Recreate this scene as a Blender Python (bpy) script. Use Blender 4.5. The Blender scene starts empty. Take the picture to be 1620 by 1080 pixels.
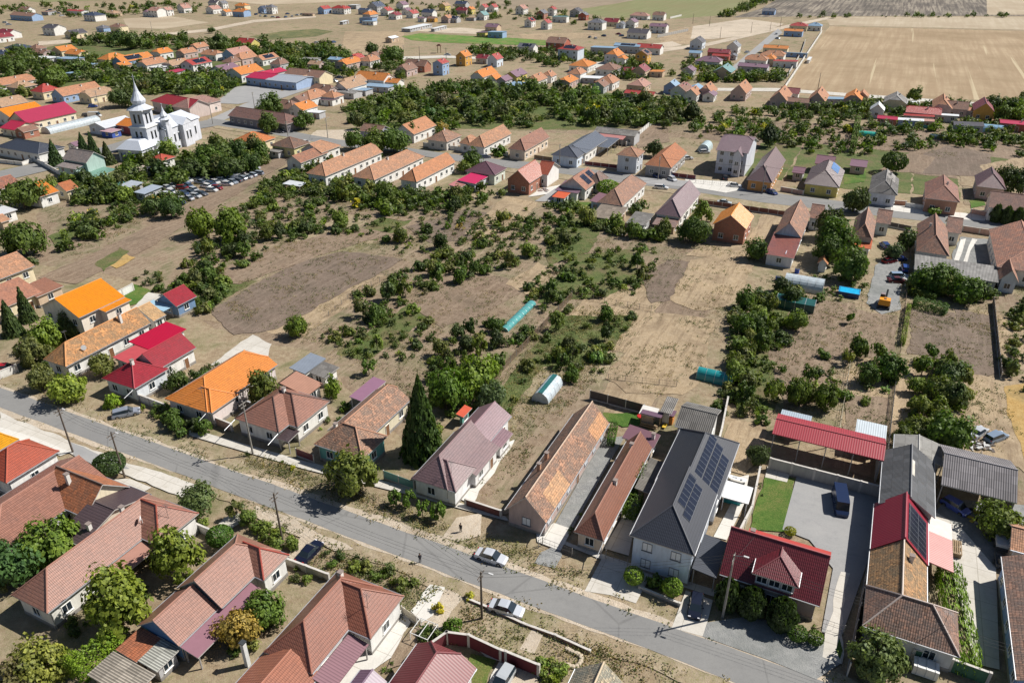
import bpy, math, random
import numpy as np
from mathutils import Vector, Matrix
R = math.radians
# ---------------------------------------------------------------- camera, sky, sun, exposure
scene = bpy.context.scene
col = scene.collection
cam = bpy.data.objects.new('camera', bpy.data.cameras.new('camera'))
col.objects.link(cam)
cam.location = (0, 0, 75)
cam.rotation_euler = (R(90 - 28.81), 0, 0)
cam.data.sensor_width = 36
cam.data.lens = 36 * 1200 / 1620
cam.data.clip_start = 1
cam.data.clip_end = 9000
scene.camera = cam
SUN_AZ, SUN_EL = 15.5, 48.0            # azimuth from +X towards +Y
w = bpy.data.worlds.new('World'); scene.world = w; w.use_nodes = True
nt = w.node_tree; nt.nodes.clear()
sky = nt.nodes.new('ShaderNodeTexSky'); sky.sky_type = 'NISHITA'; sky.sun_disc = False
sky.sun_elevation = R(SUN_EL); sky.sun_rotation = R(90 - SUN_AZ)
sky.air_density = 1.0; sky.dust_density = 0.6; sky.ozone_density = 1.5
bg = nt.nodes.new('ShaderNodeBackground'); bg.inputs[1].default_value = 0.05
wo = nt.nodes.new('ShaderNodeOutputWorld')
nt.links.new(sky.outputs[0], bg.inputs[0]); nt.links.new(bg.outputs[0], wo.inputs[0])
sl = bpy.data.lights.new('sun', 'SUN'); sl.energy = 5.0; sl.angle = R(0.5); sl.color = (1, .955, .88)
sun = bpy.data.objects.new('sun', sl); col.objects.link(sun)
sd = Vector((math.cos(R(SUN_EL)) * math.cos(R(SUN_AZ)), math.cos(R(SUN_EL)) * math.sin(R(SUN_AZ)), math.sin(R(SUN_EL))))
sun.rotation_euler = sd.to_track_quat('Z', 'Y').to_euler(); sun.location = (0, 0, 200)
scene.view_settings.view_transform = 'Standard'; scene.view_settings.look = 'None'
scene.view_settings.exposure = 0.36; scene.view_settings.gamma = 1
scene.cycles.max_bounces = 5; scene.cycles.diffuse_bounces = 2; scene.cycles.transparent_max_bounces = 6
rnd = random.Random(7)
rng = np.random.default_rng(7)
# ---------------------------------------------------------------- material helpers
def nn(nt, t, **k):
    n = nt.nodes.new(t)
    for a, b in k.items(): setattr(n, a, b)
    return n
def setin(n, d):
    for k, v in d.items(): n.inputs[k].default_value = v
def newmat(name):
    m = bpy.data.materials.new(name); m.use_nodes = True
    return m, m.node_tree, m.node_tree.nodes['Principled BSDF']
def mth(nt, op, a, b=None, c=None):
    n = nn(nt, 'ShaderNodeMath', operation=op)
    for i, x in enumerate((a, b, c)):
        if x is None: continue
        if isinstance(x, (int, float)): n.inputs[i].default_value = x
        else: nt.links.new(x, n.inputs[i])
    return n.outputs[0]
def noise(nt, vec, scale, detail=3, rough=.55, dist=0):
    n = nn(nt, 'ShaderNodeTexNoise'); setin(n, {'Scale': scale, 'Detail': detail, 'Roughness': rough, 'Distortion': dist})
    nt.links.new(vec, n.inputs['Vector']); return n.outputs['Fac']
def ramp(nt, fac, pts):
    n = nn(nt, 'ShaderNodeValToRGB'); nt.links.new(fac, n.inputs[0]); e = n.color_ramp.elements
    while len(e) < len(pts): e.new(.5)
    for i, (p, c) in enumerate(pts):
        e[i].position = p; e[i].color = (c, c, c, 1) if isinstance(c, (int, float)) else (*c, 1)
    return n.outputs[0]
def mix(nt, fac, a, b, mode='MIX'):
    n = nn(nt, 'ShaderNodeMix', data_type='RGBA', blend_type=mode)
    for i, x in ((0, fac), (6, a), (7, b)):
        if isinstance(x, (int, float)): n.inputs[i].default_value = x
        elif isinstance(x, tuple): n.inputs[i].default_value = (*x, 1)
        else: nt.links.new(x, n.inputs[i])
    return n.outputs[2]
def bump(nt, bs, h, s=.3, d=.05):
    b = nn(nt, 'ShaderNodeBump'); b.inputs['Strength'].default_value = s; b.inputs['Distance'].default_value = d
    nt.links.new(h, b.inputs['Height']); nt.links.new(b.outputs[0], bs.inputs['Normal'])
CACHE = {}
def plain(name, c, rough=.7, metal=0, var=.12, scale=3.0, emit=None):
    k = (name, c, rough)
    if k in CACHE: return CACHE[k]
    m, nt, bs = newmat(name)
    tc = nn(nt, 'ShaderNodeTexCoord').outputs['Object']
    f = noise(nt, tc, scale, 4, .6)
    f2 = ramp(nt, f, [(.3, 1 - var), (.7, 1 + var * .4)])
    nt.links.new(mix(nt, 1, c, f2, 'MULTIPLY'), bs.inputs['Base Color'])
    setin(bs, {'Roughness': rough, 'Metallic': metal})
    CACHE[k] = m; return m
def plaster(c):
    k = ('plaster', c)
    if k in CACHE: return CACHE[k]
    m, nt, bs = newmat('plaster')
    tc = nn(nt, 'ShaderNodeTexCoord').outputs['Object']
    s = nn(nt, 'ShaderNodeMapping'); s.inputs['Scale'].default_value = (1, 1, .25); nt.links.new(tc, s.inputs[0])
    f = ramp(nt, noise(nt, s.outputs[0], 1.6, 5, .65), [(.3, .8), (.62, 1.03)])
    # splash dirt low on the wall, in patches
    sp = nn(nt, 'ShaderNodeSeparateXYZ'); nt.links.new(tc, sp.inputs[0])
    d = mth(nt, 'ADD', sp.outputs[2], mth(nt, 'MULTIPLY', noise(nt, tc, 2.5, 3), 1.0))
    dirt = ramp(nt, d, [(.45, .72), (1.2, 1.0)])
    cc = mix(nt, 1, c, f, 'MULTIPLY'); cc = mix(nt, 1, cc, dirt, 'MULTIPLY')
    nt.links.new(cc, bs.inputs['Base Color']); bs.inputs['Roughness'].default_value = .85
    bump(nt, bs, noise(nt, tc, 30, 2), .15, .01)
    CACHE[k] = m; return m
def brick(c=(.42, .13, .07)):
    k = ('brick', c)
    if k in CACHE: return CACHE[k]
    m, nt, bs = newmat('brick')
    uv = nn(nt, 'ShaderNodeTexCoord').outputs['UV']
    b = nn(nt, 'ShaderNodeTexBrick'); nt.links.new(uv, b.inputs[0])
    b.inputs['Color1'].default_value = (*c, 1); b.inputs['Color2'].default_value = (c[0] * .7, c[1] * .8, c[2] * .8, 1)
    b.inputs['Mortar'].default_value = (.35, .3, .26, 1); b.inputs['Scale'].default_value = 1
    b.inputs['Brick Width'].default_value = .5; b.inputs['Row Height'].default_value = .25; b.inputs['Mortar Size'].default_value = .02
    nt.links.new(b.outputs[0], bs.inputs['Base Color']); bs.inputs['Roughness'].default_value = .9
    CACHE[k] = m; return m
# roof key: (style, colour, age)  style: tile / metal / sheet / asb / flat
def roofmat(style, c, age=.2):
    k = ('roof', style, c, age)
    if k in CACHE: return CACHE[k]
    m, nt, bs = newmat(style + '_roofing')
    t = nn(nt, 'ShaderNodeTexCoord'); uv = t.outputs['UV']
    sp = nn(nt, 'ShaderNodeSeparateXYZ'); nt.links.new(uv, sp.inputs[0]); u, v = sp.outputs[0], sp.outputs[1]
    if style == 'tile' or style == 'metal':
        pu, pv = (.26, .36) if style == 'tile' else (.22, .40)
        fu = mth(nt, 'FRACT', mth(nt, 'DIVIDE', u, pu)); fv = mth(nt, 'FRACT', mth(nt, 'DIVIDE', v, pv))
        row = ramp(nt, fv, [(0, .42), (.22, .92), (.8, 1.05), (1, 1.08)])
        colw = ramp(nt, mth(nt, 'SINE', mth(nt, 'MULTIPLY', fu, 6.283)), [(0, .86), (1, 1.0)])
        cell = nn(nt, 'ShaderNodeTexWhiteNoise', noise_dimensions='2D')
        cb = nn(nt, 'ShaderNodeCombineXYZ')
        nt.links.new(mth(nt, 'FLOOR', mth(nt, 'DIVIDE', u, pu)), cb.inputs[0]); nt.links.new(mth(nt, 'FLOOR', mth(nt, 'DIVIDE', v, pv)), cb.inputs[1])
        nt.links.new(cb.outputs[0], cell.inputs['Vector'])
        hgt = mth(nt, 'ADD', mth(nt, 'MULTIPLY', fv, -1.0), mth(nt, 'MULTIPLY', mth(nt, 'SINE', mth(nt, 'MULTIPLY', fu, 6.283)), .5))
        cr = ramp(nt, cell.outputs['Value'], [(0, 1 - .75 * age), (.5, 1), (1, 1 + .5 * age)])
        n1 = noise(nt, uv, .45, 4, .65); n2 = noise(nt, uv, 2.2, 4, .7)
        old = (c[0] * .38 + .03, c[1] * .5 + .025, c[2] * .6 + .025); pale = (min(1, c[0] * 1.1 + .08), c[1] * 1.15 + .08, c[2] * 1.1 + .07)
        base = mix(nt, 1, mix(nt, 1, c, cr, 'MULTIPLY'), mix(nt, 1, row, colw, 'MULTIPLY'), 'MULTIPLY')
        f = ramp(nt, mth(nt, 'ADD', mth(nt, 'MULTIPLY', n1, .6), mth(nt, 'MULTIPLY', n2, .4)), [(.47 - .1 * age, 0), (.62 - .05 * age, min(1, age * 1.5))])
        base = mix(nt, f, base, mix(nt, 1, old, row, 'MULTIPLY'))
        if age > .4:
            sp2 = ramp(nt, noise(nt, uv, 5.0, 2, .5), [(.60, 0), (.66, age * .8)])
            base = mix(nt, sp2, base, pale)
        rough = .38 if style == 'metal' else .8
    elif style == 'sheet':
        w_ = mth(nt, 'ABSOLUTE', mth(nt, 'SUBTRACT', mth(nt, 'FRACT', mth(nt, 'DIVIDE', u, .35)), .5))
        row = ramp(nt, w_, [(.30, 1.0), (.42, .55), (.5, .8)]); hgt = w_
        n1 = ramp(nt, noise(nt, uv, .6, 4, .6), [(.3, 1 - age * .5), (.7, 1 + age * .2)])
        base = mix(nt, 1, mix(nt, 1, c, row, 'MULTIPLY'), n1, 'MULTIPLY'); rough = .4
        if age > .4:
            rf = ramp(nt, noise(nt, uv, 1.2, 5, .7), [(.5, 0), (.62, age)])
            base = mix(nt, rf, base, (.2, .09, .05))
    elif style == 'asb':
        w_ = mth(nt, 'SINE', mth(nt, 'MULTIPLY', u, 6.283 / .3)); hgt = w_
        row = ramp(nt, w_, [(0, .5), (.8, 1.05)])
        fv = mth(nt, 'FRACT', mth(nt, 'DIVIDE', v, 1.5)); fu = mth(nt, 'FRACT', mth(nt, 'DIVIDE', u, 1.1))
        ln = mix(nt, 1, ramp(nt, fv, [(0, .5), (.05, 1), (1, 1)]), ramp(nt, fu, [(0, .75), (.04, 1), (1, 1)]), 'MULTIPLY')
        cell = nn(nt, 'ShaderNodeTexWhiteNoise', noise_dimensions='2D'); cb = nn(nt, 'ShaderNodeCombineXYZ')
        nt.links.new(mth(nt, 'FLOOR', mth(nt, 'DIVIDE', u, 1.1)), cb.inputs[0]); nt.links.new(mth(nt, 'FLOOR', mth(nt, 'DIVIDE', v, 1.5)), cb.inputs[1]); nt.links.new(cb.outputs[0], cell.inputs['Vector'])
        base = mix(nt, 1, mix(nt, 1, c, mix(nt, 1, row, ln, 'MULTIPLY'), 'MULTIPLY'), ramp(nt, cell.outputs[0], [(0, .72), (1, 1.15)]), 'MULTIPLY')
        base = mix(nt, ramp(nt, noise(nt, uv, 1.5, 5, .7), [(.5, 0), (.7, age)]), base, (.1, .085, .07)); rough = .9
    else:
        n1 = ramp(nt, noise(nt, uv, .9, 5, .65), [(.3, 1 - age), (.7, 1 + age * .3)]); hgt = n1
        base = mix(nt, 1, c, n1, 'MULTIPLY'); rough = .6
    nt.links.new(base, bs.inputs['Base Color']); bs.inputs['Roughness'].default_value = rough
    bump(nt, bs, hgt, .5 if style != 'flat' else .1, .06)
    CACHE[k] = m; return m
def glassmat():
    if 'glass' in CACHE: return CACHE['glass']
    m, nt, bs = newmat('window_glass'); setin(bs, {'Base Color': (.02, .03, .04, 1), 'Roughness': .08, 'Specular IOR Level': .8})
    CACHE['glass'] = m; return m
def solarmat(c=(.008, .011, .025)):
    k = ('solar', c)
    if k in CACHE: return CACHE[k]
    m, nt, bs = newmat('solar_cells'); uv = nn(nt, 'ShaderNodeTexCoord').outputs['UV']
    b = nn(nt, 'ShaderNodeTexBrick'); nt.links.new(uv, b.inputs[0]); b.offset = 0
    b.inputs['Color1'].default_value = (*c, 1); b.inputs['Color2'].default_value = (*[x * 1.4 for x in c], 1); b.inputs['Mortar'].default_value = (.18, .19, .2, 1)
    setin(b, {'Scale': 1, 'Brick Width': 1.05, 'Row Height': 1.75, 'Mortar Size': .022})
    nt.links.new(b.outputs[0], bs.inputs['Base Color']); setin(bs, {'Roughness': .22}); CACHE[k] = m; return m

# ---------------------------------------------------------------- mesh builder
class MB:
    def __init__(s): s.v = []; s.f = []; s.uv = []; s.mi = []; s.mats = []
    def mat(s, m):
        if m not in s.mats: s.mats.append(m)
        return s.mats.index(m)
    def poly(s, pts, m, uv=None):
        i = len(s.v); s.v += [tuple(p) for p in pts]; s.f.append(tuple(range(i, i + len(pts))))
        if uv is None:
            a, b, c = Vector(pts[0]), Vector(pts[1]), Vector(pts[2])
            n = (b - a).cross(c - a)
            if n.length < 1e-9: n = Vector((0, 0, 1))
            n.normalize()
            if abs(n.z) > .95: uv = [(p[0], p[1]) for p in pts]
            else:
                e = Vector((-n.y, n.x, 0)).normalized(); g = n.cross(e)
                uv = [(Vector(p).dot(e), Vector(p).dot(g)) for p in pts]
        s.uv += uv; s.mi.append(s.mat(m))
    def box(s, c, d, m, rz=0, taper=1.0):
        cx, cy, cz = c; dx, dy, dz = d[0] / 2, d[1] / 2, d[2] / 2; ca, sa = math.cos(rz), math.sin(rz)
        P = []
        for z, k in ((-dz, 1), (dz, taper)):
            for x, y in ((-dx, -dy), (dx, -dy), (dx, dy), (-dx, dy)):
                x *= k; y *= k
                P.append((cx + x * ca - y * sa, cy + x * sa + y * ca, cz + z))
        for q in ((3, 2, 1, 0), (4, 5, 6, 7), (0, 1, 5, 4), (1, 2, 6, 5), (2, 3, 7, 6), (3, 0, 4, 7)): s.poly([P[i] for i in q], m)
    def tube(s, p0, p1, r0, r1, m, n=8, cap=True):
        p0 = Vector(p0); p1 = Vector(p1); d = (p1 - p0).normalized(); a = d.orthogonal().normalized(); b = d.cross(a)
        A = [p0 + (a * math.cos(t) + b * math.sin(t)) * r0 for t in [2 * math.pi * i / n for i in range(n)]]
        B = [p1 + (a * math.cos(t) + b * math.sin(t)) * r1 for t in [2 * math.pi * i / n for i in range(n)]]
        for i in range(n): j = (i + 1) % n; s.poly([A[i], A[j], B[j], B[i]], m)
        if cap: s.poly(B, m); s.poly(A[::-1], m)
    def lathe(s, prof, m, c=(0, 0, 0), n=16):
        rings = [[(c[0] + r * math.cos(2 * math.pi * i / n), c[1] + r * math.sin(2 * math.pi * i / n), c[2] + z) for i in range(n)] for r, z in prof]
        for a, b in zip(rings, rings[1:]):
            for i in range(n): j = (i + 1) % n; s.poly([a[i], a[j], b[j], b[i]], m)
        s.poly(rings[-1], m)
    def mesh(s, name):
        me = bpy.data.meshes.new(name); me.from_pydata(s.v, [], s.f)
        for m in s.mats: me.materials.append(m)
        me.polygons.foreach_set('material_index', s.mi)
        l = me.uv_layers.new(name='UVMap'); l.data.foreach_set('uv', [x for p in s.uv for x in p])
        me.update(); return me
    def obj(s, name, parent=None, loc=None, rz=0, smooth=False):
        me = s.mesh(name)
        if smooth: me.polygons.foreach_set('use_smooth', [True] * len(me.polygons))
        return link(name, me, parent, loc, rz)
def link(name, me, parent=None, loc=None, rz=0):
    o = bpy.data.objects.new(name, me); col.objects.link(o)
    if parent is not None: o.parent = parent
    if loc is not None: o.location = loc
    if rz: o.rotation_euler = (0, 0, rz)
    return o
def thing(name, label, cat, loc=(0, 0, 0), rz=0, group=None):
    o = link(name, None, None, loc, rz); o.empty_display_size = .5; return tag(o, label, cat, group)
def tag(o, label, cat, group=None):
    o['label'] = label; o['category'] = cat
    if group: o['group'] = group
    return o
def copy_tree(o, parent=None):
    c = o.copy(); col.objects.link(c); c.parent = parent
    for ch in list(o.children): copy_tree(ch, c)
    return c
def npmesh(name, V, nper=4, mats=(), smooth=False, attr=None):
    """V: (F, nper, 3) array of separate faces"""
    F = V.shape[0]; me = bpy.data.meshes.new(name)
    me.vertices.add(F * nper); me.vertices.foreach_set('co', V.reshape(-1).astype(np.float32))
    me.loops.add(F * nper); me.loops.foreach_set('vertex_index', np.arange(F * nper, dtype=np.int32))
    me.polygons.add(F); me.polygons.foreach_set('loop_start', np.arange(0, F * nper, nper, dtype=np.int32))
    me.polygons.foreach_set('loop_total', np.full(F, nper, dtype=np.int32))
    for m in mats: me.materials.append(m)
    if attr is not None:
        a = me.attributes.new('tint', 'FLOAT_COLOR', 'FACE'); a.data.foreach_set('color', attr.astype(np.float32).reshape(-1))
    me.update(calc_edges=True); return me

# ---------------------------------------------------------------- ground materials
def groundmat(kind):
    k = ('g', kind)
    if k in CACHE: return CACHE[k]
    m, nt, bs = newmat(kind + '_surface')
    tc = nn(nt, 'ShaderNodeTexCoord').outputs['Object']
    rot = nn(nt, 'ShaderNodeMapping'); rot.inputs['Rotation'].default_value = (0, 0, R(25.5)); nt.links.new(tc, rot.inputs[0]); rv = rot.outputs[0]
    st = nn(nt, 'ShaderNodeMapping'); st.inputs['Scale'].default_value = (1, .08, 1); nt.links.new(rv, st.inputs[0]); sv = st.outputs[0]
    n0 = noise(nt, tc, .02, 4, .6); n1 = noise(nt, tc, .12, 5, .65, .4); n2 = noise(nt, tc, .9, 5, .7); n3 = noise(nt, tc, 5, 3, .7); ns = noise(nt, sv, 1.1, 4, .7)
    C = {
     'dry':    ((.255, .19, .122), (.40, .325, .225), (.125, .125, .05)),
     'soil':   ((.19, .135, .095), (.31, .235, .17), (.135, .10, .07)),
     'soil_dark': ((.155, .115, .088), (.24, .185, .145), (.11, .085, .063)),
     'straw':  ((.36, .27, .17), (.47, .37, .25), (.21, .15, .095)),
     'orchard': ((.215, .155, .105), (.34, .265, .19), (.10, .11, .042)),
     'greens': ((.075, .105, .03), (.14, .16, .055), (.15, .11, .065)),
     'lawn':   ((.055, .12, .018), (.10, .17, .03), (.16, .15, .05)),
     'pitch':  ((.085, .19, .03), (.14, .23, .05), (.22, .20, .08)),
     'verge':  ((.29, .225, .145), (.44, .365, .265), (.14, .135, .05)),
     'dirt':   ((.47, .39, .30), (.58, .51, .42), (.33, .265, .19)),
     'asphalt': ((.205, .203, .20), (.24, .237, .23), (.18, .178, .175)),
     'asphalt_pale': ((.27, .27, .272), (.33, .325, .32), (.22, .22, .225)),
     'concrete': ((.48, .45, .40), (.58, .555, .51), (.38, .35, .30)),
     'concrete_white': ((.56, .54, .50), (.64, .62, .58), (.46, .44, .40)),
     'gravel': ((.22, .225, .225), (.33, .33, .32), (.15, .16, .155)),
     'stubble': ((.33, .24, .15), (.41, .315, .205), (.25, .18, .105)),
     'ploughed': ((.12, .10, .085), (.36, .31, .245), (.08, .07, .06)),
     'palefield': ((.40, .33, .235), (.46, .39, .29), (.33, .26, .18)),
     'greenfield': ((.17, .185, .08), (.22, .22, .11), (.20, .18, .09)),
     'brownfield': ((.27, .21, .15), (.33, .26, .19), (.21, .17, .12)),
     'marsh':  ((.09, .11, .045), (.16, .16, .07), (.22, .18, .09)),
     'gold':   ((.40, .25, .085), (.52, .36, .15), (.2, .15, .07)),
    }[kind]
    if kind in ('ploughed', 'stubble', 'greenfield', 'brownfield', 'palefield'):
        s2 = nn(nt, 'ShaderNodeMapping'); s2.inputs['Scale'].default_value = (.35 if kind == 'ploughed' else .3, .012, 1); nt.links.new(rv, s2.inputs[0])
        if kind in ('stubble',): s2.inputs['Scale'].default_value = (.32, .012, 1)
        fs = noise(nt, s2.outputs[0], 1.0, 4, .7, .25)
        c = mix(nt, ramp(nt, fs, [(.42, 0), (.62, 1)]), C[0], C[1])
        c = mix(nt, ramp(nt, n0, [(.42, 0), (.65, .8)]), c, C[2])
        c = mix(nt, ramp(nt, n1, [(.35, .0), (.8, .45)]), c, C[2])
        if kind == 'stubble':
            s3 = nn(nt, 'ShaderNodeMapping'); s3.inputs['Rotation'].default_value = (0, 0, R(9)); s3.inputs['Scale'].default_value = (.22, .004, 1); nt.links.new(rv, s3.inputs[0])
            c = mix(nt, ramp(nt, noise(nt, s3.outputs[0], 1.0, 2, .5, .3), [(.66, 0), (.69, .7)]), c, (.5, .42, .28))
    elif kind.startswith('asphalt') or kind.startswith('concrete'):
        c = mix(nt, ramp(nt, n1, [(.35, 0), (.7, 1)]), C[0], C[1]); c = mix(nt, ramp(nt, n2, [(.5, 0), (.75, .6)]), c, C[2])
        c = mix(nt, 1, c, ramp(nt, n3, [(.3, .93), (.7, 1.05)]), 'MULTIPLY')
        if kind.startswith('concrete'):
            b = nn(nt, 'ShaderNodeTexBrick'); nt.links.new(rv, b.inputs[0]); b.offset = 0
            b.inputs['Color1'].default_value = b.inputs['Color2'].default_value = (1, 1, 1, 1); b.inputs['Mortar'].default_value = (.62, .6, .56, 1)
            setin(b, {'Scale': 1, 'Brick Width': 3.0, 'Row Height': 3.0, 'Mortar Size': .035}); c = mix(nt, 1, c, b.outputs[0], 'MULTIPLY')
        else:
            if kind == 'asphalt':
                vo = nn(nt, 'ShaderNodeTexVoronoi', feature='DISTANCE_TO_EDGE'); vo.inputs['Scale'].default_value = .07; nt.links.new(tc, vo.inputs[0])
                cr = ramp(nt, mth(nt, 'ADD', vo.outputs[0], mth(nt, 'MULTIPLY', n2, .02)), [(.014, .8), (.018, 1)]); c = mix(nt, 1, c, cr, 'MULTIPLY')
            s4 = nn(nt, 'ShaderNodeMapping'); s4.inputs['Scale'].default_value = (.05, 1.3, 1); nt.links.new(rv, s4.inputs[0])
            c = mix(nt, ramp(nt, noise(nt, s4.outputs[0], .8, 3, .6), [(.45, 0), (.7, .35)]), c, C[1])
    else:
        c = mix(nt, ramp(nt, mth(nt, 'ADD', mth(nt, 'MULTIPLY', n2, .5), mth(nt, 'MULTIPLY', n1, .5)), [(.42, 0), (.6, 1)]), C[0], C[1])
        c = mix(nt, ramp(nt, mth(nt, 'ADD', mth(nt, 'MULTIPLY', n1, .6), mth(nt, 'MULTIPLY', n3, .4)), [(.49, 0), (.6, .85)]), c, C[2])
        if kind in ('soil', 'soil_dark', 'straw', 'orchard'):
            c = mix(nt, ramp(nt, ns, [(.5, 0), (.62, .6)]), c, C[1] if kind != 'straw' else C[2])
        c = mix(nt, 1, c, ramp(nt, n3, [(.25, .62), (.75, 1.28)]), 'MULTIPLY')
        c = mix(nt, 1, c, ramp(nt, n0, [(.3, .88), (.7, 1.1)]), 'MULTIPLY')
    nt.links.new(c, bs.inputs['Base Color']); setin(bs, {'Roughness': .92, 'Specular IOR Level': .25})
    if not (kind.startswith('asphalt') or kind.startswith('concrete')): bump(nt, bs, mth(nt, 'ADD', n3, n2), .7, .12)
    CACHE[k] = m; return m

def patch(name, kind, pts, z, jit=.25):
    P = []
    n = len(pts); r = random.Random(int(abs(pts[0][0] * 13 + pts[0][1] * 7)))
    for i in range(n):
        a = Vector(pts[i]); b = Vector(pts[(i + 1) % n]); d = b - a; k = max(1, min(60, int(d.length / 1.6))) if jit else 1
        nv = Vector((-d.y, d.x)).normalized() if d.length > 0 else Vector((0, 0)); off = 0
        for j in range(k):
            if j: off = off * .6 + r.uniform(-1, 1) * jit
            q = a + d * (j / k) + (nv * off if j else nv * 0); P.append((q.x, q.y, z))
    m = MB(); m.poly(P, groundmat(kind)); o = m.obj(name)
    # triangulated by Blender from the outline; keep normal up
    if o.data.polygons[0].normal.z < 0: o.data.flip_normals()
    o['kind'] = 'structure'; return o

# ---------------------------------------------------------------- buildings
WIN = {}
def winmesh(w, h, shut=0, fr=(.82, .82, .8)):
    k = (w, h, shut, fr)
    if k not in WIN:
        f = plain('window_frame', fr, .5, var=.03); g = glassmat(); F = MB()
        t = .07
        for x in (-w / 2 + t / 2, w / 2 - t / 2): F.box((x, -.02, 0), (t, .10, h), f)
        if w > 1: F.box((0, -.02, 0), (t, .08, h - 2 * t), f)
        for z in (-h / 2 + t / 2, h / 2 - t / 2): F.box((0, -.02, z), (w - 2 * t, .10, t), f)
        F.box((0, -.07, -h / 2 - .03), (w + .14, .2, .05), f)
        G = MB(); G.box((0, .0, 0), (w - 2 * t, .04, h - 2 * t), g)
        if shut: G.box((0, -.035, h * (1 - shut) / 2), (w - 2 * t, .03, (h - 2 * t) * shut), plain('roller_shutter', (.78, .80, .84), .5))
        WIN[k] = (F.mesh('window'), G.mesh('pane'))
    return WIN[k]
DOOR = {}
def doormesh(c=(.2, .1, .05)):
    if c not in DOOR:
        m = MB(); d = plain('door_paint', c, .5); m.box((0, -.03, 1.02), (.95, .08, 2.04), d); f = plain('window_frame', (.82, .82, .8), .5, var=.03)
        for x in (-.51, .51): m.box((x, -.035, 1.04), (.07, .12, 2.1), f)
        m.box((0, -.035, 2.12), (1.09, .12, .07), f); m.box((.35, -.09, 1.0), (.05, .05, .16), plain('steel', (.4, .4, .4), .3, 1)); DOOR[c] = m.mesh('door')
    return DOOR[c]

def slope_z(x, y, W, L, he, rise, t0, t1):
    """height of the roof surface at local x,y"""
    hw = W / 2; z = rise * (1 - abs(x) / hw)
    for t, d in ((t0, y), (t1, L - y)):
        if t > 0: z = min(z, rise * (1 - t) + rise / hw * max(d, 0))
    return he + max(z, 0)

def roof_part(name, parent, W, L, he, rise, t0, t1, mat, ridgemat, gut, thick=.16):
    hw = W / 2; m = MB(); k0, k1 = hw * t0, hw * t1
    if L < k0 + k1: k0 = k1 = L / 2 * .98
    zr = he + rise; z0 = he + rise * (1 - t0); z1 = he + rise * (1 - t1)
    Lp = [(-hw, 0, he)] + ([(-hw * t0, 0, z0)] if 0 < t0 < 1 else []) + [(0, k0, zr), (0, L - k1, zr)] + ([(-hw * t1, L, z1)] if 0 < t1 < 1 else []) + [(-hw, L, he)]
    Rp = [(-x, y, z) for x, y, z in Lp]
    faces = [(Rp, 'R'), (Lp[::-1], 'L')]
    if t0 > 0: faces.append(([(-hw * t0, 0, z0), (hw * t0, 0, z0), (0, k0, zr)], 'F'))
    if t1 > 0: faces.append(([(hw * t1, L, z1), (-hw * t1, L, z1), (0, L - k1, zr)], 'K'))
    sl = math.hypot(hw, rise)
    for P, s in faces:
        if s == 'R': uv = [(p[1], (hw - p[0]) * sl / hw) for p in P]
        elif s == 'L': uv = [(p[1], (hw + p[0]) * sl / hw) for p in P]
        elif s == 'F': uv = [(p[0], p[1] * sl / hw) for p in P]
        else: uv = [(p[0], (L - p[1]) * sl / hw) for p in P]
        # make sure the normal points up
        a, b, c = Vector(P[0]), Vector(P[1]), Vector(P[2])
        if (b - a).cross(c - a).z < 0: P = P[::-1]; uv = uv[::-1]
        m.poly(P, mat, uv)
    edge = [(-hw, 0, he)] + ([(-hw * t0, 0, z0), (hw * t0, 0, z0)] if 0 < t0 < 1 else ([(0, 0, zr)] if t0 == 0 else [])) + [(hw, 0, he), (hw, L, he)] + ([(hw * t1, L, z1), (-hw * t1, L, z1)] if 0 < t1 < 1 else ([(0, L, zr)] if t1 == 0 else [])) + [(-hw, L, he)]
    n = len(edge)
    for i in range(n):
        a, b = edge[i], edge[(i + 1) % n]
        m.poly([(a[0], a[1], a[2] - thick), (b[0], b[1], b[2] - thick), b, a], gut)
    for P, s in faces:
        m.poly([(p[0], p[1], p[2] - thick) for p in P][::-1] if True else P, gut)
    # ridge and hip caps
    caps = [((0, k0, zr), (0, L - k1, zr))]
    if t0 > 0: caps += [((-hw * t0, 0, z0), (0, k0, zr)), ((hw * t0, 0, z0), (0, k0, zr))]
    if t1 > 0: caps += [((-hw * t1, L, z1), (0, L - k1, zr)), ((hw * t1, L, z1), (0, L - k1, zr))]
    for a, b in caps:
        if (Vector(b) - Vector(a)).length > .3: m.tube((a[0], a[1], a[2] + .02), (b[0], b[1], b[2] + .02), .11, .11, ridgemat, 6, False)
    return m.obj(name, parent)

def mono_part(name, parent, W, L, he, rise, mat, gut, side='L', thick=.14):
    """single pitch; high side at -x ('L'), +x ('R'), back ('K') or front ('F')"""
    hw = W / 2; m = MB()
    z = {'L': lambda x, y: he + rise * (hw - x) / W, 'R': lambda x, y: he + rise * (hw + x) / W, 'K': lambda x, y: he + rise * y / L, 'F': lambda x, y: he + rise * (L - y) / L}[side]
    P = [(-hw, 0), (hw, 0), (hw, L), (-hw, L)]; T = [(x, y, z(x, y)) for x, y in P]
    uv = [(y, x) for x, y in P] if side in 'LR' else [(x, y) for x, y in P]
    m.poly(T, mat, uv); B = [(x, y, c - thick) for x, y, c in T]; m.poly(B[::-1], gut)
    for i in range(4): j = (i + 1) % 4; m.poly([B[i], B[j], T[j], T[i]], gut)
    return m.obj(name, parent), z

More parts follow.
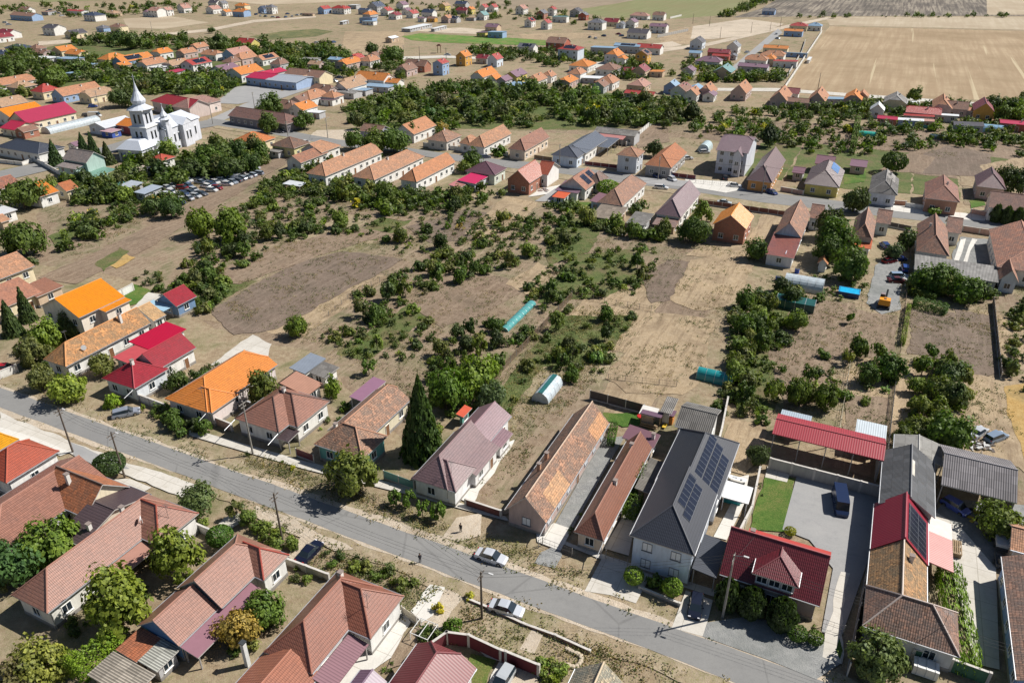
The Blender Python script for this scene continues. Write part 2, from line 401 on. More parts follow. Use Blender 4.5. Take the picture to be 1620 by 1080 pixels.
def block(root, d, detail=2, seed=0):
    """one block of a building, in the local frame of root.
    d: ox,oy (offset), rz, W, L, he, rise, t0, t1, roof, wall + options"""
    r = random.Random(seed)
    W, L, he, rise, t0, t1 = d['W'], d['L'], d['he'], d['rise'], d.get('t0', 0), d.get('t1', 0)
    fr = link('block', None) if False else None
    M_ = Matrix.Translation((d.get('ox', 0), d.get('oy', 0), 0)) @ Matrix.Rotation(d.get('rz', 0), 4, 'Z')
    def put(o): o.matrix_basis = M_ @ o.matrix_basis; return o
    rs, rc, ra = d['roof']; rm = roofmat(rs, rc, ra)
    gut = plain('eave_trim', d.get('trim', (.5, .48, .46) if rs != 'sheet' else rc), .6)
    cap = plain('ridge_cap', d.get('cap', tuple(min(1, x * 1.1 + .02) for x in rc)), .6)
    mono = d.get('mono'); oh = d.get('oh', .45 if detail > 0 else .35); th = .16; hw = W / 2
    if mono:
        o, zf = mono_part('roof', root, W, L, he, rise, rm, gut, mono); put(o)
    else:
        o = roof_part('roof', root, W, L, he, rise, t0, t1, rm, cap, gut); put(o)
        zf = lambda x, y: slope_z(x, y, W, L, he, rise, t0, t1)
    roof = o; Mw = root.matrix_basis @ M_; FOOT.append((Mw.translation.x, Mw.translation.y, Mw[0][0], Mw[1][0], W, L))
    wc = d['wall']
    if wc is None:      # open shelter on posts
        pm = plain('post_timber', d.get('post', (.32, .3, .29)), .7)
        nb = max(2, int(max(W, L) / 4) + 1)
        xs = [-hw + .25, hw - .25]
        pts = [(x, .3 + (L - .6) * i / (nb - 1)) for x in xs for i in range(nb)] if L >= W else [(-hw + .3 + (W - .6) * i / (nb - 1), y) for y in (.25, L - .25) for i in range(nb)]
        for x, y in pts:
            b = MB(); zt = zf(x, y) - .2; b.box((x, y, zt / 2), (.14, .14, zt), pm); put(b.obj('post', root))
        if d.get('backwall'):
            b = MB(); b.box((0, L - .4, he * .5 - .1), (W - .4, .15, he - .2), plaster(d['backwall'])); put(b.obj('wall', root))
    else:
        wm = brick() if wc == 'brick' else plaster(wc)
        m = MB(); x0, x1, y0, y1 = -hw + oh, hw - oh, oh, L - oh
        if d.get('y0') is not None: y0 = d['y0']
        def wall(pts2d):  # list of (x,y) along a wall, follows the roof underside
            (xa, ya), (xb, yb) = pts2d; n = 13 if not mono else 2; T = []
            for i in range(n):
                t = i / (n - 1); x, y = xa + (xb - xa) * t, ya + (yb - ya) * t; T.append((x, y, zf(x, y) - th - .01))
            if abs(zf((xa + xb) / 2, (ya + yb) / 2) - zf(xa, ya)) < 1e-4: T = [T[0], T[-1]]
            m.poly([(xa, ya, -.3), (xb, yb, -.3)] + T[::-1], wm)
        wall(((x0, y0), (x1, y0))); wall(((x1, y0), (x1, y1))); wall(((x1, y1), (x0, y1))); wall(((x0, y1), (x0, y0)))
        put(m.obj('wall', root))
        if detail >= 2:
            b = MB(); pc = plaster(d.get('plinth', (.30, .28, .26)))
            for c, s in (((0, y0 - .02, .25), (x1 - x0 + .08, .06, .6)), ((0, y1 + .02, .25), (x1 - x0 + .08, .06, .6)), ((x0 - .02, (y0 + y1) / 2, .25), (.06, y1 - y0 - .02, .6)), ((x1 + .02, (y0 + y1) / 2, .25), (.06, y1 - y0 - .02, .6))): b.box(c, s, pc)
            put(b.obj('plinth', root))
        # windows
        st = max(1, int(round((he - .4) / 2.8))); ww, wh = (1.3, 1.35); sh = d.get('shut', 0)
        skip = d.get('nowin', '')
        if detail >= 1:
            for side in 'FRLK':
                if side in skip: continue
                if detail == 1 and side in 'K' : continue
                ln = (x1 - x0) if side in 'FK' else (y1 - y0)
                n = max(1, int(ln / d.get('wsp', 3.4)))
                if ln < 2.2: continue
                dr = 0 if (side == 'R' and n > 1 and not d.get('nodoor')) else -1
                if dr == 0: dr = n // 2
                for s_ in range(st):
                    zc = 1.75 + s_ * 2.8
                    if zc + .8 > he: zc = he - .95
                    if zc < 1.0: continue
                    for i in range(n):
                        q = (i + .5) / n
                        if side == 'F': p = (x0 + ln * q, y0); a = 0
                        elif side == 'K': p = (x0 + ln * q, y1); a = math.pi
                        elif side == 'R': p = (x1, y0 + ln * q); a = math.pi / 2
                        else: p = (x0, y0 + ln * q); a = -math.pi / 2
                        if i == dr and s_ == 0:
                            o = link('door', doormesh(d.get('door', (.2, .1, .05))), root, (p[0], p[1], 0), a); put(o); continue
                        mf, mg = winmesh(ww, wh, sh, (.16, .17, .19) if sh else (.82, .82, .8))
                        o = link('window', mf, root, (p[0], p[1], zc), a); put(o)
                        link('pane', mg, o)
        # rain gutters down the sides of near buildings
        if detail >= 2 and not mono and d.get('gutter', 1):
            gm = plain('zinc', d.get('gut', (.55, .56, .58)), .35, .6)
            for s_ in (-1, 1): b = MB(); b.tube((s_ * (hw + .05), .05, he - .06), (s_ * (hw + .05), L - .05, he - .06), .075, .075, gm, 6); put(b.obj('gutter', root))
            b = MB()
            b.tube((x1 + .06, y0 + .1, 0.1), (x1 + .06, y0 + .1, he - .1), .05, .05, gm, 6); put(b.obj('downpipe', root))
    for (fx, fy, h) in d.get('ch', []):
        x, y = fx * hw, fy * L; z = zf(x, y); b = MB(); cm = plaster(d.get('chc', (.7, .68, .64)))
        b.box((x, y, z + h / 2 - .35), (.5, .5, h + .7), cm); b.box((x, y, z + h + .04), (.66, .66, .1), plain('chimney_cap', (.25, .2, .18), .8))
        put(b.obj('chimney', root))
    for (fx, fy, c) in d.get('dish', []):
        x, y = fx * hw, fy * L; z = zf(x, y); b = MB(); wmt = plain('dish_white', (.8, .8, .8), .4, var=.03)
        b.tube((x, y, z - .05), (x, y, z + .7), .04, .04, wmt, 6); b.tube((x + .05, y - .05, z + .75), (x + .16, y - .16, z + .8), .15, .5, wmt, 14); put(b.obj('satellite_dish', root))
    for (fx, fy) in d.get('ant', []):
        x, y = fx * hw, fy * L; z = zf(x, y); b = MB(); am = plain('steel', (.35, .35, .35), .4, .8)
        b.tube((x, y, z - .05), (x, y, z + 2.2), .03, .03, am, 5)
        for i in range(5): b.tube((x - .5 + .04 * i, y - .4 + .2 * i, z + 2.1), (x + .5 - .04 * i, y - .4 + .2 * i, z + 2.1), .018, .018, am, 4)
        b.tube((x, y - .45, z + 2.1), (x, y + .45, z + 2.1), .02, .02, am, 4); put(b.obj('antenna', root))
    # panels or repaired areas on a slope: (side, name, y0, y1, d0, d1, key) d = distance up the slope 0..1
    for s_, nm, ya, yb, d0, d1, key in d.get('pan', []):
        sg = 1 if s_ == 'R' else -1; lift = .09 if nm == 'solar_panel' else .035; b = MB()
        P = []
        for y, t in ((ya, d0), (yb, d0), (yb, d1), (ya, d1)):
            x = sg * hw * (1 - t); P.append(Vector((x, y * L, he + rise * t + lift)))
        sl_ = math.hypot(hw, rise); uv = [(y * L, t * sl_) for y, t in ((ya, d0), (yb, d0), (yb, d1), (ya, d1))]
        if nm == 'solar_panel': uv = [(a - ya * L, c - d0 * sl_) for a, c in uv]
        if sg < 0: P = P[::-1]; uv = uv[::-1]
        mt = solarmat() if key == 'solar' else (solarmat((.10, .2, .42)) if key == 'solarblue' else roofmat(*key))
        b.poly(P, mt, uv); Q = [p - Vector((0, 0, lift - .005)) for p in P]; fm = plain('aluminium', (.5, .5, .5), .4, .7) if 'solar' in nm else gut
        for i in range(4): j = (i + 1) % 4; b.poly([Q[i], Q[j], P[j], P[i]], fm)
        put(b.obj(nm, root))
    for (x, ln) in d.get('spout', []):   # long rain spout reaching out over the verge
        b = MB(); b.tube((x * hw, .1, he - .1), (x * hw, -ln, he - .75), .06, .05, plain('zinc', (.6, .61, .63), .35, .5), 7); put(b.obj('rain_spout', root))
    for (x, y, w_, l_, hh, rr) in d.get('dorm', []):   # small gabled dormer on the right-hand slope
        b = MB(); z0 = zf(x, y)
        X0 = x + w_; b_ = rm; zt = z0 + .2
        A = [(X0, y - l_ / 2, zf(X0, y) - .05), (X0, y + l_ / 2, zf(X0, y) - .05), (X0, y + l_ / 2, zf(X0, y) + hh), (X0, y, zf(X0, y) + hh + rr), (X0, y - l_ / 2, zf(X0, y) + hh)]
        b.poly(A, wm if wc else gut)
        xr = lambda zz: hw * (1 - (zz - he) / rise)
        ze = zf(X0, y) + hh; zt = ze + rr
        b.poly([(X0 + .25, y - l_ / 2 - .2, ze), (X0 + .25, y, zt), (xr(zt), y, zt), (xr(ze), y - l_ / 2 - .2, ze)], rm)
        b.poly([(X0 + .25, y, zt), (X0 + .25, y + l_ / 2 + .2, ze), (xr(ze), y + l_ / 2 + .2, ze), (xr(zt), y, zt)], rm)
        b.poly([(X0, y - l_ / 2, zf(X0, y)), (X0, y - l_ / 2, ze), (xr(ze), y - l_ / 2, ze)], wm); b.poly([(X0, y + l_ / 2, zf(X0, y)), (xr(ze), y + l_ / 2, ze), (X0, y + l_ / 2, ze)], wm)
        o = b.obj('dormer', root); put(o)
        mf, mg = winmesh(1.0, min(1.0, hh + rr * .3)); q = link('window', mf, o, (X0 + .01, y, zf(X0, y) + hh * .55 + .1), math.pi / 2); link('pane', mg, q)
    return roof

def building(name, label, cat, x, y, rz, blocks, detail=2, group=None):
    root = thing(name, label, cat, (x, y, 0), rz, group)
    for i, b in enumerate(blocks): block(root, b, detail, int(abs(x * 31 + y * 17)) + i)
    return root

# ---------------------------------------------------------------- trees
def foliage(attr=False):
    k = 'fol' + str(attr)
    if k in CACHE: return CACHE[k]
    m, nt, bs = newmat('foliage'); out = nt.nodes['Material Output']
    if attr: c = nn(nt, 'ShaderNodeAttribute', attribute_name='tint').outputs['Color']
    else: c = nn(nt, 'ShaderNodeObjectInfo').outputs['Color']
    g = nn(nt, 'ShaderNodeNewGeometry'); n1 = noise(nt, g.outputs['Position'], .9, 3, .7); n2 = noise(nt, g.outputs['Position'], 5.0, 2, .6)
    c = mix(nt, 1, c, ramp(nt, n1, [(.35, (.95, 1.05, .85)), (.65, (1.95, 1.85, 1.1))]), 'MULTIPLY')
    c = mix(nt, 1, c, ramp(nt, n2, [(.35, .55), (.66, 1.45)]), 'MULTIPLY')
    nt.links.new(c, bs.inputs['Base Color']); setin(bs, {'Roughness': .6, 'Specular IOR Level': .35})
    tr = nn(nt, 'ShaderNodeBsdfTranslucent'); nt.links.new(mix(nt, 1, c, (1.3, 1.5, .6), 'MULTIPLY'), tr.inputs[0])
    ms = nn(nt, 'ShaderNodeMixShader'); ms.inputs[0].default_value = .26
    nt.links.new(bs.outputs[0], ms.inputs[1]); nt.links.new(tr.outputs[0], ms.inputs[2]); nt.links.new(ms.outputs[0], out.inputs[0])
    CACHE[k] = m; return m
def leaves(P, N, size, rg, up=.5):
    """quads at points P facing roughly N"""
    n = len(P); d = N + rg.normal(0, .55, (n, 3)); d[:, 2] += up; d /= np.linalg.norm(d, axis=1, keepdims=True) + 1e-9
    a = np.cross(d, rg.normal(0, 1, (n, 3))); a /= np.linalg.norm(a, axis=1, keepdims=True) + 1e-9; b = np.cross(d, a)
    s = size * rg.uniform(.6, 1.35, (n, 1)); s2 = s * rg.uniform(.5, .9, (n, 1))
    return np.stack([P - a * s, P - b * s2, P + a * s, P + b * s2], axis=1)
def crown_pts(kind, n, rg):
    """unit crown: radius 1 in xy, z 0..1 (bottom to top); returns points and outward normals"""
    if kind == 'conifer':
        z = 1 - rg.uniform(0, 1, n) ** .6; tier = np.abs(((z * 9) % 1) - .2); r = (1 - z) ** .85 * (1.0 - .32 * tier) * rg.uniform(.45, 1.0, n) ** .5
        th = rg.uniform(0, 2 * np.pi, n); th = np.where(rg.uniform(0, 1, n) < .65, np.round(th / (2 * np.pi) * 9 + z * 5) / 9 * 2 * np.pi - z * 3.5 + rg.normal(0, .1, n), th)
        P = np.stack([r * np.cos(th), r * np.sin(th), z - r * .06], 1); N = np.stack([np.cos(th), np.sin(th), .5 + 0 * z], 1); return P, N
    if kind == 'column':
        z = rg.uniform(0, 1, n); r = (np.sin(np.pi * np.clip(z * .86 + .12, 0, 1)) ** .55) * rg.uniform(.75, 1.03, n); th = rg.uniform(0, 2 * np.pi, n); r *= 1 + .10 * np.sin(th * 5 + z * 11)
        return np.stack([r * np.cos(th), r * np.sin(th), z], 1), np.stack([np.cos(th), np.sin(th), 0 * z], 1)
    if kind == 'ball':
        d = rg.normal(0, 1, (n, 3)); d /= np.linalg.norm(d, axis=1, keepdims=True); r = rg.uniform(.93, 1.02, (n, 1)); P = d * r; P[:, 2] = P[:, 2] * .5 + .5; return P, d
    if kind == 'hedge':
        P = rg.uniform(-1, 1, (n, 3)); f = rg.integers(0, 5, n)
        for i, (ax, sg) in enumerate(((0, 1), (0, -1), (1, 1), (1, -1), (2, 1))):
            P[f == i, ax] = sg
        N = np.zeros((n, 3))
        for i, (ax, sg) in enumerate(((0, 1), (0, -1), (1, 1), (1, -1), (2, 1))): N[f == i, ax] = sg
        P = P * (1 + rg.normal(0, .06, (n, 3))); P[:, 2] = P[:, 2] * .5 + .5
        P[:, 2] += .09 * np.sin(P[:, 1] * 17) + .06 * np.sin(P[:, 0] * 7 + P[:, 1] * 5); return P, N
    # broad crowns from clumps
    K = {'round': 26, 'loose': 15, 'bush': 14, 'willow': 20}[kind]
    c = rg.normal(0, 1, (K, 3)); c /= np.linalg.norm(c, axis=1, keepdims=True); c *= rg.uniform(.30, .82, (K, 1)); c[:, 2] = np.abs(c[:, 2]) * 1.0 - .22 * (rg.uniform(0, 1, K) < .4)
    cr = rg.uniform(.2, .42, K) * (1 if kind != 'loose' else .8)
    i = rg.integers(0, K, n); d = rg.normal(0, 1, (n, 3)); d /= np.linalg.norm(d, axis=1, keepdims=True)
    rr = cr[i][:, None] * rg.uniform(.25, 1.0, (n, 1)) ** .4 * (1 + .25 * rg.normal(0, 1, (n, 1)) * .5)
    P = c[i] + d * rr
    if kind == 'willow': P[:, 2] -= .35 * (P[:, 0] ** 2 + P[:, 1] ** 2)
    N = d * .7 + P / (np.linalg.norm(P, axis=1, keepdims=True) + .1)
    P[:, 2] = (P[:, 2] + .35) / 1.35; P[:, :2] /= 1.05
    return P, N
PROTO = {}
def crownmesh(kind, var, n, leaf):
    k = (kind, var, n, leaf)
    if k not in PROTO:
        rg = np.random.default_rng(hash((kind == 'round', var, n)) % 1000 + var * 17)
        P, N = crown_pts(kind, n, rg)
        V = leaves(P, N, leaf, rg, .35)
        PROTO[k] = npmesh('crown', V, 4, [foliage()])
    return PROTO[k]
def barkmat(): return plain('bark', (.11, .085, .065), .9, var=.4, scale=6)
def trunkmesh(kind, var):
    k = ('trunk', kind, var)
    if k not in PROTO:
        r = random.Random(var * 7 + len(kind)); m = MB(); b = barkmat()
        if kind == 'conifer': m.tube((0, 0, -.01), (0, 0, .96), .028, .006, b, 7)
        else:
            m.tube((0, 0, -.01), (.02, .01, .36), .04, .028, b, 7)
            for i in range(6):
                a = i * 1.05 + r.uniform(-.3, .3); q = r.uniform(.12, .26); m.tube((.02, .01, .34), (math.cos(a) * q, math.sin(a) * q, r.uniform(.55, .75)), .02, .009, b, 5)
                m.tube((math.cos(a) * q, math.sin(a) * q, .6), (math.cos(a) * q * 1.7, math.sin(a) * q * 1.7, r.uniform(.72, .86)), .009, .003, b, 4)
            m.tube((.02, .01, .35), (0, .02, .85), .024, .006, b, 5)
        PROTO[k] = m.mesh('trunk')
    return PROTO[k]
def tree(x, y, kind, rad, h, colr, label, cat='tree', name='tree', group=None, lod=2, rz=0, sq=1):
    """h total height; crown radius rad"""
    t = thing(name, label, cat, (x, y, 0), rz, group); var = int(abs(x * 3 + y)) % 4
    n, leaf = {('round', 2): (3600, .062), ('round', 1): (1500, .085), ('loose', 2): (1500, .075), ('loose', 1): (620, .10), ('bush', 2): (1300, .085), ('bush', 1): (500, .12), ('willow', 2): (3000, .06), ('willow', 1): (1300, .08),
               ('conifer', 2): (4200, .06), ('conifer', 1): (1500, .09), ('column', 2): (2600, .09), ('column', 1): (800, .14), ('ball', 2): (2600, .07), ('ball', 1): (900, .1), ('hedge', 2): (3600, .055), ('hedge', 1): (1600, .075)}[(kind, lod)]
    c = link('crown', crownmesh(kind, var, n, leaf), t)
    base = {'round': .16, 'loose': .22, 'bush': .0, 'willow': .15, 'conifer': .04, 'column': .02, 'ball': .18, 'hedge': 0}[kind]
    c.location = (0, 0, h * base); c.scale = (rad * sq, rad, h * (1 - base) / (1.0)); c.color = (*colr, 1)
    if kind not in ('hedge', 'column'):
        tk = link('trunk', trunkmesh(kind, var), t); tk.scale = (rad * .9 + .5, rad * .9 + .5, h)
    return t

# ---------------------------------------------------------------- street furniture, vehicles, people
def car_proto(kind, c):
    root = link('parked_car', None); body = plain('car_paint', c, .25, .3, var=.02); gl = glassmat(); bl = plain('tyre_rubber', (.02, .02, .02), .8); ch = plain('steel', (.5, .5, .5), .3, 1)
    L, W, H = {'sedan': (4.5, 1.78, 1.45), 'hatch': (4.0, 1.72, 1.5), 'wagon': (4.6, 1.78, 1.5), 'van': (5.6, 2.0, 2.25), 'suv': (4.6, 1.88, 1.75)}[kind]
    # stations along the length: x, half width, bottom, shoulder, (roof height, roof half width) or None
    if kind == 'van': S = [(-.5, .80, .35, .8, None), (-.49, .95, .3, 1.1, (.97, .86)), (.2, 1, .28, 1.15, (1, .88)), (.33, 1, .28, 1.1, (.97, .85)), (.42, .98, .3, 1.05, None), (.5, .82, .35, .72, None)]
    elif kind in ('hatch', 'suv'): S = [(-.5, .84, .38, .72, None), (-.46, .95, .32, .92, None), (-.40, .97, .3, .95, (.93, .70)), (.05, 1, .28, .93, (1, .74)), (.14, 1, .28, .93, (.98, .72)), (.30, .98, .28, .92, None), (.45, .92, .32, .72, None), (.5, .8, .38, .62, None)]
    elif kind == 'wagon': S = [(-.5, .84, .38, .72, None), (-.47, .95, .32, .90, None), (-.42, .97, .3, .92, (.92, .70)), (.02, 1, .28, .9, (1, .73)), (.1, 1, .28, .9, (.98, .72)), (.26, .98, .28, .88, None), (.45, .92, .32, .70, None), (.5, .78, .38, .6, None)]
    else: S = [(-.5, .8, .4, .72, None), (-.46, .92, .32, .88, None), (-.33, .97, .3, .92, None), (-.2, 1, .28, .9, (.97, .68)), (.02, 1, .28, .9, (1, .72)), (.09, 1, .28, .9, (.97, .71)), (.25, .98, .28, .88, None), (.44, .92, .32, .72, None), (.5, .76, .4, .6, None)]
    m = MB(); g = MB(); hw = W / 2
    ring = [(x * L, hw * w_, b * .75, s_ * (1 if kind != 'van' else 1)) for x, w_, b, s_, _ in S]
    for i in range(len(S) - 1):
        (xa, wa, ba, sa), (xb, wb, bb, sb) = ring[i], ring[i + 1]
        for s in (-1, 1):
            q = [(xa, s * wa, ba), (xb, s * wb, bb), (xb, s * wb, (bb + sb) / 2), (xa, s * wa, (ba + sa) / 2)]; m.poly(q if s < 0 else q[::-1], body)
            q = [(xa, s * wa, (ba + sa) / 2), (xb, s * wb, (bb + sb) / 2), (xb, s * wb * .93, sb), (xa, s * wa * .93, sa)]; m.poly(q if s < 0 else q[::-1], body)
        m.poly([(xa, -wa * .93, sa), (xb, -wb * .93, sb), (xb, wb * .93, sb), (xa, wa * .93, sa)], body)
        m.poly([(xa, wa, ba), (xb, wb, bb), (xb, -wb, bb), (xa, -wa, ba)], bl)
        ra, rb = S[i][4], S[i + 1][4]
        def top(k, r): return (ring[k][0] - (0 if r else 0), (hw * r[1] if r else ring[k][1] * .9), (H * r[0] if r else ring[k][3]))
        if ra or rb:
            A, B = top(i, ra), top(i + 1, rb)
            wa2, wb2 = ring[i][1] * .92, ring[i + 1][1] * .92
            for s in (-1, 1):
                q = [(xa, s * wa2, sa), (xb, s * wb2, sb), (B[0], s * B[1], B[2] - (.06 if rb else 0)), (A[0], s * A[1], A[2] - (.06 if ra else 0))]; g.poly(q if s < 0 else q[::-1], gl if not (kind == 'van' and i < 2) else body)
            q = [(A[0], -A[1], A[2] + .004), (B[0], -B[1], B[2] + .004), (B[0], B[1], B[2] + .004), (A[0], A[1], A[2] + .004)]
            if ra and rb: m.poly(q, body); [m.poly([(A[0], s * A[1], A[2] - .06), (B[0], s * B[1], B[2] - .06), (B[0], s * B[1], B[2]), (A[0], s * A[1], A[2])][::(1 if s < 0 else -1)], body) for s in (-1, 1)]
            else: g.poly(q, gl)
    for e, sg in ((0, -1), (-1, 1)):
        x, w_, b, s_ = ring[e]; q = [(x, -w_, b), (x, w_, b), (x, w_ * .93, s_), (x, -w_ * .93, s_)]; m.poly(q if sg > 0 else q[::-1], body)
    m.obj('body', root); g.obj('windows', root)
    for sx in (-.31, .31):
        for sy in (-1, 1):
            t = MB(); t.tube((sx * L, sy * (hw - .2), .32), (sx * L, sy * (hw + .01), .32), .32, .32, bl, 14); o = t.obj('wheel', root)
            t = MB(); t.tube((sx * L, sy * (hw - .02), .32), (sx * L, sy * (hw + .025), .32), .19, .19, ch, 10); t.obj('rim', o)
    for sy in (-1, 1):
        t = MB(); t.box((L * .475, sy * hw * .66, .62), (.16, .32, .14), plain('lamp_lens', (.75, .75, .78), .1)); t.obj('headlight', root)
        t = MB(); t.box((-L * .485, sy * hw * .7, .78), (.1, .26, .16), plain('tail_lens', (.35, .01, .01), .2)); t.obj('tail_light', root)
        t = MB(); t.box((L * .12, sy * (hw + .06), .98), (.14, .16, .12), body); t.obj('mirror', root)
    return root
CARS = {}
def car(x, y, ang, kind, c, label, group=None, z=0):
    k = (kind, c)
    if k not in CARS: CARS[k] = r = car_proto(kind, c)
    else: r = copy_tree(CARS[k])
    r.name = 'parked_van' if kind == 'van' else 'parked_car'; r.location = (x, y, z); r.rotation_euler = (0, 0, R(ang)); tag(r, label, 'van' if kind == 'van' else 'car', group); return r

def pole(x, y, h, label, arm=64.5, lamp=True, wood=True, lean=0):
    t = thing('utility_pole', label, 'pole', (x, y, 0), R(arm)); t.rotation_euler = (0, R(lean), R(arm))
    pm = plain('pole_concrete', (.30, .28, .25), .9, var=.3) if not wood else plain('pole_timber', (.12, .095, .075), .9, var=.4)
    m = MB(); m.tube((0, 0, -.3), (0, 0, h), .17, .10, pm, 9); m.obj('shaft', t)
    m = MB(); m.box((0, 0, h - .5), (1.7, .1, .1), pm); m.box((0, 0, h - 1.1), (1.1, .1, .1), pm); m.obj('crossarm', t)
    for px_, pz in ((-.75, -.5), (-.3, -.5), (.3, -.5), (.75, -.5), (-.45, -1.1), (.45, -1.1)):
        m = MB(); m.tube((px_, 0, h + pz + .04), (px_, 0, h + pz + .22), .05, .03, plain('porcelain', (.55, .5, .45), .3), 6); m.obj('insulator', t)
    if lamp:
        m = MB(); m.tube((0, 0, h - .1), (0, -1.1, h + .25), .035, .03, plain('steel', (.4, .4, .4), .4, .8), 6); m.box((0, -1.35, h + .26), (.2, .6, .12), plain('lamp_housing', (.55, .55, .55), .5)); m.obj('street_lamp', t)
    return t
def cable(a, b, label, n=3, r=.02, sag=.5, grp=None):
    m = MB(); bm_ = plain('cable_black', (.03, .03, .03), .6)
    a = Vector(a); b = Vector(b); d = (b - a); s = Vector((-d.y, d.x, 0)).normalized()
    for k in range(n):
        off = s * ((k - (n - 1) / 2) * .5); p = None
        for i in range(9):
            t = i / 8; q = a + d * t + off; q.z -= 4 * sag * t * (1 - t)
            if p is not None: m.tube(p, q, r, r, bm_, 4, False)
            p = q
    return tag(m.obj('overhead_cable'), label, 'cable', grp)

FK = {'white': (.72, .71, .68), 'grey': (.38, .37, .35), 'green': (.07, .17, .10), 'brown': (.16, .06, .05), 'maroon': (.13, .02, .03), 'cream': (.62, .55, .42), 'pink': (.5, .32, .26), 'wood': (.22, .15, .1), 'beige': (.55, .5, .4), 'teal': (.12, .3, .28), 'dark': (.07, .06, .06), 'terra': (.4, .2, .13)}
def fence(pts, h, kind, c, label, group=None):
    """one fence run through the points: masonry 'wall', sheet 'panel', 'picket' or wire 'mesh'"""
    x0, y0 = pts[0]; t = thing('fence' if kind != 'wall' else 'garden_wall', label, 'fence' if kind != 'wall' else 'wall', (x0, y0, 0), 0, group); cc = FK[c] if isinstance(c, str) else c
    pm = plaster(cc) if kind == 'wall' else plain('fence_paint', cc, .6, var=.25); pc = plaster((.55, .52, .48)) if kind in ('wall', 'panel') else plain('post_steel', (.25, .24, .23), .6)
    first = True
    for a, b in zip(pts, pts[1:]):
        ax, ay, bx, by = a[0] - x0, a[1] - y0, b[0] - x0, b[1] - y0; L = math.hypot(bx - ax, by - ay); an = math.atan2(by - ay, bx - ax); ux, uy = (bx - ax) / L, (by - ay) / L
        n = max(1, int(L / (2.6 if kind != 'wall' else 3.2)))
        while n > 40: n = int(n / 2)
        m = MB(); mx, my = (ax + bx) / 2, (ay + by) / 2
        if kind == 'wall': m.box((mx, my, h / 2 - .1), (L, .2, h + .2), pm, an); m.box((mx, my, h + .03), (L, .3, .07), pc, an)
        elif kind == 'panel':
            m.box((mx, my, .15), (L, .16, .4), pc, an); m.box((mx, my, .35 + (h - .35) / 2), (L, .05, h - .35), pm, an)
        elif kind == 'picket':
            k = min(160, int(L / .22))
            for i in range(k): s_ = (i + .5) / k * L; m.box((ax + ux * s_, ay + uy * s_, h / 2), (.1, .025, h), pm, an)
            for z in (.3, h - .25): m.box((mx, my, z), (L, .03, .07), pm, an)
        else:
            for z in (.15, h * .5, h - .05): m.box((mx, my, z), (L, .03, .03), pm, an)
            k = min(80, int(L / .7))
            for i in range(k): s_ = (i + .5) / k * L; m.box((ax + ux * s_, ay + uy * s_, h / 2), (.02, .02, h), pm, an)
        m.obj('panel', t)
        for i in range(0 if first else 1, n + 1):
            p = MB(); s_ = L * i / n; w_ = .32 if kind == 'wall' else (.14 if kind == 'panel' else .08); p.box((ax + ux * s_, ay + uy * s_, (h + .12) / 2), (w_, w_, h + .12), pc, an); p.obj('post', t)
        first = False
    return t

def filmmat(c, op=.8):
    k = ('film', c, op)
    if k in CACHE: return CACHE[k]
    m, nt, bs = newmat('greenhouse_film'); tc = nn(nt, 'ShaderNodeTexCoord').outputs['Object']
    f = ramp(nt, noise(nt, tc, 1.3, 4, .6), [(.3, .75), (.7, 1.1)]); nt.links.new(mix(nt, 1, c, f, 'MULTIPLY'), bs.inputs['Base Color'])
    setin(bs, {'Roughness': .3, 'Alpha': op}); CACHE[k] = m; return m
def tunnel(x, y, ang, W, L, H, c, label, op=.85, name='polytunnel', cat='greenhouse'):
    t = thing(name, label, cat, (x, y, 0), R(ang - 90)); m = MB(); fm = filmmat(c, op); n = 12; k = max(2, int(L / 1.6))
    def pr(i): a = math.pi * i / n; return (-W / 2 * math.cos(a), H * math.sin(a) ** .75)
    for j in range(k):
        for i in range(n):
            (xa, za), (xb, zb) = pr(i), pr(i + 1); y0, y1 = -L / 2 + L * j / k, -L / 2 + L * (j + 1) / k
            m.poly([(xa, y0, za), (xa, y1, za), (xb, y1, zb), (xb, y0, zb)], fm)
    for yy in (-L / 2, L / 2): m.poly([(pr(i)[0], yy, pr(i)[1]) for i in range(n + 1)], fm)
    m.obj('cover', t, smooth=False)
    fm2 = plain('tunnel_hoop', (.6, .6, .6), .4, .5)
    for j in range(k + 1):
        b = MB(); yy = -L / 2 + L * j / k
        for i in range(n): (xa, za), (xb, zb) = pr(i), pr(i + 1); b.tube((xa * 1.01, yy, za * 1.01), (xb * 1.01, yy, zb * 1.01), .03, .03, fm2, 4, False)
        b.obj('hoop', t)
    return t

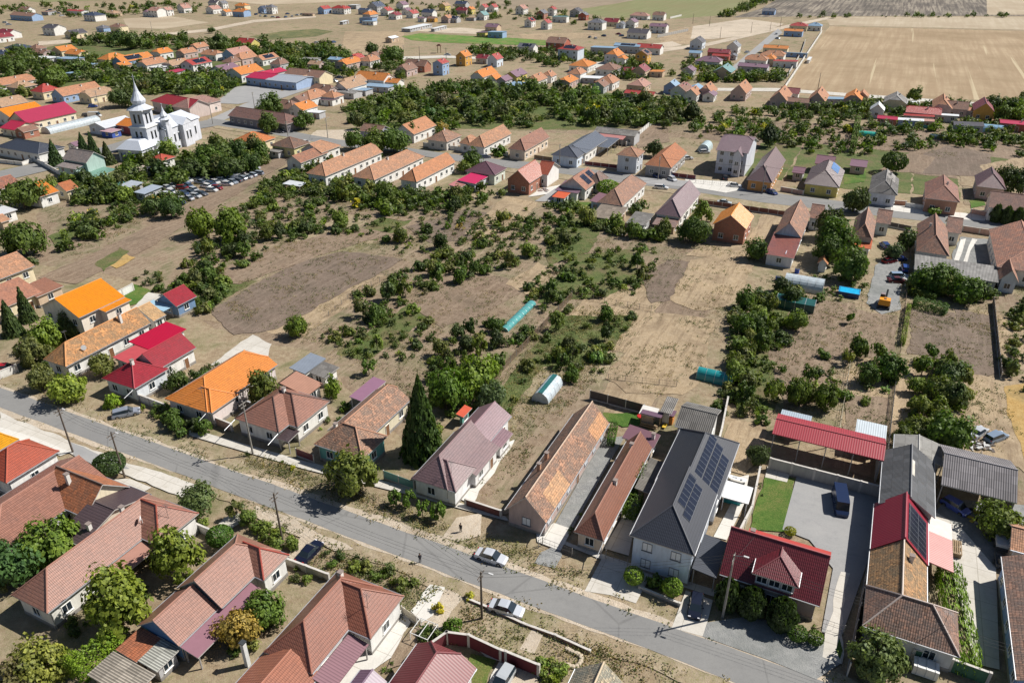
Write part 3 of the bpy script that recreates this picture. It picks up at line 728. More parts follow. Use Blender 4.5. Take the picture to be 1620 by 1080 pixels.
def person(x, y, ang, top, leg, label, pose='stand', z=0):
    t = thing('person', label, 'person', (x, y, z), R(ang))
    V = [(0, 0, .93), (0, 0, 1.15), (0, 0, 1.38), (0, .01, 1.50), (0, .02, 1.60), (0, .03, 1.70),
         (.09, 0, .88), (.11, .03, .50), (.11, -.02, .09), (.11, .10, .04), (-.09, 0, .88), (-.10, .06 if pose == 'walk' else .02, .50), (-.10, -.14 if pose == 'walk' else -.02, .09), (-.10, -.02 if pose == 'walk' else .10, .04)]
    E = [(0, 1), (1, 2), (2, 3), (3, 4), (4, 5), (0, 6), (6, 7), (7, 8), (8, 9), (0, 10), (10, 11), (11, 12), (12, 13)]
    Rr = [.13, .125, .14, .055, .09, .085, .095, .065, .045, .045, .095, .065, .045, .045]
    for s in (1, -1):
        k = len(V); fw = .28 if pose == 'phone' else .06
        V += [(s * .19, 0, 1.42), (s * .23, .02, 1.14), (s * (.12 if pose == 'phone' else .23), fw, 1.2 if pose == 'phone' else .90), (s * (.08 if pose == 'phone' else .23), fw + .05, 1.24 if pose == 'phone' else .82)]
        E += [(2, k), (k, k + 1), (k + 1, k + 2), (k + 2, k + 3)]; Rr += [.055, .045, .034, .028]
        hb = len(V) - 1; hx, hy, hz = V[hb]
        for f in range(4):
            V.append((hx + s * (.012 * (f - 1.5)), hy + .045 + .006 * (1.5 - abs(f - 1.5)), hz - .035)); E.append((hb, len(V) - 1)); Rr.append(.010)
        V.append((hx - s * .03, hy + .015, hz - .01)); E.append((hb, len(V) - 1)); Rr.append(.011)
    me = bpy.data.meshes.new('body'); me.from_pydata(V, E, []); o = link('body', me, t)
    md = o.modifiers.new('skin', 'SKIN'); me.skin_vertices
    for i, sv in enumerate(me.skin_vertices[0].data): sv.radius = (Rr[i], Rr[i]); sv.use_root = (i == 0)
    sb = o.modifiers.new('smooth', 'SUBSURF'); sb.levels = sb.render_levels = 1
    m, nt, bs = newmat('clothes_and_skin'); tc = nn(nt, 'ShaderNodeTexCoord').outputs['Object']; sp = nn(nt, 'ShaderNodeSeparateXYZ'); nt.links.new(tc, sp.inputs[0])
    rp = nn(nt, 'ShaderNodeValToRGB'); rp.color_ramp.interpolation = 'CONSTANT'; nt.links.new(mth(nt, 'DIVIDE', sp.outputs[2], 2.0), rp.inputs[0]); e = rp.color_ramp.elements
    e[0].position = 0; e[0].color = (.02, .02, .02, 1); e[1].position = .05; e[1].color = (*leg, 1)
    for p, c in ((.475, top), (.735, (.45, .26, .18))): q = e.new(p); q.color = (*c, 1)
    nt.links.new(rp.outputs[0], bs.inputs['Base Color']); bs.inputs['Roughness'].default_value = .8; me.materials.append(m)
    h = MB(); hm = plain('hair', (.02, .015, .012), .7); pr = [(.098, 1.64), (.104, 1.69), (.095, 1.74), (.06, 1.785), (.01, 1.80)]
    h.lathe(pr, hm, (0, -.012, 0), 12); h.obj('hair', t)
    f = MB(); sk = plain('skin', (.45, .26, .18), .6); f.box((0, .115, 1.655), (.025, .035, .04), sk); f.box((0, .106, 1.61), (.05, .012, .012), plain('lips', (.3, .1, .09), .6))
    for s in (-1, 1): f.box((s * .033, .108, 1.675), (.022, .012, .012), plain('eye', (.03, .03, .03), .3)); f.box((s * .095, .02, 1.66), (.02, .03, .05), sk)
    f.obj('face', t)
    if pose == 'phone': b = MB(); b.box((0, .37, 1.27), (.15, .02, .08), plain('phone_case', (.02, .02, .02), .3)); b.obj('handheld_controller', t)
    return t

# ================================================================ the place, in metres (camera above the origin, looking along +Y)
RO = [('tile',(0.478,0.236,0.131),0.45),('tile',(0.391,0.171,0.107),0.3),('metal',(0.322,0.149,0.096),0.15),('metal',(0.714,0.231,0.004),0.12),('tile',(0.539,0.245,0.087),0.75),('tile',(0.503,0.304,0.146),0.4),('metal',(0.302,0.018,0.03),0.2),('sheet',(0.424,0.004,0.035),0.1),('flat',(0.419,0.062,0.072),0.15),('sheet',(0.336,0.515,0.651),0.1),('metal',(0.653,0.222,0.043),0.15),('metal',(0.312,0.149,0.107),0.18),('sheet',(0.407,0.218,0.155),0.2),('metal',(0.072,0.047,0.051),0.15),('sheet',(0.219,0.251,0.304),0.2),('asb',(0.206,0.195,0.185),0.4),('flat',(0.231,0.115,0.179),0.08),('tile',(0.418,0.213,0.129),0.95),('metal',(0.225,0.141,0.146),0.15),('metal',(0.259,0.154,0.175),0.15),('metal',(0.254,0.112,0.075),0.1),('flat',(0.126,0.053,0.074),0.1),('asb',(0.206,0.191,0.17),0.4),('metal',(0.041,0.046,0.062),0.1),('asb',(0.187,0.177,0.166),0.25),('asb',(0.281,0.265,0.249),0.5),('sheet',(0.05,0.056,0.071),0.1),('metal',(0.149,0.023,0.031),0.15),('flat',(0.421,0.043,0.032),0.1),('sheet',(0.36,0.045,0.06),0.12),('sheet',(0.571,0.634,0.676),0.2),('sheet',(0.384,0.447,0.51),0.2),('asb',(0.139,0.144,0.155),0.35),('asb',(0.373,0.363,0.342),0.35),('tile',(0.31,0.168,0.116),0.8),('tile',(0.448,0.238,0.101),0.9),('sheet',(0.281,0.018,0.039),0.1),('sheet',(0.536,0.241,0.22),0.2),('flat',(0.62,0.557,0.515),0.15),('asb',(0.252,0.236,0.247),0.15),('metal',(0.649,0.292,0.008),0.15),('metal',(0.369,0.07,0.033),0.15),('tile',(0.415,0.141,0.057),0.5),('metal',(0.081,0.055,0.06),0.1),('flat',(0.349,0.181,0.139),0.1),('flat',(0.242,0.116,0.147),0.08),('metal',(0.355,0.124,0.061),0.3),('asb',(0.392,0.392,0.35),0.3),('asb',(0.358,0.316,0.263),0.6),('metal',(0.275,0.107,0.07),0.12),('metal',(0.344,0.133,0.081),0.12),('sheet',(0.26,0.144,0.165),0.1),('sheet',(0.169,0.032,0.038),0.1),('sheet',(0.171,0.108,0.161),0.1),('tile',(0.476,0.371,0.245),0.9),('flat',(0.744,0.744,0.744),0.03),('flat',(0.672,0.651,0.609),0.1),('flat',(0.501,0.07,0.028),0.15),('tile',(0.615,0.184,0.016),0.25),('tile',(0.354,0.133,0.081),0.6),('tile',(0.415,0.132,0.048),0.3),('tile',(0.284,0.231,0.21),0.35),('sheet',(0.157,0.304,0.241),0.15),('metal',(0.055,0.063,0.086),0.1),('sheet',(0.361,0.025,0.072),0.15),('sheet',(0.452,0.021,0.058),0.15),('sheet',(0.611,0.632,0.674),0.1),('flat',(0.43,0.273,0.304),0.1),('tile',(0.362,0.02,0.036),0.15),('tile',(0.329,0.182,0.15),0.3),('tile',(0.214,0.108,0.087),0.4),('tile',(0.544,0.176,0.05),0.3),('tile',(0.233,0.118,0.076),0.7),('tile',(0.352,0.153,0.09),0.5),('tile',(0.51,0.216,0.1),0.3),('tile',(0.509,0.225,0.11),0.3),('tile',(0.291,0.155,0.102),0.5),('tile',(0.389,0.2,0.126),0.6),('tile',(0.322,0.153,0.106),0.3),('metal',(0.101,0.111,0.143),0.15),('metal',(0.137,0.153,0.19),0.15),('sheet',(0.487,0.214,0.193),0.2),('tile',(0.409,0.199,0.115),0.5),('tile',(0.443,0.169,0.075),0.3),('metal',(0.21,0.136,0.157),0.15),('metal',(0.21,0.137,0.142),0.12),('metal',(0.181,0.128,0.128),0.12),('sheet',(0.25,0.135,0.166),0.12),('sheet',(0.231,0.126,0.157),0.12),('sheet',(0.249,0.144,0.186),0.12),('asb',(0.215,0.204,0.199),0.4),('tile',(0.322,0.144,0.102),0.5),('tile',(0.252,0.136,0.105),0.4),('metal',(0.193,0.099,0.109),0.2),('metal',(0.164,0.08,0.101),0.15),('flat',(0.452,0.011,0.085),0.12),('flat',(0.411,0.159,0.159),0.3),('metal',(0.358,0.085,0.043),0.2),('tile',(0.39,0.18,0.117),0.4),('sheet',(0.191,0.117,0.159),0.12),('flat',(0.549,0.097,0.034),0.1),('tile',(0.25,0.156,0.124),0.6),('tile',(0.359,0.191,0.128),0.45),('asb',(0.341,0.278,0.225),0.5),('flat',(0.164,0.08,0.101),0.15),('metal',(0.229,0.15,0.166),0.12),('sheet',(0.286,0.202,0.181),0.6),('asb',(0.243,0.232,0.222),0.7),('tile',(0.408,0.209,0.135),0.65),('tile',(0.331,0.163,0.11),0.6),('metal',(0.276,0.087,0.066),0.3),('tile',(0.418,0.218,0.144),0.65),('tile',(0.35,0.181,0.129),0.6),('metal',(0.577,0.136,0.051),0.2),('tile',(0.37,0.181,0.118),0.6),('tile',(0.449,0.207,0.134),0.6),('tile',(0.409,0.199,0.125),0.5),('asb',(0.336,0.325,0.315),0.3),('tile',(0.492,0.197,0.071),0.4),('sheet',(0.465,0.444,0.518),0.2),('sheet',(0.649,0.67,0.701),0.3),('sheet',(0.384,0.437,0.521),0.2),('sheet',(0.46,0.502,0.565),0.4),('sheet',(0.632,0.632,0.653),0.15),('tile',(0.45,0.071,0.04),0.2),('flat',(0.473,0.389,0.326),0.2),('sheet',(0.387,0.418,0.471),0.1),('sheet',(0.462,0.021,0.073),0.1)]
D = dict
HOUSES = [
('house', 'long cream building with stepped orange and striped brown roofs at the left edge', 'house', -119.95,152.42,-25.5,[D(W=10, L=12.62, he=6, rise=2.6, roof=0, wall=(0.72,0.62,0.42), ox=0.0, oy=0.0, rz=0.0), D(W=7, L=10.88, he=3.2, rise=2.4, roof=1, wall=(0.72,0.62,0.42), mono='L', ox=9.88, oy=-3.41, rz=0.0), D(W=6, L=6.64, he=3.0, rise=1.0, roof=2, wall=(0.55,0.42,0.3), mono='L', ox=11.29, oy=5.4, rz=0.0)],2, None),
('house', 'big cream two-storey house with plain bright orange roof', 'house', -91.79,137.40,-25.5,[D(W=12, L=11.0, he=6.2, rise=3.0, roof=3, wall=(0.78,0.7,0.6), nowin='L', ox=0.0, oy=0.0, rz=0.0), D(W=4.4, L=6.4, he=5.9, rise=0.5, roof=3, wall=(0.78,0.7,0.6), mono='L', nowin='FLK', ox=5.8, oy=4.5, rz=0.0)],2, None),
('house', 'long house with mottled old orange tile roof and tall white chimney, beside crimson roofs', 'house', -85.42,122.15,-25.5,[D(W=6.16, L=19.52, he=3.2, rise=2.9, t0=1, roof=4, wall=(0.74,0.73,0.7), ch=[(0.3,0.75,1.8)], dish=[(0.75,0.25,1)], ant=[(0,0.18)], ox=0.0, oy=0.0, rz=0.0), D(W=8, L=3.29, he=2.9, rise=2.2, roof=5, wall=(0.74,0.73,0.7), ox=-1.55, oy=20.71, rz=0.0)],2, None),
('house', 'crimson metal roofed house with hipped street end and crimson side roofs', 'house', -70.17,114.79,-25.5,[D(W=8.1, L=7.6, he=3.3, rise=2.6, t0=1, t1=1, roof=6, wall=(0.62,0.66,0.7), ch=[(0.1,0.45,1)], spout=[(0.95,2.2)], ox=0.0, oy=0.0, rz=0.0), D(W=6.6, L=9.2, he=3.3, rise=2.5, roof=6, wall=(0.74,0.73,0.7), ox=-0.75, oy=6.6, rz=0.0), D(W=5.4, L=9.4, he=3.2, rise=0.5, roof=7, wall=(0.74,0.73,0.7), mono='L', ox=-7.95, oy=11.4, rz=0.0), D(W=4.6, L=5.3, he=3.0, rise=0.4, roof=8, wall=(0.74,0.73,0.7), mono='L', ox=-6.45, oy=6.1, rz=0.0)],2, None),
('cottage', 'small blue cottage with crimson gable roof at the garden end, light blue lean-to', 'house', -75.05,147.81,-25.5,[D(W=6.5, L=5.82, he=3, rise=2.2, roof=6, wall=(0.16,0.26,0.42), nodoor=1, ox=0.0, oy=0.0, rz=0.0), D(W=5.69, L=2.61, he=2.7, rise=0.4, roof=9, wall=None, mono='L', ox=-1.02, oy=-2.37, rz=0.0)],2, None),
('house', 'long house with bright orange tile roof hipped towards the street, right of the crimson roofs', 'house', -55.55,107.93,-25.5,[D(W=9.8, L=17.5, he=3.2, rise=3.0, t0=1, t1=0.6, roof=10, wall=(0.7,0.62,0.6), ant=[(0.5,0.1)], spout=[(0.95,2)], ox=0.0, oy=0.0, rz=0.0), D(W=6.3, L=8.1, he=3.2, rise=2.1, t0=1, t1=1, roof=10, wall=(0.7,0.62,0.6), nowin='FLK', ox=-2.4, oy=3.35, rz=-1.571)],2, None),
('house', 'white house with salmon brown ribbed roof and small brown porch, behind the tall street pole', 'house', -41.70,101.77,-25.5,[D(W=9.3, L=11.1, he=3.4, rise=2.9, t0=1, t1=1, roof=11, wall=(0.74,0.73,0.7), spout=[(-0.98,2.6),(0.98,2.6)], cap=(0.1,0.05,0.04), nodoor=1, ox=0.0, oy=0.0, rz=0.0), D(W=8.6, L=6.9, he=3.4, rise=2.8, t1=1, roof=11, wall=(0.74,0.73,0.7), ch=[(0,0.15,0.7)], cap=(0.1,0.05,0.04), ox=-0.55, oy=6.8, rz=-1.571), D(W=5.8, L=4.5, he=3.0, rise=1.1, roof=12, wall=(0.74,0.73,0.7), mono='L', ox=-1.65, oy=11.1, rz=0.0), D(W=2.4, L=2.9, he=2.6, rise=0.3, roof=13, wall=None, mono='K', ox=5.65, oy=-0.5, rz=0.0)],2, None),
('garage', 'open white garage with blue-grey sheet roof and lower grey asbestos roof', 'garage', -39.62,119.77,-25.5,[D(W=3.56, L=6.24, he=2.8, rise=0.4, roof=14, wall=(0.74,0.73,0.7), mono='L', nodoor=1, ox=0.0, oy=0.0, rz=0.0), D(W=3.68, L=4.35, he=2.5, rise=0.4, roof=15, wall=(0.74,0.73,0.7), mono='L', nodoor=1, ox=3.92, oy=0.72, rz=0.0)],2, None),
('carport', 'purple sheet carport on white posts beside the old tile roof', 'carport', -27.16,110.65,-25.5,[D(W=2.72, L=7.36, he=2.6, rise=0.3, roof=16, wall=None, mono='L', post=(0.7,0.7,0.7), ox=0.0, oy=0.0, rz=0.0)],2, None),
('house', 'teal walled house with old orange clay tiles, left of the tall spruce', 'house', -29.68,99.91,-115.5,[D(W=6.8, L=9.2, he=3.3, rise=2.9, t0=1, t1=1, roof=17, wall=(0.16,0.42,0.38), ch=[(0,0.2,0.8)], ox=-0.0, oy=0.0, rz=0.0), D(W=7.3, L=13.5, he=3.2, rise=2.7, t1=0.3, roof=17, wall=(0.66,0.6,0.45), ox=-0.6, oy=3.15, rz=1.571)],2, None),
('house', 'vacant white house with purple-brown metal roof stepping back in three parts, beside the bare yard', 'house', -12.09,87.09,-25.5,[D(W=6.2, L=13.1, he=3.3, rise=3.1, t0=1, roof=18, wall=(0.76,0.76,0.76), nodoor=1, wsp=3, ox=0.0, oy=0.0, rz=0.0), D(W=6.3, L=4.4, he=3.3, rise=2.5, t1=1, roof=18, wall=(0.76,0.76,0.76), ant=[(0.4,0.6)], nowin='LK', ox=0.0, oy=3.25, rz=-1.571), D(W=3.3, L=7.9, he=2.9, rise=1.3, roof=18, wall=(0.76,0.76,0.76), mono='L', nowin='FLK', ox=3.45, oy=5.1, rz=0.0), D(W=6.1, L=8.1, he=3.2, rise=2.0, roof=19, wall=(0.76,0.76,0.76), ox=0.15, oy=13.1, rz=0.0), D(W=2.4, L=4.4, he=2.6, rise=0.7, roof=19, wall=(0.76,0.76,0.76), mono='L', nowin='FLK', ox=4.0, oy=13.2, rz=0.0)],2, None),
('house', 'long pinkish-brown house under weathered clay tiles with one bright orange repaired patch', 'house', 1.83,80.56,-25.5,[D(W=6.35, L=26.4, he=3.0, rise=3.4, roof=17, wall=(0.5,0.38,0.35), ch=[(-0.45,0.3,1.3),(-0.5,0.42,1.2)], pan=[('R','roof_patch',0.12,0.34,0.02,0.62,('tile',(0.58,0.32,0.17),0.45)),('R','roof_patch',0.78,0.99,0.02,0.55,('tile',(0.58,0.29,0.14),0.45))], chc=(0.5,0.28,0.18), shut=1, spout=[(0.98,2.4)], cap=(0.55,0.4,0.3), ox=0.0, oy=0.0, rz=0.0)],2, None),
('house', 'long narrow house with smooth brown metal roof, hipped over the pink street front', 'house', 10.31,76.61,-25.5,[D(W=4.2, L=22.76, he=3.0, rise=2.5, t0=1, roof=20, wall=(0.68,0.56,0.44), ch=[(0.15,0.42,0.6),(-0.1,0.83,0.5)], spout=[(0.98,2.6)], ox=0.0, oy=0.0, rz=0.0), D(W=5.2, L=4.01, he=2.9, rise=0.5, roof=21, wall=(0.68,0.56,0.44), mono='L', ch=[(0.7,0.6,1.0)], ox=-0.31, oy=22.89, rz=0.0)],2, None),
('shed', 'grey flat sheet shed between the brown house and the dark two-storey house', 'shed', 18.92,85.94,-25.5,[D(W=2.4, L=7.94, he=2.9, rise=0.3, roof=22, wall=(0.55,0.42,0.3), mono='L', nodoor=1, ox=0.0, oy=0.0, rz=0.0)],2, None),
('house', 'pale blue two-storey house with anthracite roof and arrays of solar panels', 'house', 18.97,71.83,-25.5,[D(W=8.4, L=13, he=6.0, rise=3.3, t0=1, roof=23, wall=(0.6,0.68,0.8), shut=1, wsp=3.7, pan=[('R','solar_panel',0.32,0.86,0.42,0.66,'solar'),('R','solar_panel',0.42,0.92,0.68,0.92,'solar')], ox=0.0, oy=0.0, rz=0.0), D(W=9.1, L=14.3, he=5.2, rise=3.5, t1=1, roof=23, wall=(0.72,0.75,0.8), nowin='F', pan=[('R','solar_panel',0.03,0.62,0.1,0.34,'solar'),('R','solar_panel',0.03,0.7,0.37,0.6,'solar'),('R','solar_panel',0.03,0.74,0.63,0.86,'solar')], ox=0.05, oy=13.0, rz=0.0)],2, None),
('barn', 'white barn with grey corrugated asbestos roof, behind the house with solar panels', 'barn', 27.52,102.89,-115.5,[D(W=7.68, L=5.84, he=5.0, rise=1.5, roof=24, wall=(0.74,0.73,0.7), nodoor=1, wsp=5, ox=-0.0, oy=0.0, rz=0.0), D(W=1.99, L=4.59, he=2.8, rise=0.4, roof=25, wall=(0.74,0.73,0.7), mono='K', nodoor=1, ox=-2.41, oy=-2.95, rz=1.571)],2, None),
('carport', 'dark grey ribbed carport joining the anthracite and the maroon roofs', 'carport', 24.30,70.00,-25.5,[D(W=3.12, L=6.95, he=2.9, rise=0.35, roof=26, wall=None, mono='L', ox=0.0, oy=0.0, rz=0.0)],2, None),
('house', 'pink-brown house with wide maroon tile roof and gabled window bay, behind dark evergreens', 'house', 28.04,73.65,-115.5,[D(W=8.9, L=12.0, he=3.3, rise=4.2, roof=27, wall=(0.34,0.26,0.25), shut=1, wsp=4.4, cap=(0.45,0.12,0.13), nodoor=1, ch=[(-0.25,0.22,0.6)], ox=-0.0, oy=0.0, rz=0.0), D(W=5.4, L=5.3, he=5.5, rise=1.5, t0=1, roof=27, wall=(0.5,0.46,0.45), nowin='RLK', wsp=1.4, y0=0.6, ox=4.85, oy=6.5, rz=1.571), D(W=10.5, L=1.6, he=3.0, rise=0.2, roof=28, wall=(0.74,0.73,0.7), mono='F', nodoor=1, wsp=2, ox=-4.45, oy=7.15, rz=1.571)],2, None),
('open_shed', 'long open shed with red ribbed metal roof on timber posts', 'shed', 42.54,101.03,-115.5,[D(W=6.2, L=16.25, he=4.4, rise=0.9, roof=29, wall=None, backwall=(0.3,0.3,0.3), ox=-0.0, oy=0.0, rz=0.0)],2, None),
('shed', 'white flat sheet roofed shed behind the right end of the red shed', 'shed', 56.78,97.88,-25.5,[D(W=4.55, L=5, he=3.3, rise=0.3, roof=30, wall=(0.74,0.73,0.7), mono='K', nodoor=1, ox=0.0, oy=0.0, rz=0.0)],2, None),
('lean_to', 'narrow pale sheet lean-to behind the left end of the red shed', 'shed', 46.46,102.85,-25.5,[D(W=4.8, L=2.6, he=3.6, rise=0.3, roof=31, wall=(0.45,0.45,0.46), mono='F', nodoor=1, ox=0.0, oy=0.0, rz=0.0)],2, None),
('barn', 'long grey barn with patched slate-coloured slabs, behind the red ribbed roof', 'barn', 54.42,80.41,-25.5,[D(W=7, L=13.5, he=4.2, rise=2.3, roof=32, wall=(0.32,0.3,0.28), nodoor=1, wsp=6, nowin='FL', pan=[('R','roof_patch',0.42,0.7,0.86,0.99,('flat',(0.6,0.56,0.48),0.3))], ox=0.0, oy=0.0, rz=0.0), D(W=6.7, L=5.9, he=3.8, rise=0.9, roof=33, wall=(0.45,0.45,0.46), nodoor=1, nowin='FRLK', ox=1.35, oy=13.6, rz=0.0)],2, None),
('house', 'long street-corner house, dark clay tiles in front and maroon ribbed metal with solar panels behind', 'house', 42.39,64.71,-115.5,[D(W=6.9, L=10.1, he=3.3, rise=3.2, t0=1, t1=1, roof=34, wall=(0.58,0.6,0.62), wsp=3.6, ant=[(0.4,0.8)], cap=(0.55,0.45,0.4), nodoor=1, ox=-0.0, oy=0.0, rz=0.0), D(W=6.7, L=10.2, he=3.3, rise=3.2, roof=35, wall=(0.5,0.45,0.4), ch=[(0.3,0.75,0.9)], cap=(0.6,0.5,0.42), nowin='F', ox=0.05, oy=3.45, rz=1.571), D(W=6.8, L=9.8, he=3.5, rise=3.3, roof=36, wall=(0.5,0.45,0.4), pan=[('R','solar_panel',0.05,0.82,0.08,0.88,'solar')], nowin='F', ox=-10.15, oy=3.5, rz=1.571), D(W=3.2, L=6.3, he=2.8, rise=0.6, roof=37, wall=None, mono='L', ox=-11.05, oy=8.4, rz=1.571), D(W=3.2, L=3.48, he=2.8, rise=0.6, roof=38, wall=None, mono='L', ox=-17.37, oy=8.4, rz=1.571)],2, None),
('open_barn', 'big open barn with grey corrugated roof, standing on the right above the car-filled yard', 'barn', 64.26,90.83,-115.5,[D(W=10.7, L=9.5, he=4.2, rise=2.0, roof=39, wall=None, backwall=(0.25,0.24,0.23), ox=-0.0, oy=0.0, rz=0.0)],2, None),
('house', 'blue walled house with dark brown tile roof, cut off by the right edge', 'house', 58.93,51.97,-25.5,[D(W=10, L=20.22, he=3.6, rise=2.8, roof=34, wall=(0.22,0.34,0.62), nodoor=1, ox=0.0, oy=0.0, rz=0.0)],2, None),
('outhouse', 'small orange and brown tiled outhouse at the right edge above the blue wall', 'outhouse', 66.79,76.93,-115.5,[D(W=6, L=2.99, he=3, rise=1.6, roof=0, wall=(0.55,0.42,0.3), nodoor=1, ox=-0.0, oy=0.0, rz=0.0)],2, None),
('house', 'house with yellow-orange tile roof, cut off at the left edge below the road', 'house', -85.09,95.94,-25.5,[D(W=10, L=4.95, he=3.2, rise=2.6, t0=1, t1=1, roof=40, wall=(0.74,0.73,0.7), ox=0.0, oy=0.0, rz=0.0)],2, None),
('house', 'white house with red hipped metal roof near the two left street poles', 'house', -77.02,88.59,-25.5,[D(W=7.1, L=8.6, he=3.5, rise=2.9, t0=1, t1=1, roof=41, wall=(0.8,0.78,0.76), nodoor=1, wsp=6, ox=0.0, oy=0.0, rz=0.0)],2, None),
('house', 'cream gabled house with dark reddish clay tiles and tall white chimney', 'house', -65.83,87.30,-115.5,[D(W=7.3, L=9.6, he=3.4, rise=3.1, roof=42, wall=(0.75,0.66,0.48), ch=[(0.3,0.4,1.6)], nodoor=1, wsp=8, cap=(0.2,0.15,0.13), ox=-0.0, oy=0.0, rz=0.0)],2, None),
('house', 'long low house with dusty rose tile roof, left of the dark reddish clay roof', 'house', -71.70,74.64,-25.5,[D(W=10.9, L=17.5, he=3.3, rise=2.7, t0=1, roof=11, wall=(0.74,0.73,0.7), nowin='K', ox=0.0, oy=0.0, rz=0.0)],2, None),
('house', 'dark chocolate sheet roofed house squeezed between two rose-brown roofs', 'house', -58.71,82.02,-115.5,[D(W=11.5, L=4.7, he=3.0, rise=1.7, roof=43, wall=(0.6,0.52,0.42), ch=[(0.6,0.8,1)], nodoor=1, ox=-0.0, oy=0.0, rz=0.0)],2, None),
('house', 'very long house with salmon tile roof, white satellite dish and a raised red-sided roof bay', 'house', -58.05,64.69,-25.5,[D(W=6.5, L=20.7, he=3.4, rise=3.0, t0=1, t1=1, roof=11, wall=(0.74,0.72,0.66), ch=[(-0.3,0.72,1.0)], nowin='K', ox=0.0, oy=0.0, rz=0.0), D(W=6.9, L=6.4, he=3.5, rise=2.9, t1=1, roof=11, wall=(0.78,0.76,0.72), dish=[(0.6,0.35,1)], ant=[(0,0.75)], cap=(0.33,0.08,0.05), ox=-0.05, oy=17.25, rz=-1.571), D(W=2.5, L=5.6, he=2.7, rise=0.5, roof=44, wall=None, mono='L', ox=4.4, oy=8.1, rz=0.0)],2, None),
('house', 'brown tiled house in three stepped gables with blue end gable, beside the walnut trees', 'house', -37.99,65.65,-25.5,[D(W=7.3, L=10.5, he=3.4, rise=2.9, t1=1, roof=11, wall=(0.74,0.73,0.7), ox=0.0, oy=0.0, rz=0.0), D(W=4.8, L=5.1, he=3.4, rise=2.3, t1=1, roof=11, wall=(0.74,0.73,0.7), cap=(0.35,0.07,0.05), ox=0.05, oy=8.0, rz=-1.571), D(W=6.7, L=6.0, he=3.0, rise=2.5, roof=11, wall=(0.1,0.22,0.42), nodoor=1, oh=0.3, ox=-0.4, oy=-6.0, rz=0.0), D(W=2.6, L=11, he=2.3, rise=0.5, roof=45, wall=None, mono='L', ox=4.25, oy=-5.9, rz=0.0)],2, None),
('shed', 'rust-brown tin shed stepping down from the blue gable', 'shed', -43.52,57.84,-25.5,[D(W=3.24, L=3.54, he=2.6, rise=0.4, roof=46, wall=(0.55,0.42,0.3), mono='L', nodoor=1, ox=0.0, oy=0.0, rz=0.0)],2, None),
('shed', 'pale grey sheet shed with a strip of sea-green film', 'shed', -40.68,56.68,-25.5,[D(W=2.85, L=3.38, he=2.4, rise=0.3, roof=47, wall=(0.45,0.45,0.46), mono='L', nodoor=1, ox=0.0, oy=0.0, rz=0.0)],2, None),
('shed', 'low shed roofed with bleached grey boards at the bottom edge', 'shed', -43.80,54.02,-25.5,[D(W=6.46, L=3.45, he=2.4, rise=0.4, roof=48, wall=(0.55,0.42,0.3), mono='L', nodoor=1, ox=0.0, oy=0.0, rz=0.0)],2, None),
('house', 'large white house with brick-brown tile roof, its long ridge running down to the bottom edge', 'house', -24.80,56.37,-25.5,[D(W=6.7, L=13.6, he=3.5, rise=3.2, t0=1, t1=1, roof=49, wall=(0.74,0.73,0.7), ch=[(-0.35,0.85,0.6)], ox=0.0, oy=0.0, rz=0.0), D(W=7.0, L=6.4, he=3.5, rise=3.0, t1=1, roof=49, wall=(0.74,0.73,0.7), ant=[(0.3,0.7)], nodoor=1, ox=0.05, oy=10.1, rz=-1.571), D(W=7.6, L=9, he=2.9, rise=1.9, t0=1, roof=50, wall=(0.74,0.73,0.7), ox=0.05, oy=-8.2, rz=0.0), D(W=2.7, L=6.7, he=2.6, rise=0.5, roof=51, wall=None, mono='L', ox=4.8, oy=-0.2, rz=0.0)],2, None),
('house', 'maroon ribbed metal roofed house at the bottom edge beside the dark red street wall', 'house', -13.61,44.16,-25.5,[D(W=7.6, L=14.6, he=3.5, rise=2.6, t1=0.5, roof=52, wall=(0.7,0.66,0.62), ox=0.0, oy=0.0, rz=0.0)],2, None),
('shed', 'small purple ribbed roof showing at the bottom edge left of the maroon roof', 'shed', -16.37,53.08,-25.5,[D(W=3.47, L=2.64, he=2.6, rise=1.0, roof=53, wall=(0.74,0.73,0.7), nodoor=1, ox=0.0, oy=0.0, rz=0.0)],2, None),
('outbuilding', 'gabled outbuilding with dark left slope and bleached mottled right slope, bottom centre', 'outbuilding', 4.43,43.31,-25.5,[D(W=6.3, L=12.6, he=3.0, rise=2.8, roof=54, wall=(0.55,0.42,0.3), ox=0.0, oy=0.0, rz=0.0)],2, None),
('awning', 'flat white awning over a small paved terrace beside the house with solar panels', 'awning', 31.99,84.40,-25.5,[D(W=3.8, L=3.85, he=2.6, rise=0.1, roof=55, wall=None, mono='K', post=(0.7,0.7,0.7), ox=0.0, oy=0.0, rz=0.0)],2, None),
('hut', 'white roofed hut on the far side of the little lawn', 'hut', 22.87,106.46,-25.5,[D(W=2.89, L=2.41, he=2.2, rise=0.3, roof=56, wall=(0.55,0.42,0.3), mono='K', nodoor=1, ox=0.0, oy=0.0, rz=0.0)],2, None),
('shed', 'small red roofed shed between the big tree and the vacant house', 'shed', -8.84,106.15,-25.5,[D(W=1.42, L=3.12, he=2.2, rise=0.3, roof=57, wall=(0.16,0.42,0.38), mono='L', nodoor=1, ox=0.0, oy=0.0, rz=0.0)],2, None),
('house', 'low L-shaped house with orange tile roof beside the big walnut at the left edge', 'house', -146.51,221.64,-25.5,[D(W=12, L=6.65, he=3.6, rise=2.6, t0=0.2, roof=58, wall=(0.74,0.73,0.7), ch=[(-0.1,0.5,0.8)], ox=0.0, oy=0.0, rz=0.0), D(W=9, L=9.26, he=3.4, rise=2.2, roof=59, wall=(0.74,0.73,0.7), ox=-16.76, oy=-1.93, rz=0.0)],1, None),
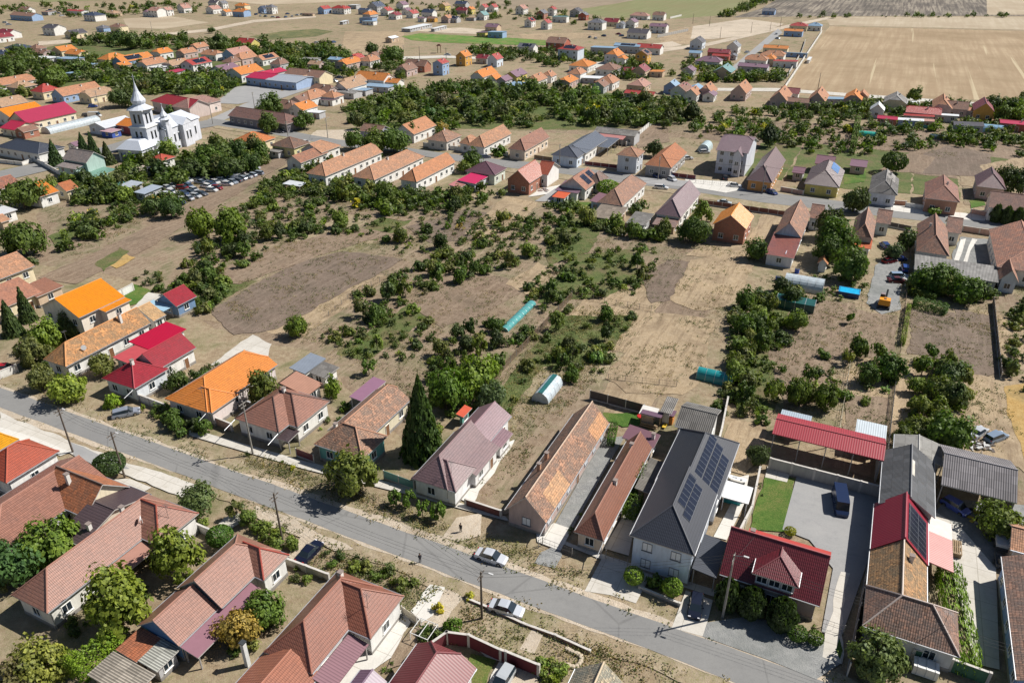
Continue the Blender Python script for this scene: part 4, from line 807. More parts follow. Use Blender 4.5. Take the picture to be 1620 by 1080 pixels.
('cottage', 'small cottage with dark orange roof next to the long orange roof', 'house', -139.76,227.78,-25.5,[D(W=6.22, L=4.49, he=3, rise=2, roof=60, wall=(0.72,0.62,0.42), ox=0.0, oy=0.0, rz=0.0)],1, None),
('house', 'tall pale green house with stepped clay-grey roof beside the main road', 'house', -148.86,255.10,-115.5,[D(W=7.63, L=11.63, he=6.2, rise=2.8, roof=61, wall=(0.42,0.55,0.5), wsp=3.2, ox=-0.0, oy=0.0, rz=0.0), D(W=9.5, L=6.5, he=4.8, rise=1.2, roof=61, wall=(0.42,0.55,0.5), mono='K', ox=7.19, oy=5.53, rz=1.571), D(W=7.35, L=8.26, he=2.8, rise=0.5, roof=62, wall=None, mono='K', ox=5.72, oy=13.81, rz=1.571)],1, None),
('house', 'long white house with wide navy metal roof by the main road at the left edge', 'house', -187.20,283.05,-115.5,[D(W=10.83, L=23.45, he=3.4, rise=2.4, t0=1, t1=1, roof=63, wall=(0.74,0.73,0.7), ox=-0.0, oy=0.0, rz=0.0)],1, None),
('house', 'crimson roofed guesthouse with cream gables and a row of skylights along the ridge', 'house', -203.53,316.71,-25.5,[D(W=12, L=23.23, he=3.8, rise=3.8, roof=64, wall=(0.74,0.66,0.5), pan=[('L','solar_panel',0.3,0.85,0.75,0.95,'solar')], ox=0.0, oy=0.0, rz=0.0), D(W=11.42, L=9.02, he=3.0, rise=2.0, roof=65, wall=(0.74,0.66,0.5), ox=0.2, oy=-2.2, rz=-1.571)],1, None),
('house', 'orange roofed house behind the crimson guesthouse', 'house', -216.12,326.41,-25.5,[D(W=13, L=16.85, he=4, rise=2.8, roof=3, wall=(0.74,0.73,0.7), ox=0.0, oy=0.0, rz=0.0)],1, None),
('hall', 'white roofed hall with blue-shaded gable between the guesthouse and the church', 'hall', -168.04,310.17,-25.5,[D(W=10.32, L=14.75, he=3.2, rise=1.6, roof=66, wall=(0.62,0.66,0.72), nodoor=1, ox=0.0, oy=0.0, rz=0.0)],1, None),
('house', 'orange canopy roofed house directly left of the church tower', 'house', -159.14,317.71,-115.5,[D(W=10.64, L=11, he=3.4, rise=1.8, roof=58, wall=(0.45,0.1,0.08), ox=-0.0, oy=0.0, rz=0.0)],1, None),
('kiosk', 'tiny blue kiosk in front of the white roofed hall', 'kiosk', -162.25,305.39,-25.5,[D(W=6.79, L=5.14, he=2.4, rise=0.2, roof=67, wall=(0.06,0.12,0.45), mono='K', nodoor=1, ox=0.0, oy=0.0, rz=0.0)],1, None),
('school', 'parish school with bright red front roof and faded brown right wing beside the sports court', 'school', -161.02,358.80,-124.5,[D(W=11, L=28.54, he=4.6, rise=2.8, t0=1, roof=68, wall=(0.62,0.52,0.48), wsp=4, ox=-0.0, oy=0.0, rz=0.0), D(W=10.5, L=19.72, he=4.6, rise=2.8, t0=1, t1=1, roof=69, wall=(0.68,0.58,0.54), wsp=5, ox=6.47, oy=23.13, rz=1.727)],1, None),
('long_building', 'long dark brick building with rusty brown hipped roof by the junction', 'building', -118.35,333.85,-119.1,[D(W=11, L=33.47, he=3.6, rise=2.8, t1=1, roof=70, wall=(0.2,0.19,0.21), ox=-0.0, oy=0.0, rz=0.0)],1, None),
('house', 'orange hip-roofed house among trees right of the church', 'house', -100.64,282.38,-25.5,[D(W=11.18, L=12.59, he=3.5, rise=3, t0=1, t1=1, roof=71, wall=(0.72,0.62,0.42), ox=0.0, oy=0.0, rz=0.0)],1, None),
('house', 'yellow walled house with dark brown hipped roof, grey lean-to on its left', 'house', -83.89,276.67,-25.5,[D(W=10.9, L=9.59, he=3.8, rise=2.6, t0=1, t1=1, roof=72, wall=(0.66,0.6,0.32), ox=0.0, oy=0.0, rz=0.0), D(W=4.92, L=6.29, he=2.6, rise=0.3, roof=25, wall=(0.45,0.45,0.46), mono='K', ox=-1.88, oy=-3.07, rz=0.0)],1, None),
('house', 'white house with terracotta roof and low brown annex, beside the yellow house', 'house', -72.08,270.41,-25.5,[D(W=10, L=11.31, he=3.8, rise=2.6, t1=1, roof=0, wall=(0.74,0.73,0.7), ox=0.0, oy=0.0, rz=0.0), D(W=7, L=15.37, he=3.2, rise=2.0, roof=73, wall=(0.74,0.73,0.7), ox=1.81, oy=-11.89, rz=0.0)],1, None),
('house', 'long terracotta roofed house with browned lower end and a vine row along it', 'house', -63.78,242.11,-25.5,[D(W=7.82, L=32.76, he=3.6, rise=3.0, t0=1, t1=0.3, roof=0, wall=(0.74,0.73,0.7), ch=[(0.1,0.45,0.9)], ox=0.0, oy=0.0, rz=0.0)],1, None),
('house', 'long terracotta roofed house, second from right of the four parallel ones', 'house', -47.76,238.14,-25.5,[D(W=8.65, L=30.77, he=3.6, rise=3, t0=1, t1=1, roof=0, wall=(0.74,0.73,0.7), ch=[(0.1,0.45,0.9)], ox=0.0, oy=0.0, rz=0.0)],1, None),
('house', 'long white house with terracotta roof, rightmost of the four parallel ones', 'house', -33.12,235.67,-25.5,[D(W=6.55, L=25.41, he=3.6, rise=3, t0=1, t1=0.2, roof=74, wall=(0.8,0.79,0.76), ox=0.0, oy=0.0, rz=0.0)],1, None),
('barn', 'terracotta roofed barn half hidden by dark trees behind the street', 'barn', -42.44,298.01,-25.5,[D(W=10, L=17.25, he=3.6, rise=3.2, roof=75, wall=(0.74,0.73,0.7), ox=0.0, oy=0.0, rz=0.0)],1, None),
('house', 'small ruined brown roofed house with dark wall and open right gable', 'house', -59.02,306.81,-115.5,[D(W=8.21, L=10.19, he=3.4, rise=2.0, roof=76, wall=(0.3,0.3,0.36), ox=-0.0, oy=0.0, rz=0.0)],1, None),
('house', 'square house with streaked brown hipped roof behind a white street fence', 'house', -28.37,286.51,-25.5,[D(W=8.87, L=11.7, he=3.5, rise=2.8, t0=1, t1=1, roof=77, wall=(0.62,0.58,0.54), ch=[(0,0.5,0.8)], ox=0.0, oy=0.0, rz=0.0)],1, None),
('house', 'white house with two terracotta roofs, the small one hipped, behind a white fence', 'house', -13.36,277.96,-25.5,[D(W=7.14, L=23.42, he=3.6, rise=3.2, t0=1, roof=0, wall=(0.74,0.73,0.7), ox=0.0, oy=0.0, rz=0.0), D(W=4.94, L=7.98, he=3.4, rise=2.2, t0=1, t1=1, roof=0, wall=(0.74,0.73,0.7), ox=-5.79, oy=2.1, rz=0.0)],1, None),
('house', 'cream house with long brown tile roof and small orange porch', 'house', 1.67,272.30,-25.5,[D(W=6.83, L=22.34, he=3.8, rise=3.3, t0=1, roof=78, wall=(0.68,0.56,0.44), ch=[(-0.2,0.6,0.7)], ox=0.0, oy=0.0, rz=0.0)],1, None),
('house', 'white house with blue-grey roof in several wings, facing the upper street', 'house', 18.30,263.78,-25.5,[D(W=10.06, L=7.96, he=3.8, rise=2.8, t0=1, t1=0.6, roof=79, wall=(0.66,0.74,0.84), ox=0.0, oy=0.0, rz=0.0), D(W=10, L=23.37, he=3.8, rise=2.4, roof=80, wall=(0.74,0.73,0.7), ox=0.56, oy=6.68, rz=0.0), D(W=5.64, L=13.34, he=3.2, rise=0.5, roof=80, wall=None, mono='K', ox=6.5, oy=19.68, rz=0.0)],1, None),
('barn', 'grey corrugated barn behind the blue-grey roofed house', 'barn', 33.48,303.00,-115.5,[D(W=8, L=17.06, he=3.8, rise=1.2, roof=25, wall=(0.45,0.45,0.46), ox=-0.0, oy=0.0, rz=0.0), D(W=12.2, L=4, he=3.2, rise=0.4, roof=81, wall=None, mono='K', ox=8.4, oy=7.4, rz=1.571)],1, None),
('house', 'square grey two-storey house with clay pyramid roof on the upper street', 'house', 39.04,255.95,-25.5,[D(W=7.59, L=8.37, he=6.0, rise=2.2, t0=1, t1=1, roof=82, wall=(0.55,0.58,0.62), ox=0.0, oy=0.0, rz=0.0)],1, None),
('house', 'grey house with half brown half orange tile roof right of the square two-storey house', 'house', 48.86,251.14,-25.5,[D(W=9.28, L=21.61, he=3.8, rise=3.1, t0=1, roof=83, wall=(0.38,0.36,0.35), ox=0.0, oy=0.0, rz=0.0)],1, None),
('house', 'tall three-storey house with purple roof, white garage doors and round balconies', 'house', 73.20,264.95,-115.5,[D(W=19.23, L=10.77, he=8.0, rise=3.4, t0=0.25, t1=0.25, roof=84, wall=(0.6,0.62,0.68), wsp=3.2, nodoor=1, ox=-0.0, oy=0.0, rz=0.0), D(W=3.54, L=5, he=7.2, rise=2.0, roof=84, wall=(0.66,0.67,0.72), nowin='RLK', ox=11.36, oy=7.57, rz=1.571)],1, None),
('house', 'orange fronted house with tall purple-brown roof hipped to the street', 'house', 78.51,235.29,-25.5,[D(W=7.93, L=28.98, he=3.6, rise=4.2, t0=1, roof=85, wall=(0.62,0.3,0.1), ox=0.0, oy=0.0, rz=0.0)],1, None),
('house', 'yellow house with brown hipped roof and light blue solar panels', 'house', 96.51,230.60,-25.5,[D(W=10.44, L=20.28, he=3.6, rise=3.6, t0=1, t1=0.4, roof=86, wall=(0.62,0.52,0.16), pan=[('R','solar_panel',0.55,0.95,0.3,0.75,'solarblue')], ox=0.0, oy=0.0, rz=0.0)],1, None),
('annex', 'purple gabled annex right behind the yellow house', 'annex', 105.13,260.00,-115.5,[D(W=8.36, L=6.15, he=3.4, rise=2.0, roof=87, wall=(0.5,0.38,0.35), ox=-0.0, oy=0.0, rz=0.0)],1, None),
('outhouse', 'small low purple roofed outhouse left of the yellow house', 'outhouse', 94.53,251.13,-115.5,[D(W=7.71, L=3.88, he=2.8, rise=1.0, roof=88, wall=(0.45,0.45,0.46), ox=-0.0, oy=0.0, rz=0.0)],1, None),
('pavilion', 'purple roofed garden pavilion among the trees behind the bright lawn', 'pavilion', 117.09,259.70,-115.5,[D(W=8.81, L=5.4, he=2.8, rise=1.2, roof=89, wall=(0.5,0.38,0.35), ox=-0.0, oy=0.0, rz=0.0)],1, None),
('house', 'white house with moss-grey slate-like hipped roof', 'house', 111.60,221.36,-25.5,[D(W=8.02, L=18.26, he=4.0, rise=2.8, t0=1, roof=90, wall=(0.72,0.72,0.78), ch=[(0.3,0.8,0.9)], pan=[('R','roof_patch',0.55,0.98,0.3,0.98,('asb',(0.42,0.4,0.38),0.3))], ox=0.0, oy=0.0, rz=0.0)],1, None),
('house', 'orange-brown house with dark clay hipped roof facing the upper street', 'house', 125.61,213.94,-25.5,[D(W=9.19, L=17.17, he=4.4, rise=3.0, t0=1, roof=91, wall=(0.45,0.24,0.17), ch=[(0.2,0.5,0.8)], ox=0.0, oy=0.0, rz=0.0)],1, None),
('house', 'wide white house with long brown tile roof, cypresses in front, at the right edge', 'house', 138.50,213.21,-115.5,[D(W=11, L=15.37, he=4.2, rise=3.2, roof=92, wall=(0.74,0.73,0.7), ch=[(-0.1,0.6,0.9)], ox=-0.0, oy=0.0, rz=0.0), D(W=8, L=12.63, he=4.0, rise=3.4, t0=1, roof=93, wall=(0.5,0.38,0.35), ox=-16.12, oy=2.01, rz=1.571)],1, None),
('house', 'pale house with purple hipped roof and a flat crimson extension', 'house', -10.54,244.22,-25.5,[D(W=11.07, L=8.89, he=3.6, rise=2.8, t0=1, t1=1, roof=94, wall=(0.62,0.66,0.58), ox=0.0, oy=0.0, rz=0.0), D(W=6.42, L=11.81, he=2.9, rise=0.4, roof=95, wall=(0.62,0.66,0.72), mono='L', ox=-0.01, oy=-9.2, rz=0.0), D(W=4.32, L=7.69, he=2.4, rise=0.4, roof=96, wall=(0.45,0.45,0.46), mono='L', ox=-2.18, oy=-13.33, rz=0.0)],1, None),
('house', 'red-brown gabled house with dark brick end wall and a cross wing', 'house', 1.79,233.40,-25.5,[D(W=8.29, L=13.46, he=4.0, rise=3.6, roof=97, wall='brick', nowin='L', ox=0.0, oy=0.0, rz=0.0), D(W=10.74, L=4.72, he=4.2, rise=2.8, roof=97, wall=(0.78,0.76,0.74), ox=1.38, oy=15.37, rz=-1.571)],1, None),
('house', 'house with small solar arrays on a clay roof and low purple and red side roofs', 'house', 18.65,228.38,-25.5,[D(W=9, L=13.46, he=3.4, rise=3.2, roof=98, wall=(0.74,0.73,0.7), pan=[('R','solar_panel',0.3,0.55,0.15,0.85,'solar'),('R','solar_panel',0.65,0.9,0.2,0.85,'solar')], ox=0.0, oy=0.0, rz=0.0), D(W=7.62, L=8.98, he=3.0, rise=0.7, roof=99, wall=(0.74,0.73,0.7), mono='K', ox=-0.89, oy=-2.83, rz=0.0), D(W=4.14, L=5.71, he=2.6, rise=0.3, roof=100, wall=(0.74,0.73,0.7), mono='K', ox=-1.43, oy=-7.96, rz=0.0)],1, None),
('house', 'brown-grey hipped house at the bend beside the solar clay roof', 'house', 25.74,234.00,-25.5,[D(W=5.07, L=7.39, he=3.4, rise=2.6, t0=1, t1=1, roof=101, wall=(0.4,0.38,0.36), ox=0.0, oy=0.0, rz=0.0)],1, None),
('house', 'big L-shaped house with faded clay roof, sagging brown rear slope and grey lean-to', 'house', 28.47,212.62,-25.5,[D(W=7.76, L=23.95, he=3.6, rise=3.4, t0=1, t1=1, roof=102, wall=(0.74,0.73,0.7), ox=0.0, oy=0.0, rz=0.0), D(W=8.13, L=8.74, he=2.2, rise=1.2, roof=103, wall=(0.55,0.42,0.3), mono='K', ox=1.42, oy=-8.51, rz=0.0), D(W=3.5, L=8.88, he=3.0, rise=0.4, roof=104, wall=(0.62,0.66,0.72), mono='L', ox=-4.98, oy=1.1, rz=0.0)],1, None),
('house', 'white house under a long purple metal roof running away from the street', 'house', 43.56,202.83,-25.5,[D(W=7.39, L=23.64, he=3.6, rise=3.7, t0=1, roof=105, wall=(0.74,0.73,0.7), ox=0.0, oy=0.0, rz=0.0), D(W=6.48, L=8.81, he=2.2, rise=1.1, roof=106, wall=(0.55,0.42,0.3), mono='K', ox=0.26, oy=-4.78, rz=0.0)],1, None),
('shed', 'low shed with patched grey and white roof slabs between two large houses', 'shed', 33.91,198.59,-25.5,[D(W=5.47, L=9.19, he=2.6, rise=0.5, roof=107, wall=(0.45,0.45,0.46), mono='K', ox=0.0, oy=0.0, rz=0.0)],1, None),
('house', 'unfinished red brick house with plain bright orange roof', 'house', 57.66,191.03,-25.5,[D(W=8.98, L=11.45, he=4.6, rise=3.2, roof=3, wall='brick', nodoor=1, wsp=4, ox=0.0, oy=0.0, rz=0.0)],1, None),
('house', 'long clay roofed house with blue-white gable and brown street wing, left of the walnut', 'house', 71.56,185.72,-25.5,[D(W=6.9, L=21.27, he=4.0, rise=3.6, roof=108, wall=(0.58,0.64,0.72), ox=0.0, oy=0.0, rz=0.0), D(W=9, L=3.49, he=3.6, rise=2.6, roof=109, wall=(0.6,0.62,0.64), ox=3.07, oy=23.12, rz=-1.571), D(W=6.93, L=14.05, he=3.0, rise=1.1, roof=110, wall=(0.6,0.6,0.62), mono='K', ox=-0.1, oy=-12.34, rz=0.0)],1, None),
('house', 'clay roofed house with orange porch roof, hemmed in by tall trees', 'house', 89.96,183.60,-25.5,[D(W=5.31, L=16.48, he=4.0, rise=3.5, t0=0.8, roof=111, wall=(0.6,0.62,0.6), ox=0.0, oy=0.0, rz=0.0), D(W=8, L=3.79, he=3.6, rise=2.6, roof=112, wall=(0.55,0.6,0.6), ox=2.56, oy=20.41, rz=-1.571), D(W=6.4, L=7.42, he=2.8, rise=0.8, roof=113, wall=(0.74,0.73,0.7), mono='K', ox=-0.59, oy=-2.92, rz=0.0)],1, None),
('house', 'large white house with broad clay-brown hipped roof between the parked cars and the concrete drive', 'house', 103.50,173.91,-25.5,[D(W=7.33, L=21.56, he=4.0, rise=3.6, t0=1, roof=114, wall=(0.66,0.64,0.6), ch=[(-0.3,0.6,0.8)], ox=0.0, oy=0.0, rz=0.0), D(W=9, L=3.72, he=3.6, rise=2.8, roof=112, wall=(0.66,0.64,0.6), ox=3.31, oy=24.0, rz=-1.571)],1, None),
('house', 'wide clay roofed house at the right edge with dark left slope', 'house', 120.54,162.90,-25.5,[D(W=13, L=27.99, he=4.0, rise=3.5, t0=1, roof=115, wall=(0.7,0.66,0.6), ox=0.0, oy=0.0, rz=0.0)],1, None),
('shed', 'small white gabled shed with clay roof below the right-edge house', 'shed', 114.14,159.28,-25.5,[D(W=3.91, L=7.71, he=3.2, rise=2.6, roof=116, wall=(0.62,0.66,0.72), ox=0.0, oy=0.0, rz=0.0)],1, None),
('long_shed', 'long low grey slab roofed shed behind the row of green bushes', 'shed', 103.79,162.89,-25.5,[D(W=17.63, L=9, he=2.9, rise=0.6, roof=117, wall=(0.45,0.45,0.46), mono='K', nodoor=1, ox=0.0, oy=0.0, rz=0.0)],1, None),
('tool_hut', 'small white tool hut with clay roof in the garden left of the blue pool', 'hut', 75.74,171.13,-25.5,[D(W=2.48, L=3.9, he=2.4, rise=1.2, roof=118, wall=(0.74,0.73,0.7), ox=0.0, oy=0.0, rz=0.0)],1, None),
('lean_to', 'silver sheet lean-to against the clay roofed house by the empty lot', 'shed', 67.91,175.52,-25.5,[D(W=2.51, L=4.73, he=2.4, rise=0.8, roof=119, wall=(0.45,0.45,0.46), ox=0.0, oy=0.0, rz=0.0)],1, None),
('frame_shelter', 'long white summerhouse roof strips on a low frame in the scrub behind the walnut', 'shelter', -70.40,235.64,-25.5,[D(W=6.94, L=3.64, he=2.2, rise=0.2, roof=120, wall=None, mono='K', ox=0.0, oy=0.0, rz=0.0)],1, None),
('shed', 'blue-grey sheet roofed shed at the end of the breaker yard', 'shed', -114.10,224.95,-25.5,[D(W=4.66, L=7.31, he=3, rise=0.4, roof=121, wall=(0.45,0.45,0.46), mono='K', nodoor=1, ox=0.0, oy=0.0, rz=0.0)],1, None),
('shed', 'pale patched sheet shed between the teal tunnel and the breaker yard', 'shed', -121.49,232.12,-25.5,[D(W=5.61, L=4.85, he=2.8, rise=0.4, roof=122, wall=(0.45,0.45,0.46), mono='K', nodoor=1, ox=0.0, oy=0.0, rz=0.0)],1, None),
('shed', 'white metal roofed shed at the left edge among vegetable beds', 'shed', -148.40,206.81,-25.5,[D(W=8.21, L=5.2, he=3, rise=0.5, roof=123, wall=(0.74,0.73,0.7), mono='L', ox=0.0, oy=0.0, rz=0.0)],1, None),
('outhouse', 'small outhouse with clay roof at the left edge below the white shed', 'outhouse', -144.16,201.22,-25.5,[D(W=6, L=2.81, he=2.6, rise=1.2, roof=0, wall=(0.55,0.42,0.3), ox=0.0, oy=0.0, rz=0.0)],1, None),
('gatehouse', 'small gatehouse with square red roof in front of the church porch', 'gatehouse', -124.30,261.88,-25.5,[D(W=6.43, L=6.15, he=3, rise=1.4, t0=1, t1=1, roof=124, wall=(0.74,0.73,0.7), ox=0.0, oy=0.0, rz=0.0)],1, None),
('shed', 'small shed with clay flat roof beside the church garden', 'shed', -126.21,250.53,-25.5,[D(W=4.33, L=4.81, he=2.6, rise=0.3, roof=125, wall=(0.2,0.24,0.3), mono='K', ox=0.0, oy=0.0, rz=0.0)],1, None),
('school', 'long blue school with pale sheet roof and crimson wing, behind the sports court', 'school', -124.47,420.61,-115.5,[D(W=19.55, L=20.24, he=4, rise=1.4, roof=126, wall=(0.34,0.44,0.62), ox=-0.0, oy=0.0, rz=0.0), D(W=16, L=15.99, he=4, rise=1.6, roof=127, wall=(0.34,0.44,0.62), ox=0.87, oy=-14.73, rz=0.0)],1, None),
]
